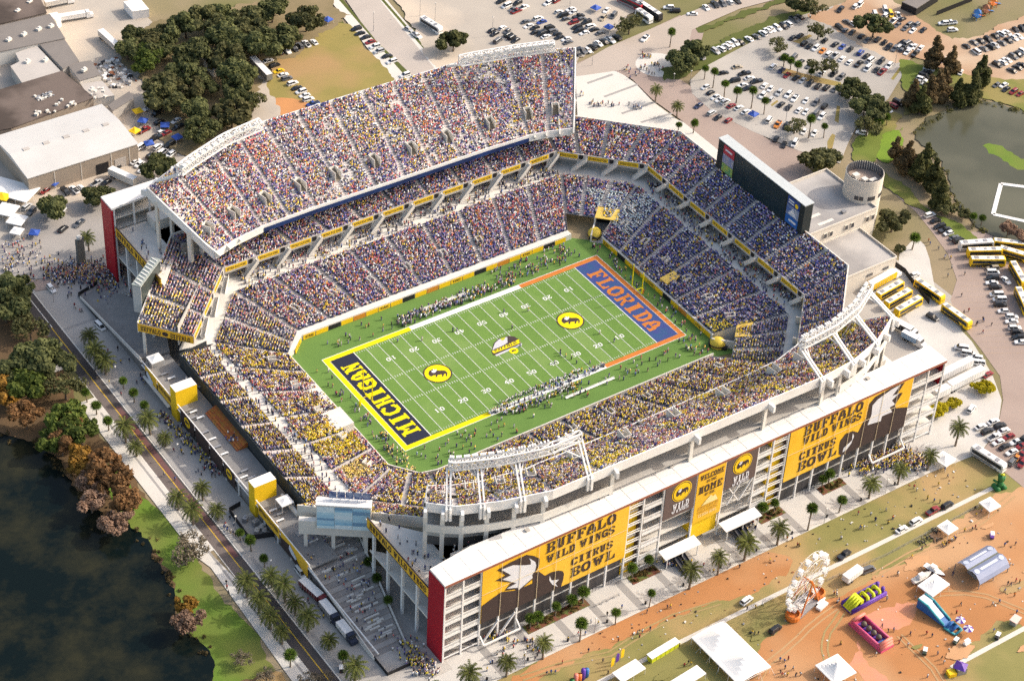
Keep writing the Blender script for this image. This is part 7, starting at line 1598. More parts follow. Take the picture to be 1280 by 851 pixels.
# the big marquee
ca = (-23.3, -151.1)
tent(ca, 91, 21.5, 12.4, 3.0, 5.4, 'large white marquee with two low peaks on the grass left of the ferris wheel', None, 2, None, 'marquee')
tent((-1.2, -172.1), 0, 8.5, 8.5, 2.8, 5.2, 'white peaked tent on the clay with furniture around it')
tent((46.5, -161.9), 8, 8.2, 6.0, 2.6, 4.0, 'white tent over a display next to a pale boat')
tent((67.4, -145.6), 5, 4.8, 4.8, 2.6, 3.6, 'small white tent at the grass edge beside the crowd of motorcycles')
tent((86.1, -145.0), 0, 5, 5, 2.6, 3.6, 'small white tent on the clay in front of the green inflatable')
tent((-52.6, -140.9), 5, 9, 4.5, 2.6, 3.4, 'white gabled tent behind yellow and purple feather flags')
tent((-39.9, -152.0), 5, 11, 4, 2.6, 3.3, 'long white tent at the bottom edge beside the marquee')
tent((88.3, -121.7), 10, 5.5, 5.5, 2.6, 3.8, 'small white tent on the apron at the foot of the tall palm')
tent((-105.3, -34.6), 0, 4.2, 4.2, 9.2, 10.0, 'small white tent on the concession terrace beside the near yellow tower', None, 1, 'white tents on the terrace')
tent((-108.1, 46.2), 0, 4.5, 4.2, 8.8, 9.8, 'small white tent on the concession terrace below the yellow lettered wedge', None, 1, 'white tents on the terrace')
# exhibit pavilion with curved roof
pv = empty('display_pavilion', (*(65.1, -163.5), 0), 'blue-grey double-pitched display pavilion with white lettering streaks on the clay', 'pavilion', None, math.radians(3))
def pvb(e, n, m): return e.build(n, m, pv)
M_pv = mat('blue_grey_canvas', (.26, .29, .40), .5, (.20, .24, .36), .2, .5)
e = MB()
for s in (-1, 1):
    prof = [(s*.25, 4.2), (s*1.6, 4.9), (s*3.2, 4.6), (s*4.6, 3.5), (s*5.3, 2.3)]
    for (y0, z0), (y1, z1) in zip(prof[:-1], prof[1:]): e.quad((-6.6, y0, z0), (6.6, y0, z0), (6.6, y1, z1), (-6.6, y1, z1), 0)
pvr = pvb(e, 'roof', M_pv)
e = MB(); e.box(-6.6, 6.6, -.28, .28, 4.0, 4.22); pvb(e, 'ridge', mat('olive_ridge', (.14, .15, .11), .6))
e = MB()
for s in (-1, 1): e.add([(-3.6, s*1.9, 4.90), (3.6, s*1.9, 4.90), (3.6, s*2.6, 4.78), (-3.6, s*2.6, 4.78)], [(0, 1, 2, 3)])
e.build('print', M_wvin, pvr)
e = MB()
for s in (-1, 1):
    for x in (-5.3, 5.3): disc(e, (x, s*2.3, 4.86), (1, 0, 0), (0, .98, -s*.18), .9, .9)
e.build('print', mat('pale_print', (.5, .55, .66), .6), pvr)
for x in (-6.4, 0, 6.4):
    for s in (-1, 1): e = MB(); e.box(x-.12, x+.12, s*5.0-.12, s*5.0+.12, 0, 2.6); pvb(e, 'post', M_steel)
e = MB(); e.box(-4, 4, -2, 2, 0, 1.0); pvb(e, 'counter', M_steel)
# ferris wheel
fwx = (8.8, -146.1)
fw_ = empty('ferris_wheel', (fwx[0], fwx[1], .05), 'white ferris wheel with boxy gondolas on an orange base beside the grass', 'ferris wheel', None, math.radians(14))
RF, HF = 9.3, 11.0
for s in (-1, 1):
    e = MB(); n = 32
    for r in (RF, RF-1.5): e.tube([(r*math.cos(2*math.pi*k/n), s*1.1, HF+r*math.sin(2*math.pi*k/n)) for k in range(n+1)], .075, 5)
    rim = e.build('wheel_rim', M_white, fw_)
    for k in range(16):
        a = 2*math.pi*k/16; q = MB(); q.bar((0, s*.55, HF), (RF*math.cos(a), s*1.1, HF+RF*math.sin(a)), .08); q.bar(((RF-1.5)*math.cos(a), s*1.1, HF+(RF-1.5)*math.sin(a)), (RF*math.cos(a+.196), s*1.1, HF+RF*math.sin(a+.196)), .08); q.build('spoke', M_white, rim)
for k in range(16):
    a = 2*math.pi*(k+.5)/16; x, z = RF*1.0*math.cos(a), HF+RF*1.0*math.sin(a)
    q = MB(); q.box(x-.6, x+.6, -.65, .65, z-1.7, z-1.0); g = q.build('gondola', M_white, fw_)
    q = MB(); q.prism([(x-.7, -.75), (x+.7, -.75), (x+.7, .75), (x-.7, .75)], z-.05, z+.08, 0, None, True); 
    for sx in (-.6, .6):
        for sy in (-.65, .65): q.box(x+sx-.04, x+sx+.04, sy-.04, sy+.04, z-1.0, z-.05)
    q.build('gondola_roof', M_white, g)
e = MB(); e.tube([(0, -1.6, HF), (0, 1.6, HF)], .45, 10); e.build('hub', M_oran, fw_)
for s in (-1, 1):
    e = MB(); e.bar((0, s*1.7, HF), (-4.6, s*2.3, .4), .38); e.bar((0, s*1.7, HF), (4.6, s*2.3, .4), .38); e.bar((-2.4, s*2.0, 5), (2.4, s*2.0, 5), .2); e.build('support_leg', M_oran, fw_)
e = MB(); e.box(-5.4, 5.4, -2.6, 2.6, .1, .8); e.build('base_platform', M_steel, fw_)
for sx in (-1, 1):
    e = MB(); e.lathe([(2.6, 0), (2.7, 1.5), (2.2, 2.0), (2.1, 1.0)], 14, (sx*6.3, -.6, .2), 0, .9, .85); e.build('base_fence', M_oran, fw_)
e = MB(); e.box(1.5, 5.5, -5.2, -3.4, .3, 1.1); e.bar((2, -5.2, 1.1), (2, -5.2, 2.2), .12); e.box(3, 6.8, -3.3, -2.6, .5, .9); e.build('boarding_ramp', M_white, fw_)
# inflatables
def inflat(name, p, ang, label): return empty(name, (p[0], p[1], .05), label, 'inflatable', None, math.radians(ang))
def tubes(o, name, m, segs, r):
    e = MB()
    for a, b in segs: e.tube([a, b], r, 8)
    return e.build(name, m, o, smooth=True)
o = inflat('inflatable_course', (25.7, -154.1), 2, 'purple and lime inflatable obstacle course right of the ferris wheel')
e = MB(); e.box(-7, 7, -2.3, 2.3, .05, .55); e.build('base', M_purple, o)
tubes(o, 'side_wall', M_purple, [((-7, s*2.2, .9+.8*j), (7, s*2.2, .9+.8*j)) for s in (-1, 1) for j in range(2)], .45)
e = MB(); e.add([(-7, -1.9, .6), (-3.4, -1.9, 3.4), (-3.4, 1.9, 3.4), (-7, 1.9, .6)], [(0, 1, 2, 3)]); e.box(-3.4, -2.2, -1.9, 1.9, .5, 3.4); e.build('slide', M_lime, o)
tubes(o, 'slide_rib', M_lime, [((-6.9, y, .8), (-3.4, y, 3.55)) for y in (-1.5, -.5, .5, 1.5)], .32)
tubes(o, 'arch', M_lime, [((x, -1.9, .6), (x, -1.2, 2.8)) for x in (0, 2.4, 4.8)]+[((x, -1.2, 2.8), (x, 1.2, 2.8)) for x in (0, 2.4, 4.8)]+[((x, 1.2, 2.8), (x, 1.9, .6)) for x in (0, 2.4, 4.8)], .5)
tubes(o, 'pillar', M_purple, [((6.3, s*1.2, .6), (6.3, s*1.2, 3.3)) for s in (-1, 1)], .6); tubes(o, 'climbing_block', M_oran, [((-1.2, -1, 1), (-1.2, 1, 1)), ((1.2, -1, 1), (1.2, 1, 1))], .55)
o = inflat('inflatable_challenge', (18.2, -165.9), -88, 'pink and coral inflatable course with four dark balls on purple lanes')
e = MB(); e.box(-7, 7, -2.6, 2.6, .05, .9); e.build('base', M_pinkv, o)
e = MB(); e.box(-5, 5, -1.6, 1.6, .9, 1.1); e.build('lane', M_purple, o)
tubes(o, 'end_wall', M_rose, [((s*(6.4-.3*j), -2.4, 1+.9*j), (s*(6.4-.3*j), 2.4, 1+.9*j)) for s in (-1, 1) for j in range(3)], .55); tubes(o, 'side_wall', M_pinkv, [((-6, s*2.3, 1.2+.8*j), (6, s*2.3, 1.2+.8*j)) for s in (-1, 1) for j in range(2)], .45)
for k in range(4): e = MB(); e.lathe([(.1, 0), (.7, .3), (.95, .9), (.7, 1.5), (.1, 1.8)], 10, (-3.3+k*2.1, 0, 1.1)); e.build('ball', mat('maroon_ball', (.12, .10, .07), .6), o, smooth=True)
e = MB(); e.box(4, 6.6, -2.0, 2.0, 1.0, 1.4); e.build('landing', M_bluev, o)
o = inflat('inflatable_slide', (40.1, -170.8), -82, 'blue and teal inflatable slide with a white top on the clay'); o.scale = (.95, 1, .75)
e = MB(); e.add([(-7, -1.6, .2), (7, -1.6, .2), (7, 1.6, .2), (-7, 1.6, .2), (-7, -1.6, 4.6), (-3.5, -1.6, 4.6), (-3.5, 1.6, 4.6), (-7, 1.6, 4.6), (4, -1.6, .9), (4, 1.6, .9)], [(0, 1, 8, 5, 4), (3, 7, 6, 9, 2), (0, 4, 7, 3), (1, 2, 9, 8), (5, 8, 9, 6)]); e.build('body', M_bluev, o)
e = MB(); e.box(-7.1, -3.4, -1.2, 1.2, 4.6, 5.0); e.add([(-3.4, -1.0, 4.7), (3.6, -1.0, 1.05), (3.6, 1.0, 1.05), (-3.4, 1.0, 4.7)], [(0, 1, 2, 3)]); e.build('slide_bed', M_wvin, o)
tubes(o, 'side_wall', M_teal, [((-7, s*1.6, 4.9), (-3.4, s*1.6, 4.9)) for s in (-1, 1)]+[((-3.4, s*1.6, 4.9), (4, s*1.6, 1.2)) for s in (-1, 1)], .4); tubes(o, 'arch', M_bluev, [((5+2*k, -1.8, .3), (5.6+2*k, 0, 3.0)) for k in range(2)]+[((5.6+2*k, 0, 3.0), (5+2*k, 1.8, .3)) for k in range(2)], .45)
tubes(o, 'splash_wall', M_teal, [((8.6, -1.6, .5), (8.6, 1.6, .5)), ((4.5, -2, .5), (8.6, -1.6, .5)), ((4.5, 2, .5), (8.6, 1.6, .5))], .42)
o = inflat('inflatable_dragon', (96.2, -139.2), 80, 'green inflatable figure tower at the right edge of the lawn')
M_gv = mat('green_vinyl', (.02, .16, .04), .5, (.02, .11, .03), .6, .5)
tubes(o, 'body', M_gv, [((0, 0, .2), (0, 0, 3)), ((0, 0, 3), (.5, 0, 5.2)), ((-1.5, -1.2, .4), (1.5, -1.2, .4)), ((-1.5, 1.2, .4), (1.5, 1.2, .4))], .95); tubes(o, 'arm', M_gv, [((0, -1, 2.6), (.9, -2.2, 3.4)), ((0, 1, 2.6), (.9, 2.2, 3.4))], .4); tubes(o, 'crest', M_lime, [((.3, 0, 5.6), (-.6, 0, 6.2))], .4)
for q, (px_, lab, m1, m2) in enumerate((((43.7, -176.7), 'white and purple round parasol at the end of the blue slide, upper of two', M_purple, M_wvin), ((43.3, -180.5), 'white and purple round parasol beyond the blue slide, lower of two', M_purple, M_wvin))):
    o = empty('parasol', (*px_, .05), lab, 'parasol', 'purple and white parasols')
    for k in range(8):
        e = MB(); a0, a1 = math.pi*k/4, math.pi*(k+1)/4; e.add([(0, 0, 2.9), (1.6*math.cos(a0), 1.6*math.sin(a0), 2.2), (1.6*math.cos(a1), 1.6*math.sin(a1), 2.2)], [(0, 1, 2)]); e.build('canopy_panel', m1 if k % 2 else m2, o)
    e = MB(); e.tube([(0, 0, 0), (0, 0, 2.85)], .05, 6); e.build('pole', M_steel, o)
o = inflat('inflatable_rainbow', (-65.9, -135.1), 10, 'rainbow-coloured inflatable pillars at the bottom edge')
for k, m in enumerate((M_gv, M_rose, M_oran, M_purple, M_bluev)): tubes(o, 'pillar', m, [((-3+k*1.5, 0, .2), (-3+k*1.5, 0, 3.2+(k % 2)))], .7)
for k, (c, m) in enumerate((('yellow', M_yel2), ('purple', M_purple), ('yellow', M_yel2))):
    p = (-55.4, -136.0); x = p[0]+k*2.2; y = p[1]+.6*k
    o = empty('feather_flag', (x, y, 0), f'{"left " if k == 0 else "right " if k == 2 else ""}{c} feather flag by the white gabled tent', 'flag', 'feather flags by the white tent')
    e = MB(); e.tube([(0, 0, 0), (0, 0, 4.2), (.3, 0, 4.8)], .05, 5); e.build('pole', M_steel, o)
    e = MB(); e.add([(.06, 0, .9), (1.2, .05, 1.1), (1.35, .1, 3.6), (1.0, .05, 4.5), (.35, 0, 4.8), (.06, 0, 4.2)], [(0, 1, 2, 3, 4, 5)]); e.build('banner', m, o)
# lime portable stalls, boat, stage, booth, carts
o = empty('lime_stall', (*(-38.6, -139.0), .05), 'long low lime-green stall with a white top beside the path', 'stall', None, math.radians(5))
e = MB(); e.box(-5.4, 5.4, -1, 1, 0, 2.0); e.build('wall', M_lime, o); e = MB(); e.box(-5.6, 5.6, -1.2, 1.2, 2.0, 2.2); e.build('roof', M_tent, o)
e = MB(); [e.box(-5.4+1.8*k-.04, -5.4+1.8*k+.04, -1.03, -1.0, .1, 1.9) for k in range(7)]; e.build('door_seams', M_black, o)
def boat(p, ang, label, hullm):
    o = empty('motor_boat', (p[0], p[1], .05), label, 'boat', 'motor boats on display', math.radians(ang)); e = MB()
    st = [(-3.4, 1.15, .5, 1.5), (-1, 1.25, .4, 1.55), (1.5, 1.15, .45, 1.7), (3.0, .6, .7, 1.85), (3.9, .05, 1.3, 1.95)]
    vs = []; fs = []
    for x, w, z0, z1 in st: vs += [(x, -w, z1), (x, -w*.6, z0+.25), (x, 0, z0), (x, w*.6, z0+.25), (x, w, z1)]
    for i in range(4):
        for k in range(4): fs.append((i*5+k, (i+1)*5+k, (i+1)*5+k+1, i*5+k+1))
    fs += [(0, 1, 2, 3, 4)]; e.add(vs, fs, 0); e.build('hull', hullm, o)
    e = MB(); e.add([(x, s*w*.94, z1-.02) for s in (-1,) for x, w, z0, z1 in st]+[(x, w*.94, z1-.02) for x, w, z0, z1 in reversed(st)], [tuple(range(10))]); e.build('deck', M_white if hullm is not M_white else M_concl, o)
    e = MB(); e.box(-1.6, .9, -.8, .8, 1.6, 2.3); e.box(-1.3, .6, -.7, .7, 2.9, 3.0)
    for x in (-1.2, .5):
        for y in (-.65, .65): e.bar((x, y, 2.3), (x, y, 2.9), .07)
    e.build('console', M_white, o); e = MB(); e.box(-2.4, 1.8, -.9, .9, .1, .4); e.box(1.8, 4.4, -.06, .06, .2, .35); e.build('trailer', M_steel, o)
boat((46.5, -156.8), 0, 'white motor boat on a trailer beside the white display tent', M_white)
boat((51.9, -156.5), -76, 'dark maroon motor boat behind the white motor boat', mat('maroon_hull', (.10, .03, .035), .4))
o = empty('ticket_booth', (*(31.0, -190.3), .05), 'purple-topped ticket booth with a yellow front box', 'booth', None, math.radians(-15))
e = MB(); e.box(-1.5, 1.5, -1.5, 1.5, 0, 2.3); e.build('wall', M_steel, o); e = MB(); e.lathe([(2.5, 2.3), (1.2, 3.0), (.1, 3.5)], 4, (0, 0, 0)); e.build('roof', M_purple, o); e = MB(); e.box(-4.2, -1.8, -1.6, .6, 0, 1.4); e.build('front_box', M_yel2, o)
o = empty('snack_cart', (*(58.1, -185.2), .05), 'small pale pink snack cart at the right edge by the path', 'cart', None, .3)
e = MB(); e.box(-1.4, 1.4, -.9, .9, .5, 1.6); e.build('body', M_steel, o); e = MB(); e.prism([(-1.7, -1.2), (1.7, -1.2), (1.7, 1.2), (-1.7, 1.2)], 2.3, 2.5, 0, None, True); e.build('roof', mat('pale_pink', (.75, .55, .48), .6), o)
e = MB(); [e.bar((sx*1.5, sy*1, .0), (sx*1.5, sy*1, 2.3), .08) for sx in (-1, 1) for sy in (-1, 1)]; e.build('post', M_steel, o)
M_dkp = mat('dark_green_paint', (.03, .05, .035), .5)
def kart(p, ang, label, m, group):
    o = empty('golf_cart', (p[0], p[1], .05), label, 'golf cart', group, math.radians(ang)); e = MB()
    e.add([(-1.2, -.6, .35), (1.2, -.6, .35), (1.2, .6, .35), (-1.2, .6, .35), (-1.2, -.6, .9), (.5, -.6, .75), (1.2, -.5, .7), (1.2, .5, .7), (.5, .6, .75), (-1.2, .6, .9)], [(0, 1, 6, 5, 4), (1, 2, 7, 6), (2, 3, 9, 8, 7), (3, 0, 4, 9), (4, 5, 8, 9), (5, 6, 7, 8)]); e.build('body', m, o)
    e = MB(); e.box(-1.1, .7, -.62, .62, 1.85, 1.93); [e.bar((x, y, .8), (x*.8, y, 1.85), .05) for x in (-1.1, .8) for y in (-.55, .55)]; e.build('roof', M_tent, o)
    wh = CM[('base', 'sedan')][1]
    for x in (-.8, .85):
        for y in (-.55, .55): put('wheel', wh, (x, y, .24), 0, o, .7)
for k, (p, a, t, m) in enumerate((((37.9, -181.4), 20, 'dark cart parked beside a pale one near the right path', M_dkp), ((40.3, -183.6), 5, 'pale cart parked beside a dark one near the right path', M_white), ((50.0, -186.5), 25, 'dark buggy standing on the right path', M_black), ((27.2, -179.5), 40, 'dark loaded buggy standing alone on the open clay', M_dkp), ((78.4, -154.4), 50, 'purple and white cart on the clay above the pavilion', M_purple), ((-121.5, -95.7), 60, 'dark cart under the palms on the near promenade', M_black))): kart(p, a, t, m, 'small carts around the fairground')
MO = [(64.3, -142.6), (65.4, -142.9), (65.3, -144.2), (64.2, -143.9), (61.4, -144.6), (60.3, -144.6), (60.4, -143.6), (61.5, -145.7), (62.2, -146.7), (63.4, -146.9), (58.8, -144.4), (57.5, -144.6), (57.8, -145.8), (56.6, -144.4)]
def bike():
    e = MB(); e.tube([(-.75, 0, .55), (-.2, 0, .7), (.3, 0, .85), (.7, 0, .6)], [.16, .2, .17, .1], 6); f = MB(); 
    for x in (-.7, .72): f.tube([(x+.3*math.cos(t), 0, .31+.3*math.sin(t)) for t in [2*math.pi*k/10 for k in range(11)]], .07, 5)
    g = MB(); g.tube([(.45, -.4, 1.05), (.5, 0, .95), (.45, .4, 1.05)], .035, 5); return e.mesh('frame', M_black), f.mesh('tyre', M_tyre), g.mesh('handlebar', M_steel)
b0 = bike()
for k, p in enumerate(sorted(MO, key=lambda p: p[0])):
    o = empty('motorcycle', (p[0], p[1], .05), 'black motorcycle standing in the cluster beside the small white tent', 'motorcycle', 'motorcycles displayed by the small white tent', CR.uniform(0, 3))
    for nm, me in zip(('frame', 'tyre', 'handlebar'), b0): put(nm, me, (0, 0, 0), 0, o)
# ------------------------------------------------------------------ warehouses and sheds at the top left
M_beigew = mat('beige_metal_wall', (.36, .30, .24), .8, (.30, .25, .20), .3, .5); M_mroof = mat('pale_metal_roof', (.56, .55, .53), .6, (.47, .46, .44), .06, .5)
M_droof = mat('dark_tar_roof', (.085, .065, .055), .95, (.045, .035, .03), .08, .6, detail=8, col3=(.14, .11, .095), scale2=.06); M_groof = mat('grey_shed_roof', (.22, .20, .185), .9, (.15, .135, .125), .08, .6, detail=8); M_lroof = mat('light_shed_roof', (.46, .43, .40), .9, (.38, .355, .33), .08, .6)
def shed(name, pts, h, label, wall, roof, rise=0, doors=()):
    o = empty(name, (*pts[0], 0), label, 'building'); ox, oy = pts[0]; P = [(x-ox, y-oy) for x, y in pts]
    e = MB(); e.prism(P, 0, h, 0, 1); w = e.build('wall', [wall, wall], o)
    c = Vector((sum(p[0] for p in P)/len(P), sum(p[1] for p in P)/len(P))); Q = [tuple(c+(Vector(p)-c)*1.015) for p in P]
    e = MB()
    if rise and len(P) == 4:
        m0 = ((Q[0][0]+Q[3][0])/2, (Q[0][1]+Q[3][1])/2, h+rise); m1 = ((Q[1][0]+Q[2][0])/2, (Q[1][1]+Q[2][1])/2, h+rise)
        q = [(*p, h+.05) for p in Q]; e.add(q+[m0, m1], [(0, 1, 5, 4), (3, 4, 5, 2), (0, 4, 3), (1, 2, 5)])
        e.add([(a[0], a[1], h-.25) for a in q]+q, [(0, 1, 5, 4), (1, 2, 6, 5), (2, 3, 7, 6), (3, 0, 4, 7)])
    else: e.prism(Q, h+.03, h+.35, 0, None, True)
    e.build('roof', roof, o); return o
wh_ = shed('warehouse', [(-101, 160.8), (-57.4, 160.8), (-57.4, 191.2), (-101, 191.2)], 8.2, 'big beige warehouse with a pale metal roof at the left edge', M_beigew, M_mroof, 1.6)
for x, w, h in ((26.5, 5, 4.6), (34, 4.6, 4.4)):
    e = MB(); e.box(x, x+w, -.12, -.03, .05, h); e.build('roller_door', M_lroof if x > 30 else M_black, wh_)
e = MB()
for x in (10, 20.5, 32.6, 40): e.box(x, x+.25, -.1, -.02, 0, 8)
e.build('downpipe', M_concl, wh_)
e = MB()
for k in range(5): e.box(5+k*8, 7.4+k*8, 14.4, 16, 9.55, 10.0)
e.build('roof_vent', M_lroof, wh_)
e = MB(); e.box(43.65, 43.75, 3, 9, 5, 6.2); e.build('louvre', M_groof, wh_)
Zs = 'o=0,0,5.317'
shed('factory_shed', [(-88.7, 222.3), (-59.2, 222.6), (-56.8, 199.7), (-91.9, 196.3), (-99.4, 197.8)], 6, 'long dark tar-roofed factory shed behind the beige warehouse', M_beigew, M_droof)
shed('factory_shed', [(-69.7, 265.7), (-45.3, 263.7), (-47.9, 244.1), (-77.4, 248.1)], 6, 'grey-roofed factory hall at the left edge', M_concl, M_groof)
shed('factory_shed', [(-57.9, 292.7), (-42.0, 283.7), (-46.1, 264.9), (-69.5, 266.3)], 6.5, 'dark brown-roofed factory hall in the top left corner', M_beigew, M_droof)
shed('factory_shed', [(-68.6, 245.0), (-59.2, 246.0), (-59.0, 223.0), (-75.1, 223.6), (-74.0, 237.3), (-69.6, 238.6)], 5, 'pale L-shaped factory roof between the dark and grey halls', M_conc, M_lroof)
shed('factory_shed', [(-58.1, 246.6), (-48.0, 244.1), (-50.0, 226.6), (-57.7, 224.7)], 5.6, 'grey sloped factory roof beside the pale one', M_conc, M_groof)
shed('shed', [(-54.8, 226.8), (-45.8, 224.8), (-47.0, 213.6), (-55.8, 213.7)], 5.5, 'small grey shed behind the dark factory roof', M_concl, M_groof)
shed('shed', [(-55.5, 214.1), (-47.5, 211.3), (-48.0, 199.9), (-56.8, 202.0)], 4, 'low pale shed roof touching the warehouse corner', M_concl, M_lroof)
shed('shed', [(-53.2, 194.4), (-42.1, 198.9), (-42.7, 193.8), (-53.5, 189.9)], 4.5, 'roofless grey walled yard beside the warehouse', M_conc, M_groof)
shed('shed', [(-44.0, 268.2), (-40.4, 267.5), (-41.1, 262.5), (-43.6, 261.3)], 3.5, 'tiny white shed near the top left', M_white, M_roofw)
shed('shed', [(-5.7, 207.5), (-1.1, 208.3), (-2.1, 198.6), (-6.2, 197.6)], 3.5, 'pale shed roof among the dark trees', M_concl, M_lroof)
shed('shed', [(-13.6, 261.8), (-6.7, 260.6), (-7.3, 251.3), (-13.9, 253.1)], 3.5, 'cluster of white site huts at the top', M_white, M_roofw)
rr = random.Random(4)
for k in range(22):
    p = Vector(((-65.0, 200.7)))+Vector((rr.uniform(-16, 16), rr.uniform(-3.5, 3.5))); e = MB(); s_ = rr.uniform(.5, 1.4); e.obox((0, 0), s_, s_*.8, 0, s_*.7, rr.random()*3); o = e.build('roof_vent', M_concl); o.location = (p.x, p.y, 6.36); tag(o, 'small pale vent box on the dark factory roof', 'roof vent', 'vent boxes on the dark factory roof')
for k, (p, c) in enumerate(zip([(-43.6, 189.0), (-50.6, 177.4), (-44.9, 182.1), (-39.1, 175.1), (-49.7, 167.3), (-38.8, 165.6), (-91.1, 161.8), (-109.8, 137.5)], 'yybbbbbb')):
    tent(p, 20*k, 3.4, 3.4, 2.2, 3.2, ('yellow' if c == 'y' else 'blue')+' pop-up tailgate tent, '+nth(k)+' counting outward from the woods', M_yel2 if c == 'y' else mat('blue_canvas', (.04, .10, .42), .6), 1, 'tailgate pop-up tents')
for k, (p, L, W, a) in enumerate((((-106.2, 164.9), 18, 10, -55), ((-112.8, 154.2), 7, 7, -50), ((-112.2, 146.8), 6, 6, -50), ((-115.0, 140.6), 4, 4, -50), ((-110.6, 162.6), 5, 5, -50))):
    tent(p, a, L, W, 2.8, 3.6, 'white street tent at the left edge below the warehouse, %s from the top' % nth(k) if k < 4 else 'yellow street tent at the left edge beside the biggest white one', M_tent if k < 4 else M_yel2, 1, 'street tents at the left edge')
for p, t in (((155.2, 163.5), 'blue tailgate tent at the sandy lot back, upper of two'), ((151.0, 148.3), 'blue tailgate tent at the sandy lot corner, lower of two'), ((252.4, 59.2), 'green and blue tent under the brown cypresses'), ((162.1, 67.2), 'blue tailgate tent in the car park beside the planting strip'), ((53.4, 210.8), 'blue tent at the top of the dry field')):
    tent(p, 15, 3.4, 3.4, 2.2, 3.2, t, mat('blue_canvas', (.04, .10, .42), .6), 1, 'tailgate pop-up tents')
# dark pylon by the street, playground, lamps
o = empty('pylon_sign', (*(-102.6, 114.4), 0), 'tall dark grey pylon sign on the plaza by the crowd', 'sign', None, .3)
e = MB(); e.prism([(-1.6, -.5), (1.6, -.5), (1.6, .5), (-1.6, .5)], 0, 11.5, 0); e.build('slab', mat('pylon_grey', (.13, .135, .13), .5, (.10, .105, .10), .3, .5), o); e = MB(); e.lathe([(.9, 0), (1.0, .8), (.7, 1.2)], 10, (0, 0, 11.5)); e.build('crest', M_concl, o)
pg = empty('playground', (*(298.9, 79.3), 0), 'colourful playground with slides at the top right', 'playground')
for x, y, c, m in ((-6, -1, 'tower', M_bluev), (0, 0, 'tower', mat('brown_wood', (.25, .10, .05), .7)), (7, 3, 'tower', M_oran)):
    e = MB(); e.box(x-1.4, x+1.4, y-1.4, y+1.4, 1.4, 1.7); [e.bar((x+a*1.3, y+b*1.3, 0), (x+a*1.3, y+b*1.3, 3.4), .2) for a in (-1, 1) for b in (-1, 1)]; e.lathe([(2.2, 3.4), (.1, 5.0)], 4, (x, y, 0)); e.build('tower', m, pg)
    e = MB(); e.add([(x+1.4, y-.5, 1.6), (x+5.2, y-.5, .2), (x+5.2, y+.5, .2), (x+1.4, y+.5, 1.6)], [(0, 1, 2, 3)]); e.build('slide', M_oran if m is M_bluev else M_bluev, pg)
shed('pavilion_shed', [(269.8, 100.4), (280.3, 100.6), (288.6, 97.4), (271.7, 93.2)], 3.5, 'dark pavilion roof at the top beside the fenced court', M_black, M_groof)
e = MB(); q = [(279.7, 89.0), (301.6, 90.1)]; e.wall([q[0], q[1]], 0, 2.2, .12); tag(e.build('fence', M_black), 'dark fence beside the playground at the top right', 'fence')
lamps = [(x, -122.0, 'on the apron edge below the banners') for x in (-76, -51, -1, 37.5, 63)]+[(-119.9, y, 'on the stadium side of the road') for y in (100, 52, 8, -30, -52)]
lamps += [(*p, 'in the car park') for p in [(199.0, 58.5), (237.3, 67.9), (172.0, 59.0), (221.8, 104.9)]]+[(*p, 'beside the brick road above the plaza') for p in [(148.5, 101.1), (155.8, 99.4), (129.4, 130.1)]]+[(*p, 'in the sandy lot') for p in [(106.7, 168.8), (148.2, 172.3)]]+[(*p, 'along the concrete street') for p in [(66.5, 196.2), (92.3, 189.9), (89.3, 196.8)]]
lm = {}
for x, y, wtxt in lamps:
    i = lm[wtxt] = lm.get(wtxt, -1)+1
    o = empty('street_lamp', (x, y, 0), 'slender grey street lamp %s, %s of them' % (wtxt, nth(i)), 'street lamp', 'street lamps'); e = MB(); h = 9 if 'car park' in wtxt or 'lot' in wtxt or 'street' in wtxt else 6
    e.tube([(0, 0, 0), (0, 0, h)], [.10, .06], 6); e.build('pole', M_steel, o); e = MB(); e.lathe([(.1, 0), (.34, .1), (.34, .22), (.1, .35)], 8, (0, 0, h)); e.build('lamp_head', M_concl, o)
for k in range(13):
    x = -88+k*14.2; e = MB(); e.lathe([(.30, 0), (.34, .9), (.30, 1.05)], 8); o = e.build('litter_bin', M_black); o.location = (x, -120.6, .12); tag(o, 'black litter bin on the apron edge below the banners, %s from the left' % nth(k), 'litter bin', 'litter bins on the apron')
# generators and crates in the fenced yard by the near yellow tower
yd = [(-114.0, -27.7), (-113.7, -31.1), (-112.8, -33.6), (-115.5, -28.1), (-114.9, -34.3), (-113.2, -35.9)]
for k, p in enumerate(yd):
    e = MB(); e.obox((0, 0), 2.0, 1.4, 0, 1.4+.4*(k % 2), .2*k); e.obox((.2, .1), .8, .6, 1.4+.4*(k % 2), 1.7+.4*(k % 2), .2*k); o = e.build('generator', M_steel if k % 2 else M_conc); o.location = (*p, .24); tag(o, 'grey generator box in the fenced yard beside the near yellow tower', 'generator', 'generators in the fenced yard')
e = MB(); q = [(-113.6, -21.3), (-117.9, -22.0), (-118.5, -35.9), (-111.1, -38.5)]; e.wall(q, .2, 2.2, .12); tag(e.build('fence', M_black), 'black fence around the generator yard by the near yellow tower', 'fence')
q = [(146.0, -33.6), (146.3, -38.9), (145.0, -43.2), (141.6, -56.9)]; e = MB(); e.wall(q, 0, 2.2, .08); tag(e.build('fence', M_black), 'dark fence around the coach yard behind the office', 'fence')

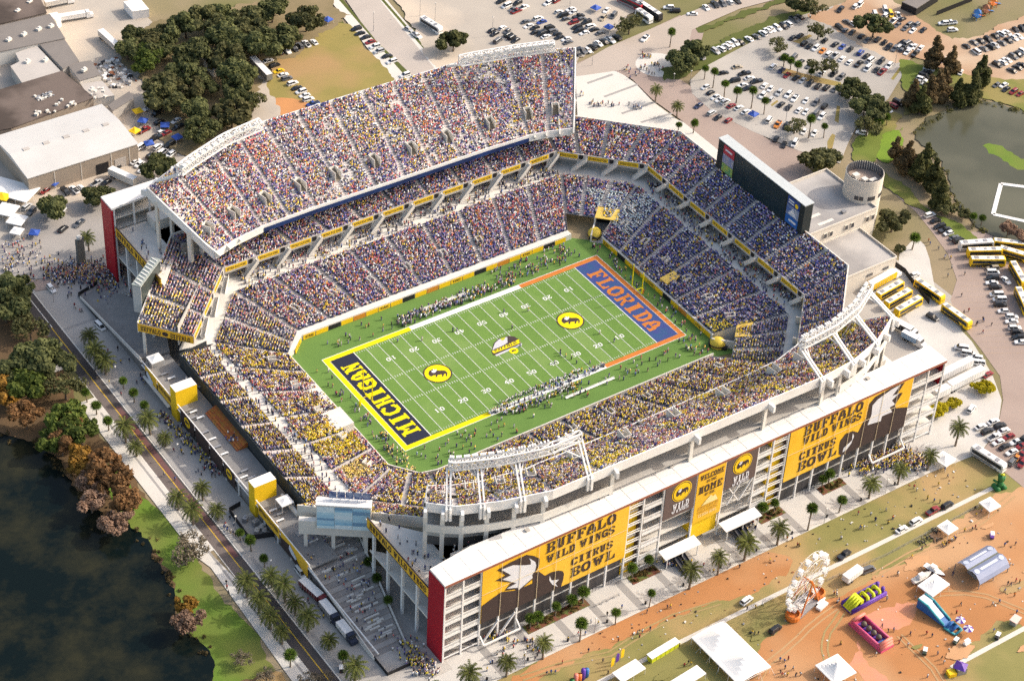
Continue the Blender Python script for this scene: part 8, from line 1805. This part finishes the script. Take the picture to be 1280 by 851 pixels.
# litter, junk and small clutter nobody would count
def scatter(name, label, areas, n, smin, smax, cols):
    e = MB(); q = random.Random(len(name)+n)
    for _ in range(n):
        x0, x1, y0, y1, z = q.choice(areas); s = q.uniform(smin, smax); e.obox((q.uniform(x0, x1), q.uniform(y0, y1)), s*q.uniform(.6, 1.8), s, z, z+s*q.uniform(.15, .8), q.random()*3.1, q.randrange(len(cols)))
    return tag(e.build(name, cols), label, 'litter', kind='stuff')
JM = [M_concl, M_steel, M_black, mat('brown_wood', (.25, .10, .05), .7), M_conc, M_white]
scatter('litter', 'scattered litter and small boxes on the clay and lawn', [(-30, 90, -200, -141, .08), (-60, 90, -136, -123, .08)], 260, .15, .5, JM)
yj = [(-41.6, 229.6), (-38.0, 228.9), (-39.7, 212.1), (-43.7, 214.5), (-37.4, 222.1), (-33.3, 218.5), (-34.7, 209.2)]
scatter('debris', 'junk and scrap piles in the yard behind the sheds', [(min(p[0] for p in yj), max(p[0] for p in yj), min(p[1] for p in yj), max(p[1] for p in yj), .05)], 130, .4, 1.6, JM)
rj = [(-83.6, 217.0), (-63.4, 217.5), (-61.0, 203.9), (-81.9, 201.7)]
scatter('debris', 'small clutter and patches on the dark factory roof', [(min(p[0] for p in rj)+8, max(p[0] for p in rj)-8, min(p[1] for p in rj)+6, max(p[1] for p in rj)-6, 6.36)], 60, .3, .9, JM[:2])
# roof gear on the grey halls
for k, p in enumerate([(-67.5, 253.3), (-60.7, 254.0), (-54.0, 254.7), (-48.9, 254.4), (-55.5, 271.5), (-48.4, 275.6), (-67.3, 236.5), (-60.8, 234.1), (-51.5, 218.6), (-55.0, 204.6)]):
    e = MB(); e.obox((0, 0), 2.2, 1.5, 0, 1.0, .4); e.obox((.3, .2), 1.0, .8, 1.0, 1.4, .4); o = e.build('roof_unit', M_concl); o.location = (*p, 6.3 if k not in (6, 7) else 5.3); tag(o, 'pale roof unit on the grey factory roofs, %s from the front' % nth(k), 'roof unit', 'roof units on the factory halls')
# low mesh fence parallel to the long path
fp = [(21.5, -141.9), (33.2, -142.7), (44.7, -143.3), (56.3, -142.9), (71.3, -142.6), (86.8, -142.1)]
o = empty('mesh_fence', (0, 0, 0), 'low dark mesh fence running parallel to the long path across the lawn', 'fence')
for a, b in zip(fp[:-1], fp[1:]):
    L = math.dist(a, b); e = MB(); e.bar((*a, 1.1), (*b, 1.1), .06); e.bar((*a, .6), (*b, .6), .04); e.bar((*a, .15), (*b, .15), .04); e.build('rail', M_steel, o)
    for j in range(int(L/2.4)): t = j*2.4/L; e = MB(); x, y = a[0]+(b[0]-a[0])*t, a[1]+(b[1]-a[1])*t; e.box(x-.05, x+.05, y-.05, y+.05, 0, 1.15); e.build('post', M_steel, o)
# crowd barriers at the stadium gates
def barrier(x, y, rz, i):
    o = empty('crowd_barrier', (x, y, .12), 'grey steel crowd barrier on the apron below the banners, %s from the left' % nth(i), 'barrier', 'crowd barriers on the apron', rz); e = MB()
    e.bar((-1.1, 0, 1.05), (1.1, 0, 1.05), .05); e.bar((-1.1, 0, .2), (1.1, 0, .2), .05)
    for k in range(8): e.bar((-1.05+k*.3, 0, .2), (-1.05+k*.3, 0, 1.05), .03)
    e.build('frame', M_steel, o); e = MB(); e.box(-1, -.9, -.35, .35, 0, .06); e.box(.9, 1, -.35, .35, 0, .06); e.build('foot', M_steel, o)
for i in range(14): barrier(-84+i*2.4 if i < 6 else (-44+(i-6)*2.4 if i < 10 else 62+(i-10)*2.4), -113.6, .05*math.sin(i), i)

# ------------------------------------------------------------------ people: individual figures, each one continuous body
def body_mesh(pose, shirt, pant, skin, hair):
    """lofted one-piece figure; pose gives stride and arm swing"""
    st, arm, lean = pose
    bm_v = [(0, 0, .93), (.02+lean*.3, 0, 1.15), (.02+lean, 0, 1.42), (.03+lean, 0, 1.52), (.04+lean*1.1, 0, 1.62), (.04+lean*1.1, 0, 1.74)]
    ed = [(0, 1), (1, 2), (2, 3), (3, 4), (4, 5)]; rad = [.15, .15, .16, .06, .095, .07]
    def add(p, r, par): bm_v.append(p); rad.append(r); ed.append((par, len(bm_v)-1)); return len(bm_v)-1
    for s in (-1, 1):
        a = st*s
        h = add((0, s*.10, .88), .105, 0); k = add((a*.55, s*.11, .48), .075, h); an = add((a-.04, s*.11, .08), .05, k); add((a+.13, s*.12, .045), .045, an)
        sh = add((.01+lean, s*.19, 1.40), .065, 2); el = add((-a*.4+lean*.5, s*.26, 1.13), .05, sh); hd = add((-a*.6+arm*.25+.06, s*.25, .90+arm*.35), .038, el); add((-a*.6+arm*.30+.10, s*.25, .82+arm*.40), .035, hd)
    me = bpy.data.meshes.new('person'); me.from_pydata(bm_v, ed, []); ob = bpy.data.objects.new('tmp', me); COL.objects.link(ob)
    sk = ob.modifiers.new('s', 'SKIN'); sk.use_smooth_shade = True
    for i, r in enumerate(rad): me.skin_vertices[0].data[i].radius = (r, r*(1.25 if i in (0, 1, 2) else 1.0))
    me.skin_vertices[0].data[0].use_root = True
    bpy.context.view_layer.update(); dg = bpy.context.evaluated_depsgraph_get()
    out = bpy.data.meshes.new_from_object(ob.evaluated_get(dg)); bpy.data.objects.remove(ob); out.name = 'person'
    out.materials.clear()
    for m in (shirt, pant, skin, hair): out.materials.append(m)
    idx = []
    for p in out.polygons:
        c = p.center; z = c.z
        if z > 1.50: i = 3 if (z > 1.66 or c.x < .01+lean) else 2
        elif z > .90 and abs(c.y) > .21 and z < 1.15: i = 2
        elif z > .92 or (z > .80 and abs(c.y) > .20): i = 0 if z > .92 else 2
        elif z < .08: i = 3
        else: i = 1
        idx.append(i)
    out.polygons.foreach_set('material_index', idx); return out
SH = {'white': (.76, .75, .73), 'navy': (.025, .03, .09), 'yellow': (.72, .48, .04), 'red': (.42, .05, .05), 'black': (.025, .025, .028), 'blue': (.05, .12, .38), 'orange': (.62, .20, .04), 'grey': (.30, .30, .31)}
PT = {'dark': (.03, .032, .045), 'khaki': (.34, .27, .18), 'denim': (.07, .10, .19)}
SKM = [mat('skin_light', (.52, .32, .23), .6), mat('skin_dark', (.20, .11, .07), .6)]
HRM = [mat('hair_dark', (.03, .022, .018), .7), mat('hair_brown', (.14, .08, .045), .7)]
POSES = [(.0, 0, 0), (.28, 0, .03), (-.30, .3, .03), (.05, 1.0, .04)]
BM = {}; PR = random.Random(31); pk = list(PT)
def person_mesh(c, v):
    if (c, v) not in BM:
        pn = pk[(v+len(c)) % 3]; BM[(c, v)] = (body_mesh(POSES[v], mat('shirt_'+c, SH[c], .85), mat('trousers_'+pn, PT[pn], .85), SKM[(v+len(c)) % 2], HRM[v % 2]), pn)
    return BM[(c, v)]
NP = [0]
def person(x, y, z, place, group, c=None, v=None, rz=None):
    if NP[0] >= 300: return crowd_add(np.array([x]), np.array([y]), np.array([z]), np.array([0.]), np.array(['street'], object), np.array([True]))
    c = c or PR.choices(list(SH), [20, 16, 14, 10, 16, 10, 6, 10])[0]; v = PR.choice([0, 1, 2, 3]) if v is None else v
    me, pn = person_mesh(c, v)
    o = put('person', me, (x, y, z), PR.uniform(0, 6.28) if rz is None else rz, None, PR.uniform(.95, 1.06)); NP[0] += 1
    pose = ['standing', 'walking', 'striding', 'waving'][v]
    tag(o, f'person in {c} top and {pn} trousers {pose} {place}', 'person', f'people in {c} {pose} {place}')
def folk(pts, place, z=.08, n=1, spread=0):
    for p in pts:
        for _ in range(n): person(p[0]+PR.gauss(0, spread), p[1]+PR.gauss(0, spread), z, place, place)
folk([(54.4, -133.0), (57.4, -132.1), (72.6, -148.2), (75.1, -149.1), (76.5, -148.9), (78.9, -159.5), (82.2, -160.9), (41.9, -151.5), (56.3, -160.3), (74.2, -166.7), (68.1, -172.1), (71.6, -173.6), (71.0, -172.6), (68.4, -173.0), (64.9, -174.0), (66.3, -176.8), (60.4, -176.4), (57.9, -176.1), (49.5, -171.0), (46.2, -172.8), (61.8, -182.3), (39.6, -161.7), (50.5, -148.2), (55.5, -147.2)], 'on the orange clay near the pavilion')
folk([(62.5, -148.9), (63.6, -148.9), (63.2, -149.9), (64.9, -149.3), (66.0, -149.3), (66.8, -149.1), (67.5, -148.9), (64.3, -149.9), (62.3, -149.7), (67.5, -149.5)], 'in the cluster by the motorcycles')
folk([(19.8, -147.4), (19.8, -148.5), (19.1, -150.4), (18.3, -150.6), (41.9, -151.3), (18.4, -156.3), (31.7, -157.7), (8.1, -163.9), (14.1, -172.7), (23.2, -165.2), (23.5, -167.6), (25.1, -168.2), (24.6, -171.9), (23.1, -172.8), (28.3, -172.0), (24.7, -174.9), (32.7, -174.3), (33.4, -175.9), (29.9, -182.1), (29.6, -184.1), (29.2, -185.6), (21.3, -187.1), (50.5, -184.2)], 'on the clay around the inflatables')
folk([(20.3, -147.8), (19.8, -147.2), (19.2, -150.2), (18.2, -150.5), (-1.8, -139.7), (-4.2, -139.4), (-6.8, -138.5), (-11.2, -147.5), (-11.4, -146.8), (-10.3, -148.1), (8.0, -164.0), (-11.4, -159.5), (-10.6, -160.6), (-9.0, -160.4), (-12.0, -162.6), (-14.6, -164.3), (-14.0, -164.7), (-13.1, -165.0), (-11.2, -166.4), (-10.3, -164.2), (-9.8, -167.0), (-14.2, -163.2)], 'on the ground below the ferris wheel')
folk([(-26.7, -125.4), (-25.8, -125.8), (-40.6, -129.1), (-40.8, -130.5), (-39.0, -129.4), (-36.4, -129.8), (-46.9, -128.3), (-55.6, -132.6), (-66.0, -126.9), (-70.9, -128.2), (-69.9, -128.9), (-72.3, -128.1), (-56.9, -127.2), (-57.1, -137.1), (-32.7, -139.3), (-34.8, -146.2), (-36.6, -146.5), (-34.6, -147.0)], 'on the clay strip before the apron')
folk([(45.9, -129.9), (46.3, -130.7), (51.8, -130.0), (37.1, -130.3), (23.4, -126.0), (24.0, -126.1), (23.8, -122.8), (22.6, -121.8), (52.2, -127.2), (49.1, -124.8)], 'on the worn lawn by the ferris wheel')
folk([(72.4, -125.1), (72.3, -126.5), (72.7, -131.1), (80.0, -128.2), (86.6, -124.2), (85.2, -127.0), (57.6, -128.3), (54.6, -132.8), (51.8, -129.7), (45.4, -130.0), (44.7, -130.2), (37.2, -130.5), (73.7, -133.1), (74.8, -134.5), (23.5, -125.6), (57.0, -132.1), (80.5, -145.0), (82.2, -142.6), (83.2, -144.6)], 'on the long lawn below the right banner')
folk([(-70.5, -118.2), (-70.7, -118.8), (-74.1, -119.3), (-72.1, -121.7), (-70.1, -114.7), (-43.8, -118.4), (-41.7, -119.3), (-38.3, -118.3), (-40.3, -119.8), (-49.6, -118.3), (-53.9, -121.3), (-48.1, -119.9), (-55.7, -120.2), (-59.3, -120.3), (-73.7, -113.2), (-72.7, -113.5), (-33.1, -123.8)], 'on the pale apron among the palms', .12)
folk([(6.9, -117.4), (8.1, -116.8), (12.0, -126.4), (20.5, -119.8), (22.9, -121.3), (-0.0, -121.7), (2.3, -123.6), (-6.6, -117.2), (-5.7, -120.9), (-6.4, -120.0), (-19.4, -112.5), (-13.6, -108.0), (-12.7, -109.5), (16.2, -108.4), (17.4, -108.7), (17.1, -110.8), (17.4, -111.5), (15.9, -109.7), (17.1, -113.1)], 'on the apron near the canopies', .12)
folk([(-119.7, 11.3), (-117.6, 10.7), (-117.8, 8.7), (-117.9, 9.6), (-118.3, -0.9), (-117.5, -1.0), (-125.5, -0.7), (-127.5, 2.9), (-119.2, -24.9), (-121.7, -26.6), (-122.6, -27.5), (-122.4, -29.0), (-122.0, -30.4), (-121.5, -31.3), (-121.0, -33.3), (-120.3, -35.4), (-119.5, -27.9)], 'on the promenade beside the palms', .26)
folk([(-122.1, -27.3), (-122.0, -28.6), (-121.7, -30.1), (-121.3, -32.3), (-117.3, -67.8), (-118.1, -68.5), (-116.3, -68.4), (-115.5, -70.1), (-117.5, -74.9), (-116.6, -74.9), (-115.6, -75.5), (-133.9, -50.3), (-134.5, -52.4), (-133.1, -48.4), (-116.1, -67.3), (-117.6, -67.0), (-114.0, -88.8), (-119.0, -47.1), (-114.6, -70.7), (-114.8, -78.4)], 'on the promenade near the parked trucks', .26)
folk([(-117.7, 112.5), (-115.6, 112.7), (-113.7, 101.0), (-113.3, 100.1), (-114.8, 99.5), (-114.9, 94.1), (-115.1, 92.8), (-114.6, 90.5), (-114.0, 90.1), (-121.1, 66.2), (-124.7, 56.1), (-124.1, 59.0), (-115.9, 66.4), (-117.1, 64.5), (-117.6, 59.6), (-116.8, 60.4), (-120.5, 60.0), (-112.6, 65.7), (-114.7, 59.1), (-112.0, 58.2), (-122.6, 51.7), (-131.5, 58.3), (-121.9, 44.3)], 'on the promenade near the street corner', .26)
folk([(165.9, -30.9), (166.5, -29.3), (166.6, -34.7), (165.2, -39.7), (164.5, -40.0), (166.6, -41.2), (158.3, -48.6), (163.0, -45.6), (164.4, -50.9), (154.5, -59.6), (148.6, -67.2), (150.8, -67.3), (147.6, -74.5), (152.2, -77.3), (151.8, -73.4), (151.3, -74.3), (146.6, -78.8), (148.2, -74.3)], 'on the brick plaza by the coaches')
def fplayers():
    out = []
    for k in range(40): out.append((PR.uniform(-18, 8), -27.5-abs(PR.gauss(0, 1.6)), 'on the near sideline', PR.choice(['white', 'white', 'yellow'])))
    for k in range(46): out.append((-18+k*.72+PR.uniform(-.3, .3), -23.2+PR.uniform(-.6, .5), 'in the long line on the near sideline', 'white'))
    for k in range(34): out.append((PR.uniform(-22, 24), 27+abs(PR.gauss(0, 2.5)), 'on the far sideline', PR.choice(['white', 'white', 'blue', 'navy'])))
    for x, y in [(-30.1, 21.4), (-10.9, 16.6), (-9.7, 15.9), (-22.6, 17.8), (4.4, -1.8), (17.5, 12.5), (9.9, 16.2), (31.5, -10.4), (33.3, -16.5), (13.3, -12.9), (9.3, -15.4), (15.6, -19.2), (19.5, -21.5), (15.3, -16.5), (7.3, 7.4), (14.2, -11.7), (14.5, -14.4)]: out.append((x, y, 'out on the striped field', PR.choice(['white', 'navy'])))
    return out
def stuffp(pts, pal, z, spread, n, stand=True):
    for p in pts:
        q = RNG.normal(0, spread, (n, 2)); crowd_add(p[0]+q[:, 0], p[1]+q[:, 1], np.full(n, z), RNG.uniform(0, 6.28, n), np.full(n, pal, object), np.ones(n, bool))
for x, y, pl, c in fplayers():
    if NP[0] < 300: person(x, y, .17, pl, pl, c)
    else: crowd_add(np.array([x]), np.array([y]), np.array([.17]), np.array([0.]), np.array(['street' if c != 'white' else 'white'], object), np.array([True]))
# staff, bands and photographers around the field, crowds outside (countless)
def strip(x0, x1, y0, y1, n, pal, z):
    crowd_add(RNG.uniform(x0, x1, n), RNG.uniform(y0, y1, n), np.full(n, z), RNG.uniform(0, 6.28, n), np.full(n, pal, object), np.ones(n, bool))
strip(-24, 24, -26.2, -24.6, 90, 'white', .2); strip(-20, 14, -30, -27, 60, 'white', .1); strip(-24, 12, 28, 32.5, 120, 'white', .1); strip(-25, 25, 27, 33, 110, 'street', .1); strip(18, 52, 28, 37.5, 110, 'street', .1); strip(-20, 50, -35, -28.5, 50, 'street', .1); strip(57.5, 61.5, -30, 32, 60, 'street', .1); strip(-62, -58, -26, 26, 45, 'street', .1)
strip(-63, -58, -36, -14, 40, 'band_gold', .1); strip(-55, -15, -38, -28, 45, 'street', .1); strip(-55, -24, 28, 36, 20, 'street', .1); strip(52, 58, -38, -28, 25, 'street', .1)
stuffp([(-112.3, 114.3), (-109.6, 113.6), (-106.9, 112.8), (-104.5, 111.4), (-102.4, 109.3), (-100.3, 107.2), (-98.6, 104.4), (-96.9, 101.6), (-110.1, 110.3), (-106.4, 107.3), (-103.1, 103.5), (-104.2, 107.7), (-107.0, 110.3), (-96.8, 106.0), (-98.5, 108.8), (-95.9, 103.7)], 'street', .26, 3.0, 40)
stuffp([(-114.6, 129.1), (-117.5, 127.2), (-123.6, 127.2), (-120.1, 130.6), (-127.1, 123.9), (-121.0, 123.9), (-116.9, 119.7), (-116.6, 116.0), (-119.0, 135.4), (-100.3, 90.5), (-102.1, 95.1), (-99.1, 84.6), (-99.2, 96.8)], 'street', .14, 4.5, 16)
stuffp([(-100.4, -97.5), (-100.2, -100.1), (-102.0, -101.4), (-100.5, -103.5), (-101.0, -105.7), (-100.2, -107.4), (-102.0, -108.7), (-102.3, -104.9), (-100.1, -108.6)], 'michigan', .22, 1.7, 16)
stuffp([(-78.1, -107.6), (-75.8, -108.4), (-74.1, -110.0), (-78.5, -106.1)], 'michigan', .14, 1.0, 14); stuffp([(-72.6, -112.2), (-71.2, -114.3), (-79.5, -115.3), (-82.5, -117.1), (-70.3, -118.5)], 'street', .14, 1.6, 6)
stuffp([(61.0, -105.6), (64.8, -106.5), (68.7, -107.3), (72.6, -108.2), (75.6, -110.0), (78.2, -112.3), (80.8, -114.6), (82.5, -117.9), (71.9, -111.5), (68.1, -110.7), (64.2, -109.8), (76.7, -115.2), (79.3, -117.5), (78.4, -109.5), (75.8, -107.1), (70.4, -105.4), (81.4, -111.3), (83.0, -116.0)], 'michigan', .14, 1.5, 42)
stuffp([(16.4, -109.0), (16.6, -110.6), (14.0, -110.3), (12.5, -110.4), (-14.1, -110.4), (-12.7, -112.2), (-16.9, -110.5), (-10.8, -112.4)], 'street', .14, 1.3, 11)
stuffp([(-115.6, 28.3), (-115.0, 26.0), (-115.2, 23.2), (-114.5, 19.9), (-114.7, 17.2), (-114.5, 15.2), (-114.2, 12.3), (-114.0, 9.3), (-113.3, 7.1), (-113.5, 4.4)], 'michigan', .26, .9, 12); stuffp([(-112.7, 0.2), (-112.6, -1.7), (-114.7, -1.3), (-112.4, -3.6), (-110.6, 0.8), (-110.3, 46.1), (-111.5, 47.4)], 'street', .26, 1.4, 11)
stuffp([(151.2, 124.0), (153.0, 124.3), (153.4, 122.8), (145.4, 118.2), (145.6, 113.0), (139.4, 115.3), (151.5, 117.3), (151.4, 116.1), (139.9, 120.1)], 'street', .14, 1.3, 5); stuffp([(112.1, 106.4), (114.2, 105.2), (116.5, 103.3), (118.7, 101.4), (126.2, 96.4), (112.6, 114.2), (127.2, 95.8)], 'street', .14, 1.2, 5)
stuffp([(-101.4, 33.3), (-101.2, 31.3), (-100.5, 27.9), (-103.7, 1.2), (-103.2, -0.0)], 'street', 6.05, 1.2, 8)
strip(-94, -88, -98, -68, 26, 'street', 22.05); strip(-86, -64, -100, -88, 30, 'street', 22.05); strip(-94, -86, 68, 96, 18, 'street', 22.05)
strip(-90.4, -86, -44, 42, 130, 'street', 8.02); strip(-66, 66, 63.5, 72, 520, 'street', 10.02); strip(86.8, 95, -40, 42, 330, 'street', 10.02); strip(67, 74, 50, 57, 10, 'street', 10.02)
for k in range(90):
    y = -47-RNG.random()*46; fz = (y+45.5)/-51; xe = -90-11*fz; x = -109.5+RNG.random()*(xe+108); crowd_add(np.array([x]), np.array([y]), np.array([6.2*(1-fz)+.1]), np.array([0.]), np.array(['street'], object), np.array([True]))
print('people', NP[0])

# ------------------------------------------------------------------ crowd mesh
Mc = attr_mat('crowd_clothing')
def person_tpl(standing):
    """simple low figure: legs, torso, head; x=forward"""
    e = MB(); cols = []
    def tap(x0, x1, w0, z0, xa, xb, w1, z1, ci):
        vs = [(x0, -w0, z0), (x1, -w0, z0), (x1, w0, z0), (x0, w0, z0), (xa, -w1, z1), (xb, -w1, z1), (xb, w1, z1), (xa, w1, z1)]
        n = len(e.f); e.add(vs, [(0, 1, 5, 4), (1, 2, 6, 5), (2, 3, 7, 6), (3, 0, 4, 7), (4, 5, 6, 7)]); cols.extend([ci]*(len(e.f)-n))
    if standing:
        tap(-.12, .12, .17, 0, -.13, .13, .20, .85, 2); tap(-.13, .13, .20, .85, -.13, .13, .26, 1.46, 0); tap(-.10, .11, .09, 1.46, -.09, .09, .085, 1.74, 1)
    else:
        tap(-.1, .5, .19, .12, -.1, .48, .19, .58, 2); tap(-.16, .12, .20, .42, -.14, .12, .26, 1.0, 0); tap(-.10, .11, .09, 1.0, -.09, .09, .085, 1.28, 1)
    return np.array(e.v), np.array(e.f), np.array(cols)
def crowd_build(name, label, cat, P, T, C, S):
    allv, allf, allc, off = [], [], [], 0
    for st in (True, False):
        V, F, ci = person_tpl(st); sel = np.where(S == st)[0]
        if len(sel) == 0: continue
        p, t, c = P[sel], T[sel], C[sel]; n = len(sel)
        sc_ = RNG.uniform(.9, 1.1, n)[:, None]
        ca, sa = np.cos(t)[:, None], np.sin(t)[:, None]
        X = (V[None, :, 0]*ca-V[None, :, 1]*sa)*sc_+p[:, 0:1]; Y = (V[None, :, 0]*sa+V[None, :, 1]*ca)*sc_+p[:, 1:2]; Z = V[None, :, 2]*sc_+p[:, 2:3]
        allv.append(np.stack([X, Y, Z], 2).reshape(-1, 3)); allf.append((F[None]+(np.arange(n)*len(V))[:, None, None]).reshape(-1, 4)+off); off += n*len(V)
        allc.append(c[:, ci, :].reshape(-1, 3))
    v = np.concatenate(allv).astype(np.float32); f = np.concatenate(allf).astype(np.int32); c = np.concatenate(allc)
    me = bpy.data.meshes.new(name); me.vertices.add(len(v)); me.vertices.foreach_set('co', v.ravel())
    me.loops.add(f.size); me.loops.foreach_set('vertex_index', f.ravel()); me.polygons.add(len(f)); me.polygons.foreach_set('loop_start', np.arange(0, f.size, 4, dtype=np.int32))
    a = me.attributes.new('tint', 'FLOAT_COLOR', 'FACE'); a.data.foreach_set('color', np.concatenate([c, np.ones((len(c), 1))], 1).astype(np.float32).ravel())
    me.materials.append(Mc); me.update(calc_edges=True); me.validate()
    o = bpy.data.objects.new(name, me); COL.objects.link(o)
    return tag(o, label, cat, kind='stuff')
if CP:
    P = np.concatenate(CP); T = np.concatenate(CT); C = np.concatenate(CC); S = np.concatenate(CS)
    print('crowd', len(P)); crowd_build('crowd', 'packed crowd of spectators filling the stadium and the plazas around it', 'crowd', P, T, C, S)

# ------------------------------------------------------------------ light, sky and camera
AZ, EL = (1.0, -0.30), math.radians(35)
az = math.atan2(AZ[1], AZ[0]); d = Vector((math.cos(az)*math.cos(EL), math.sin(az)*math.cos(EL), math.sin(EL)))
w = bpy.data.worlds.new("World"); sc.world = w; w.use_nodes = True
nt = w.node_tree; bg = nt.nodes['Background']; sky = nt.nodes.new('ShaderNodeTexSky'); sky.sky_type = 'NISHITA'; sky.sun_disc = False
sky.sun_elevation = EL; sky.sun_rotation = math.pi/2-az; sky.air_density = 1.0; sky.dust_density = 3.5; sky.ozone_density = 1.0
wm = nt.nodes.new('ShaderNodeMix'); wm.data_type = 'RGBA'; wm.blend_type = 'MULTIPLY'; wm.inputs['Factor'].default_value = 1; wm.inputs['B'].default_value = (2.15, 1.99, 1.78, 1)   # warm gain that brightens the sky for extra fill light
nt.links.new(sky.outputs['Color'], wm.inputs['A']); nt.links.new(wm.outputs['Result'], bg.inputs['Color']); bg.inputs['Strength'].default_value = 0.15
sl = bpy.data.lights.new('sun', 'SUN'); sl.energy = 3.7; sl.angle = math.radians(1.0); sl.color = (1.0, .925, .82)
so = bpy.data.objects.new('sun', sl); COL.objects.link(so); so.rotation_euler = d.to_track_quat('Z', 'Y').to_euler()
cd = bpy.data.cameras.new('camera'); co = bpy.data.objects.new('camera', cd); COL.objects.link(co)
cd.sensor_width = 36; cd.lens = 36*2711.967/1280; cd.clip_start = 1; cd.clip_end = 9000
Rm = Matrix(((0.82738678, -0.5597607, 0.04581564), (0.32675798, 0.54611773, 0.77135248), (-0.45679354, -0.62323622, 0.63475686)))
co.matrix_world = Matrix.Translation((-333.932, -458.572, 469.345)) @ Rm.transposed().to_4x4()
sc.camera = co
sc.view_settings.view_transform = 'Standard'; sc.view_settings.look = 'None'; sc.view_settings.exposure = 0; sc.view_settings.gamma = 1
sc.cycles.use_denoising = False; sc.cycles.max_bounces = 5; sc.cycles.diffuse_bounces = 3; sc.cycles.transparent_max_bounces = 4

for o in sc.objects:
    if len(str(o.get('label', '')).split()) > 16: print('LONG', o.name, o['label'])
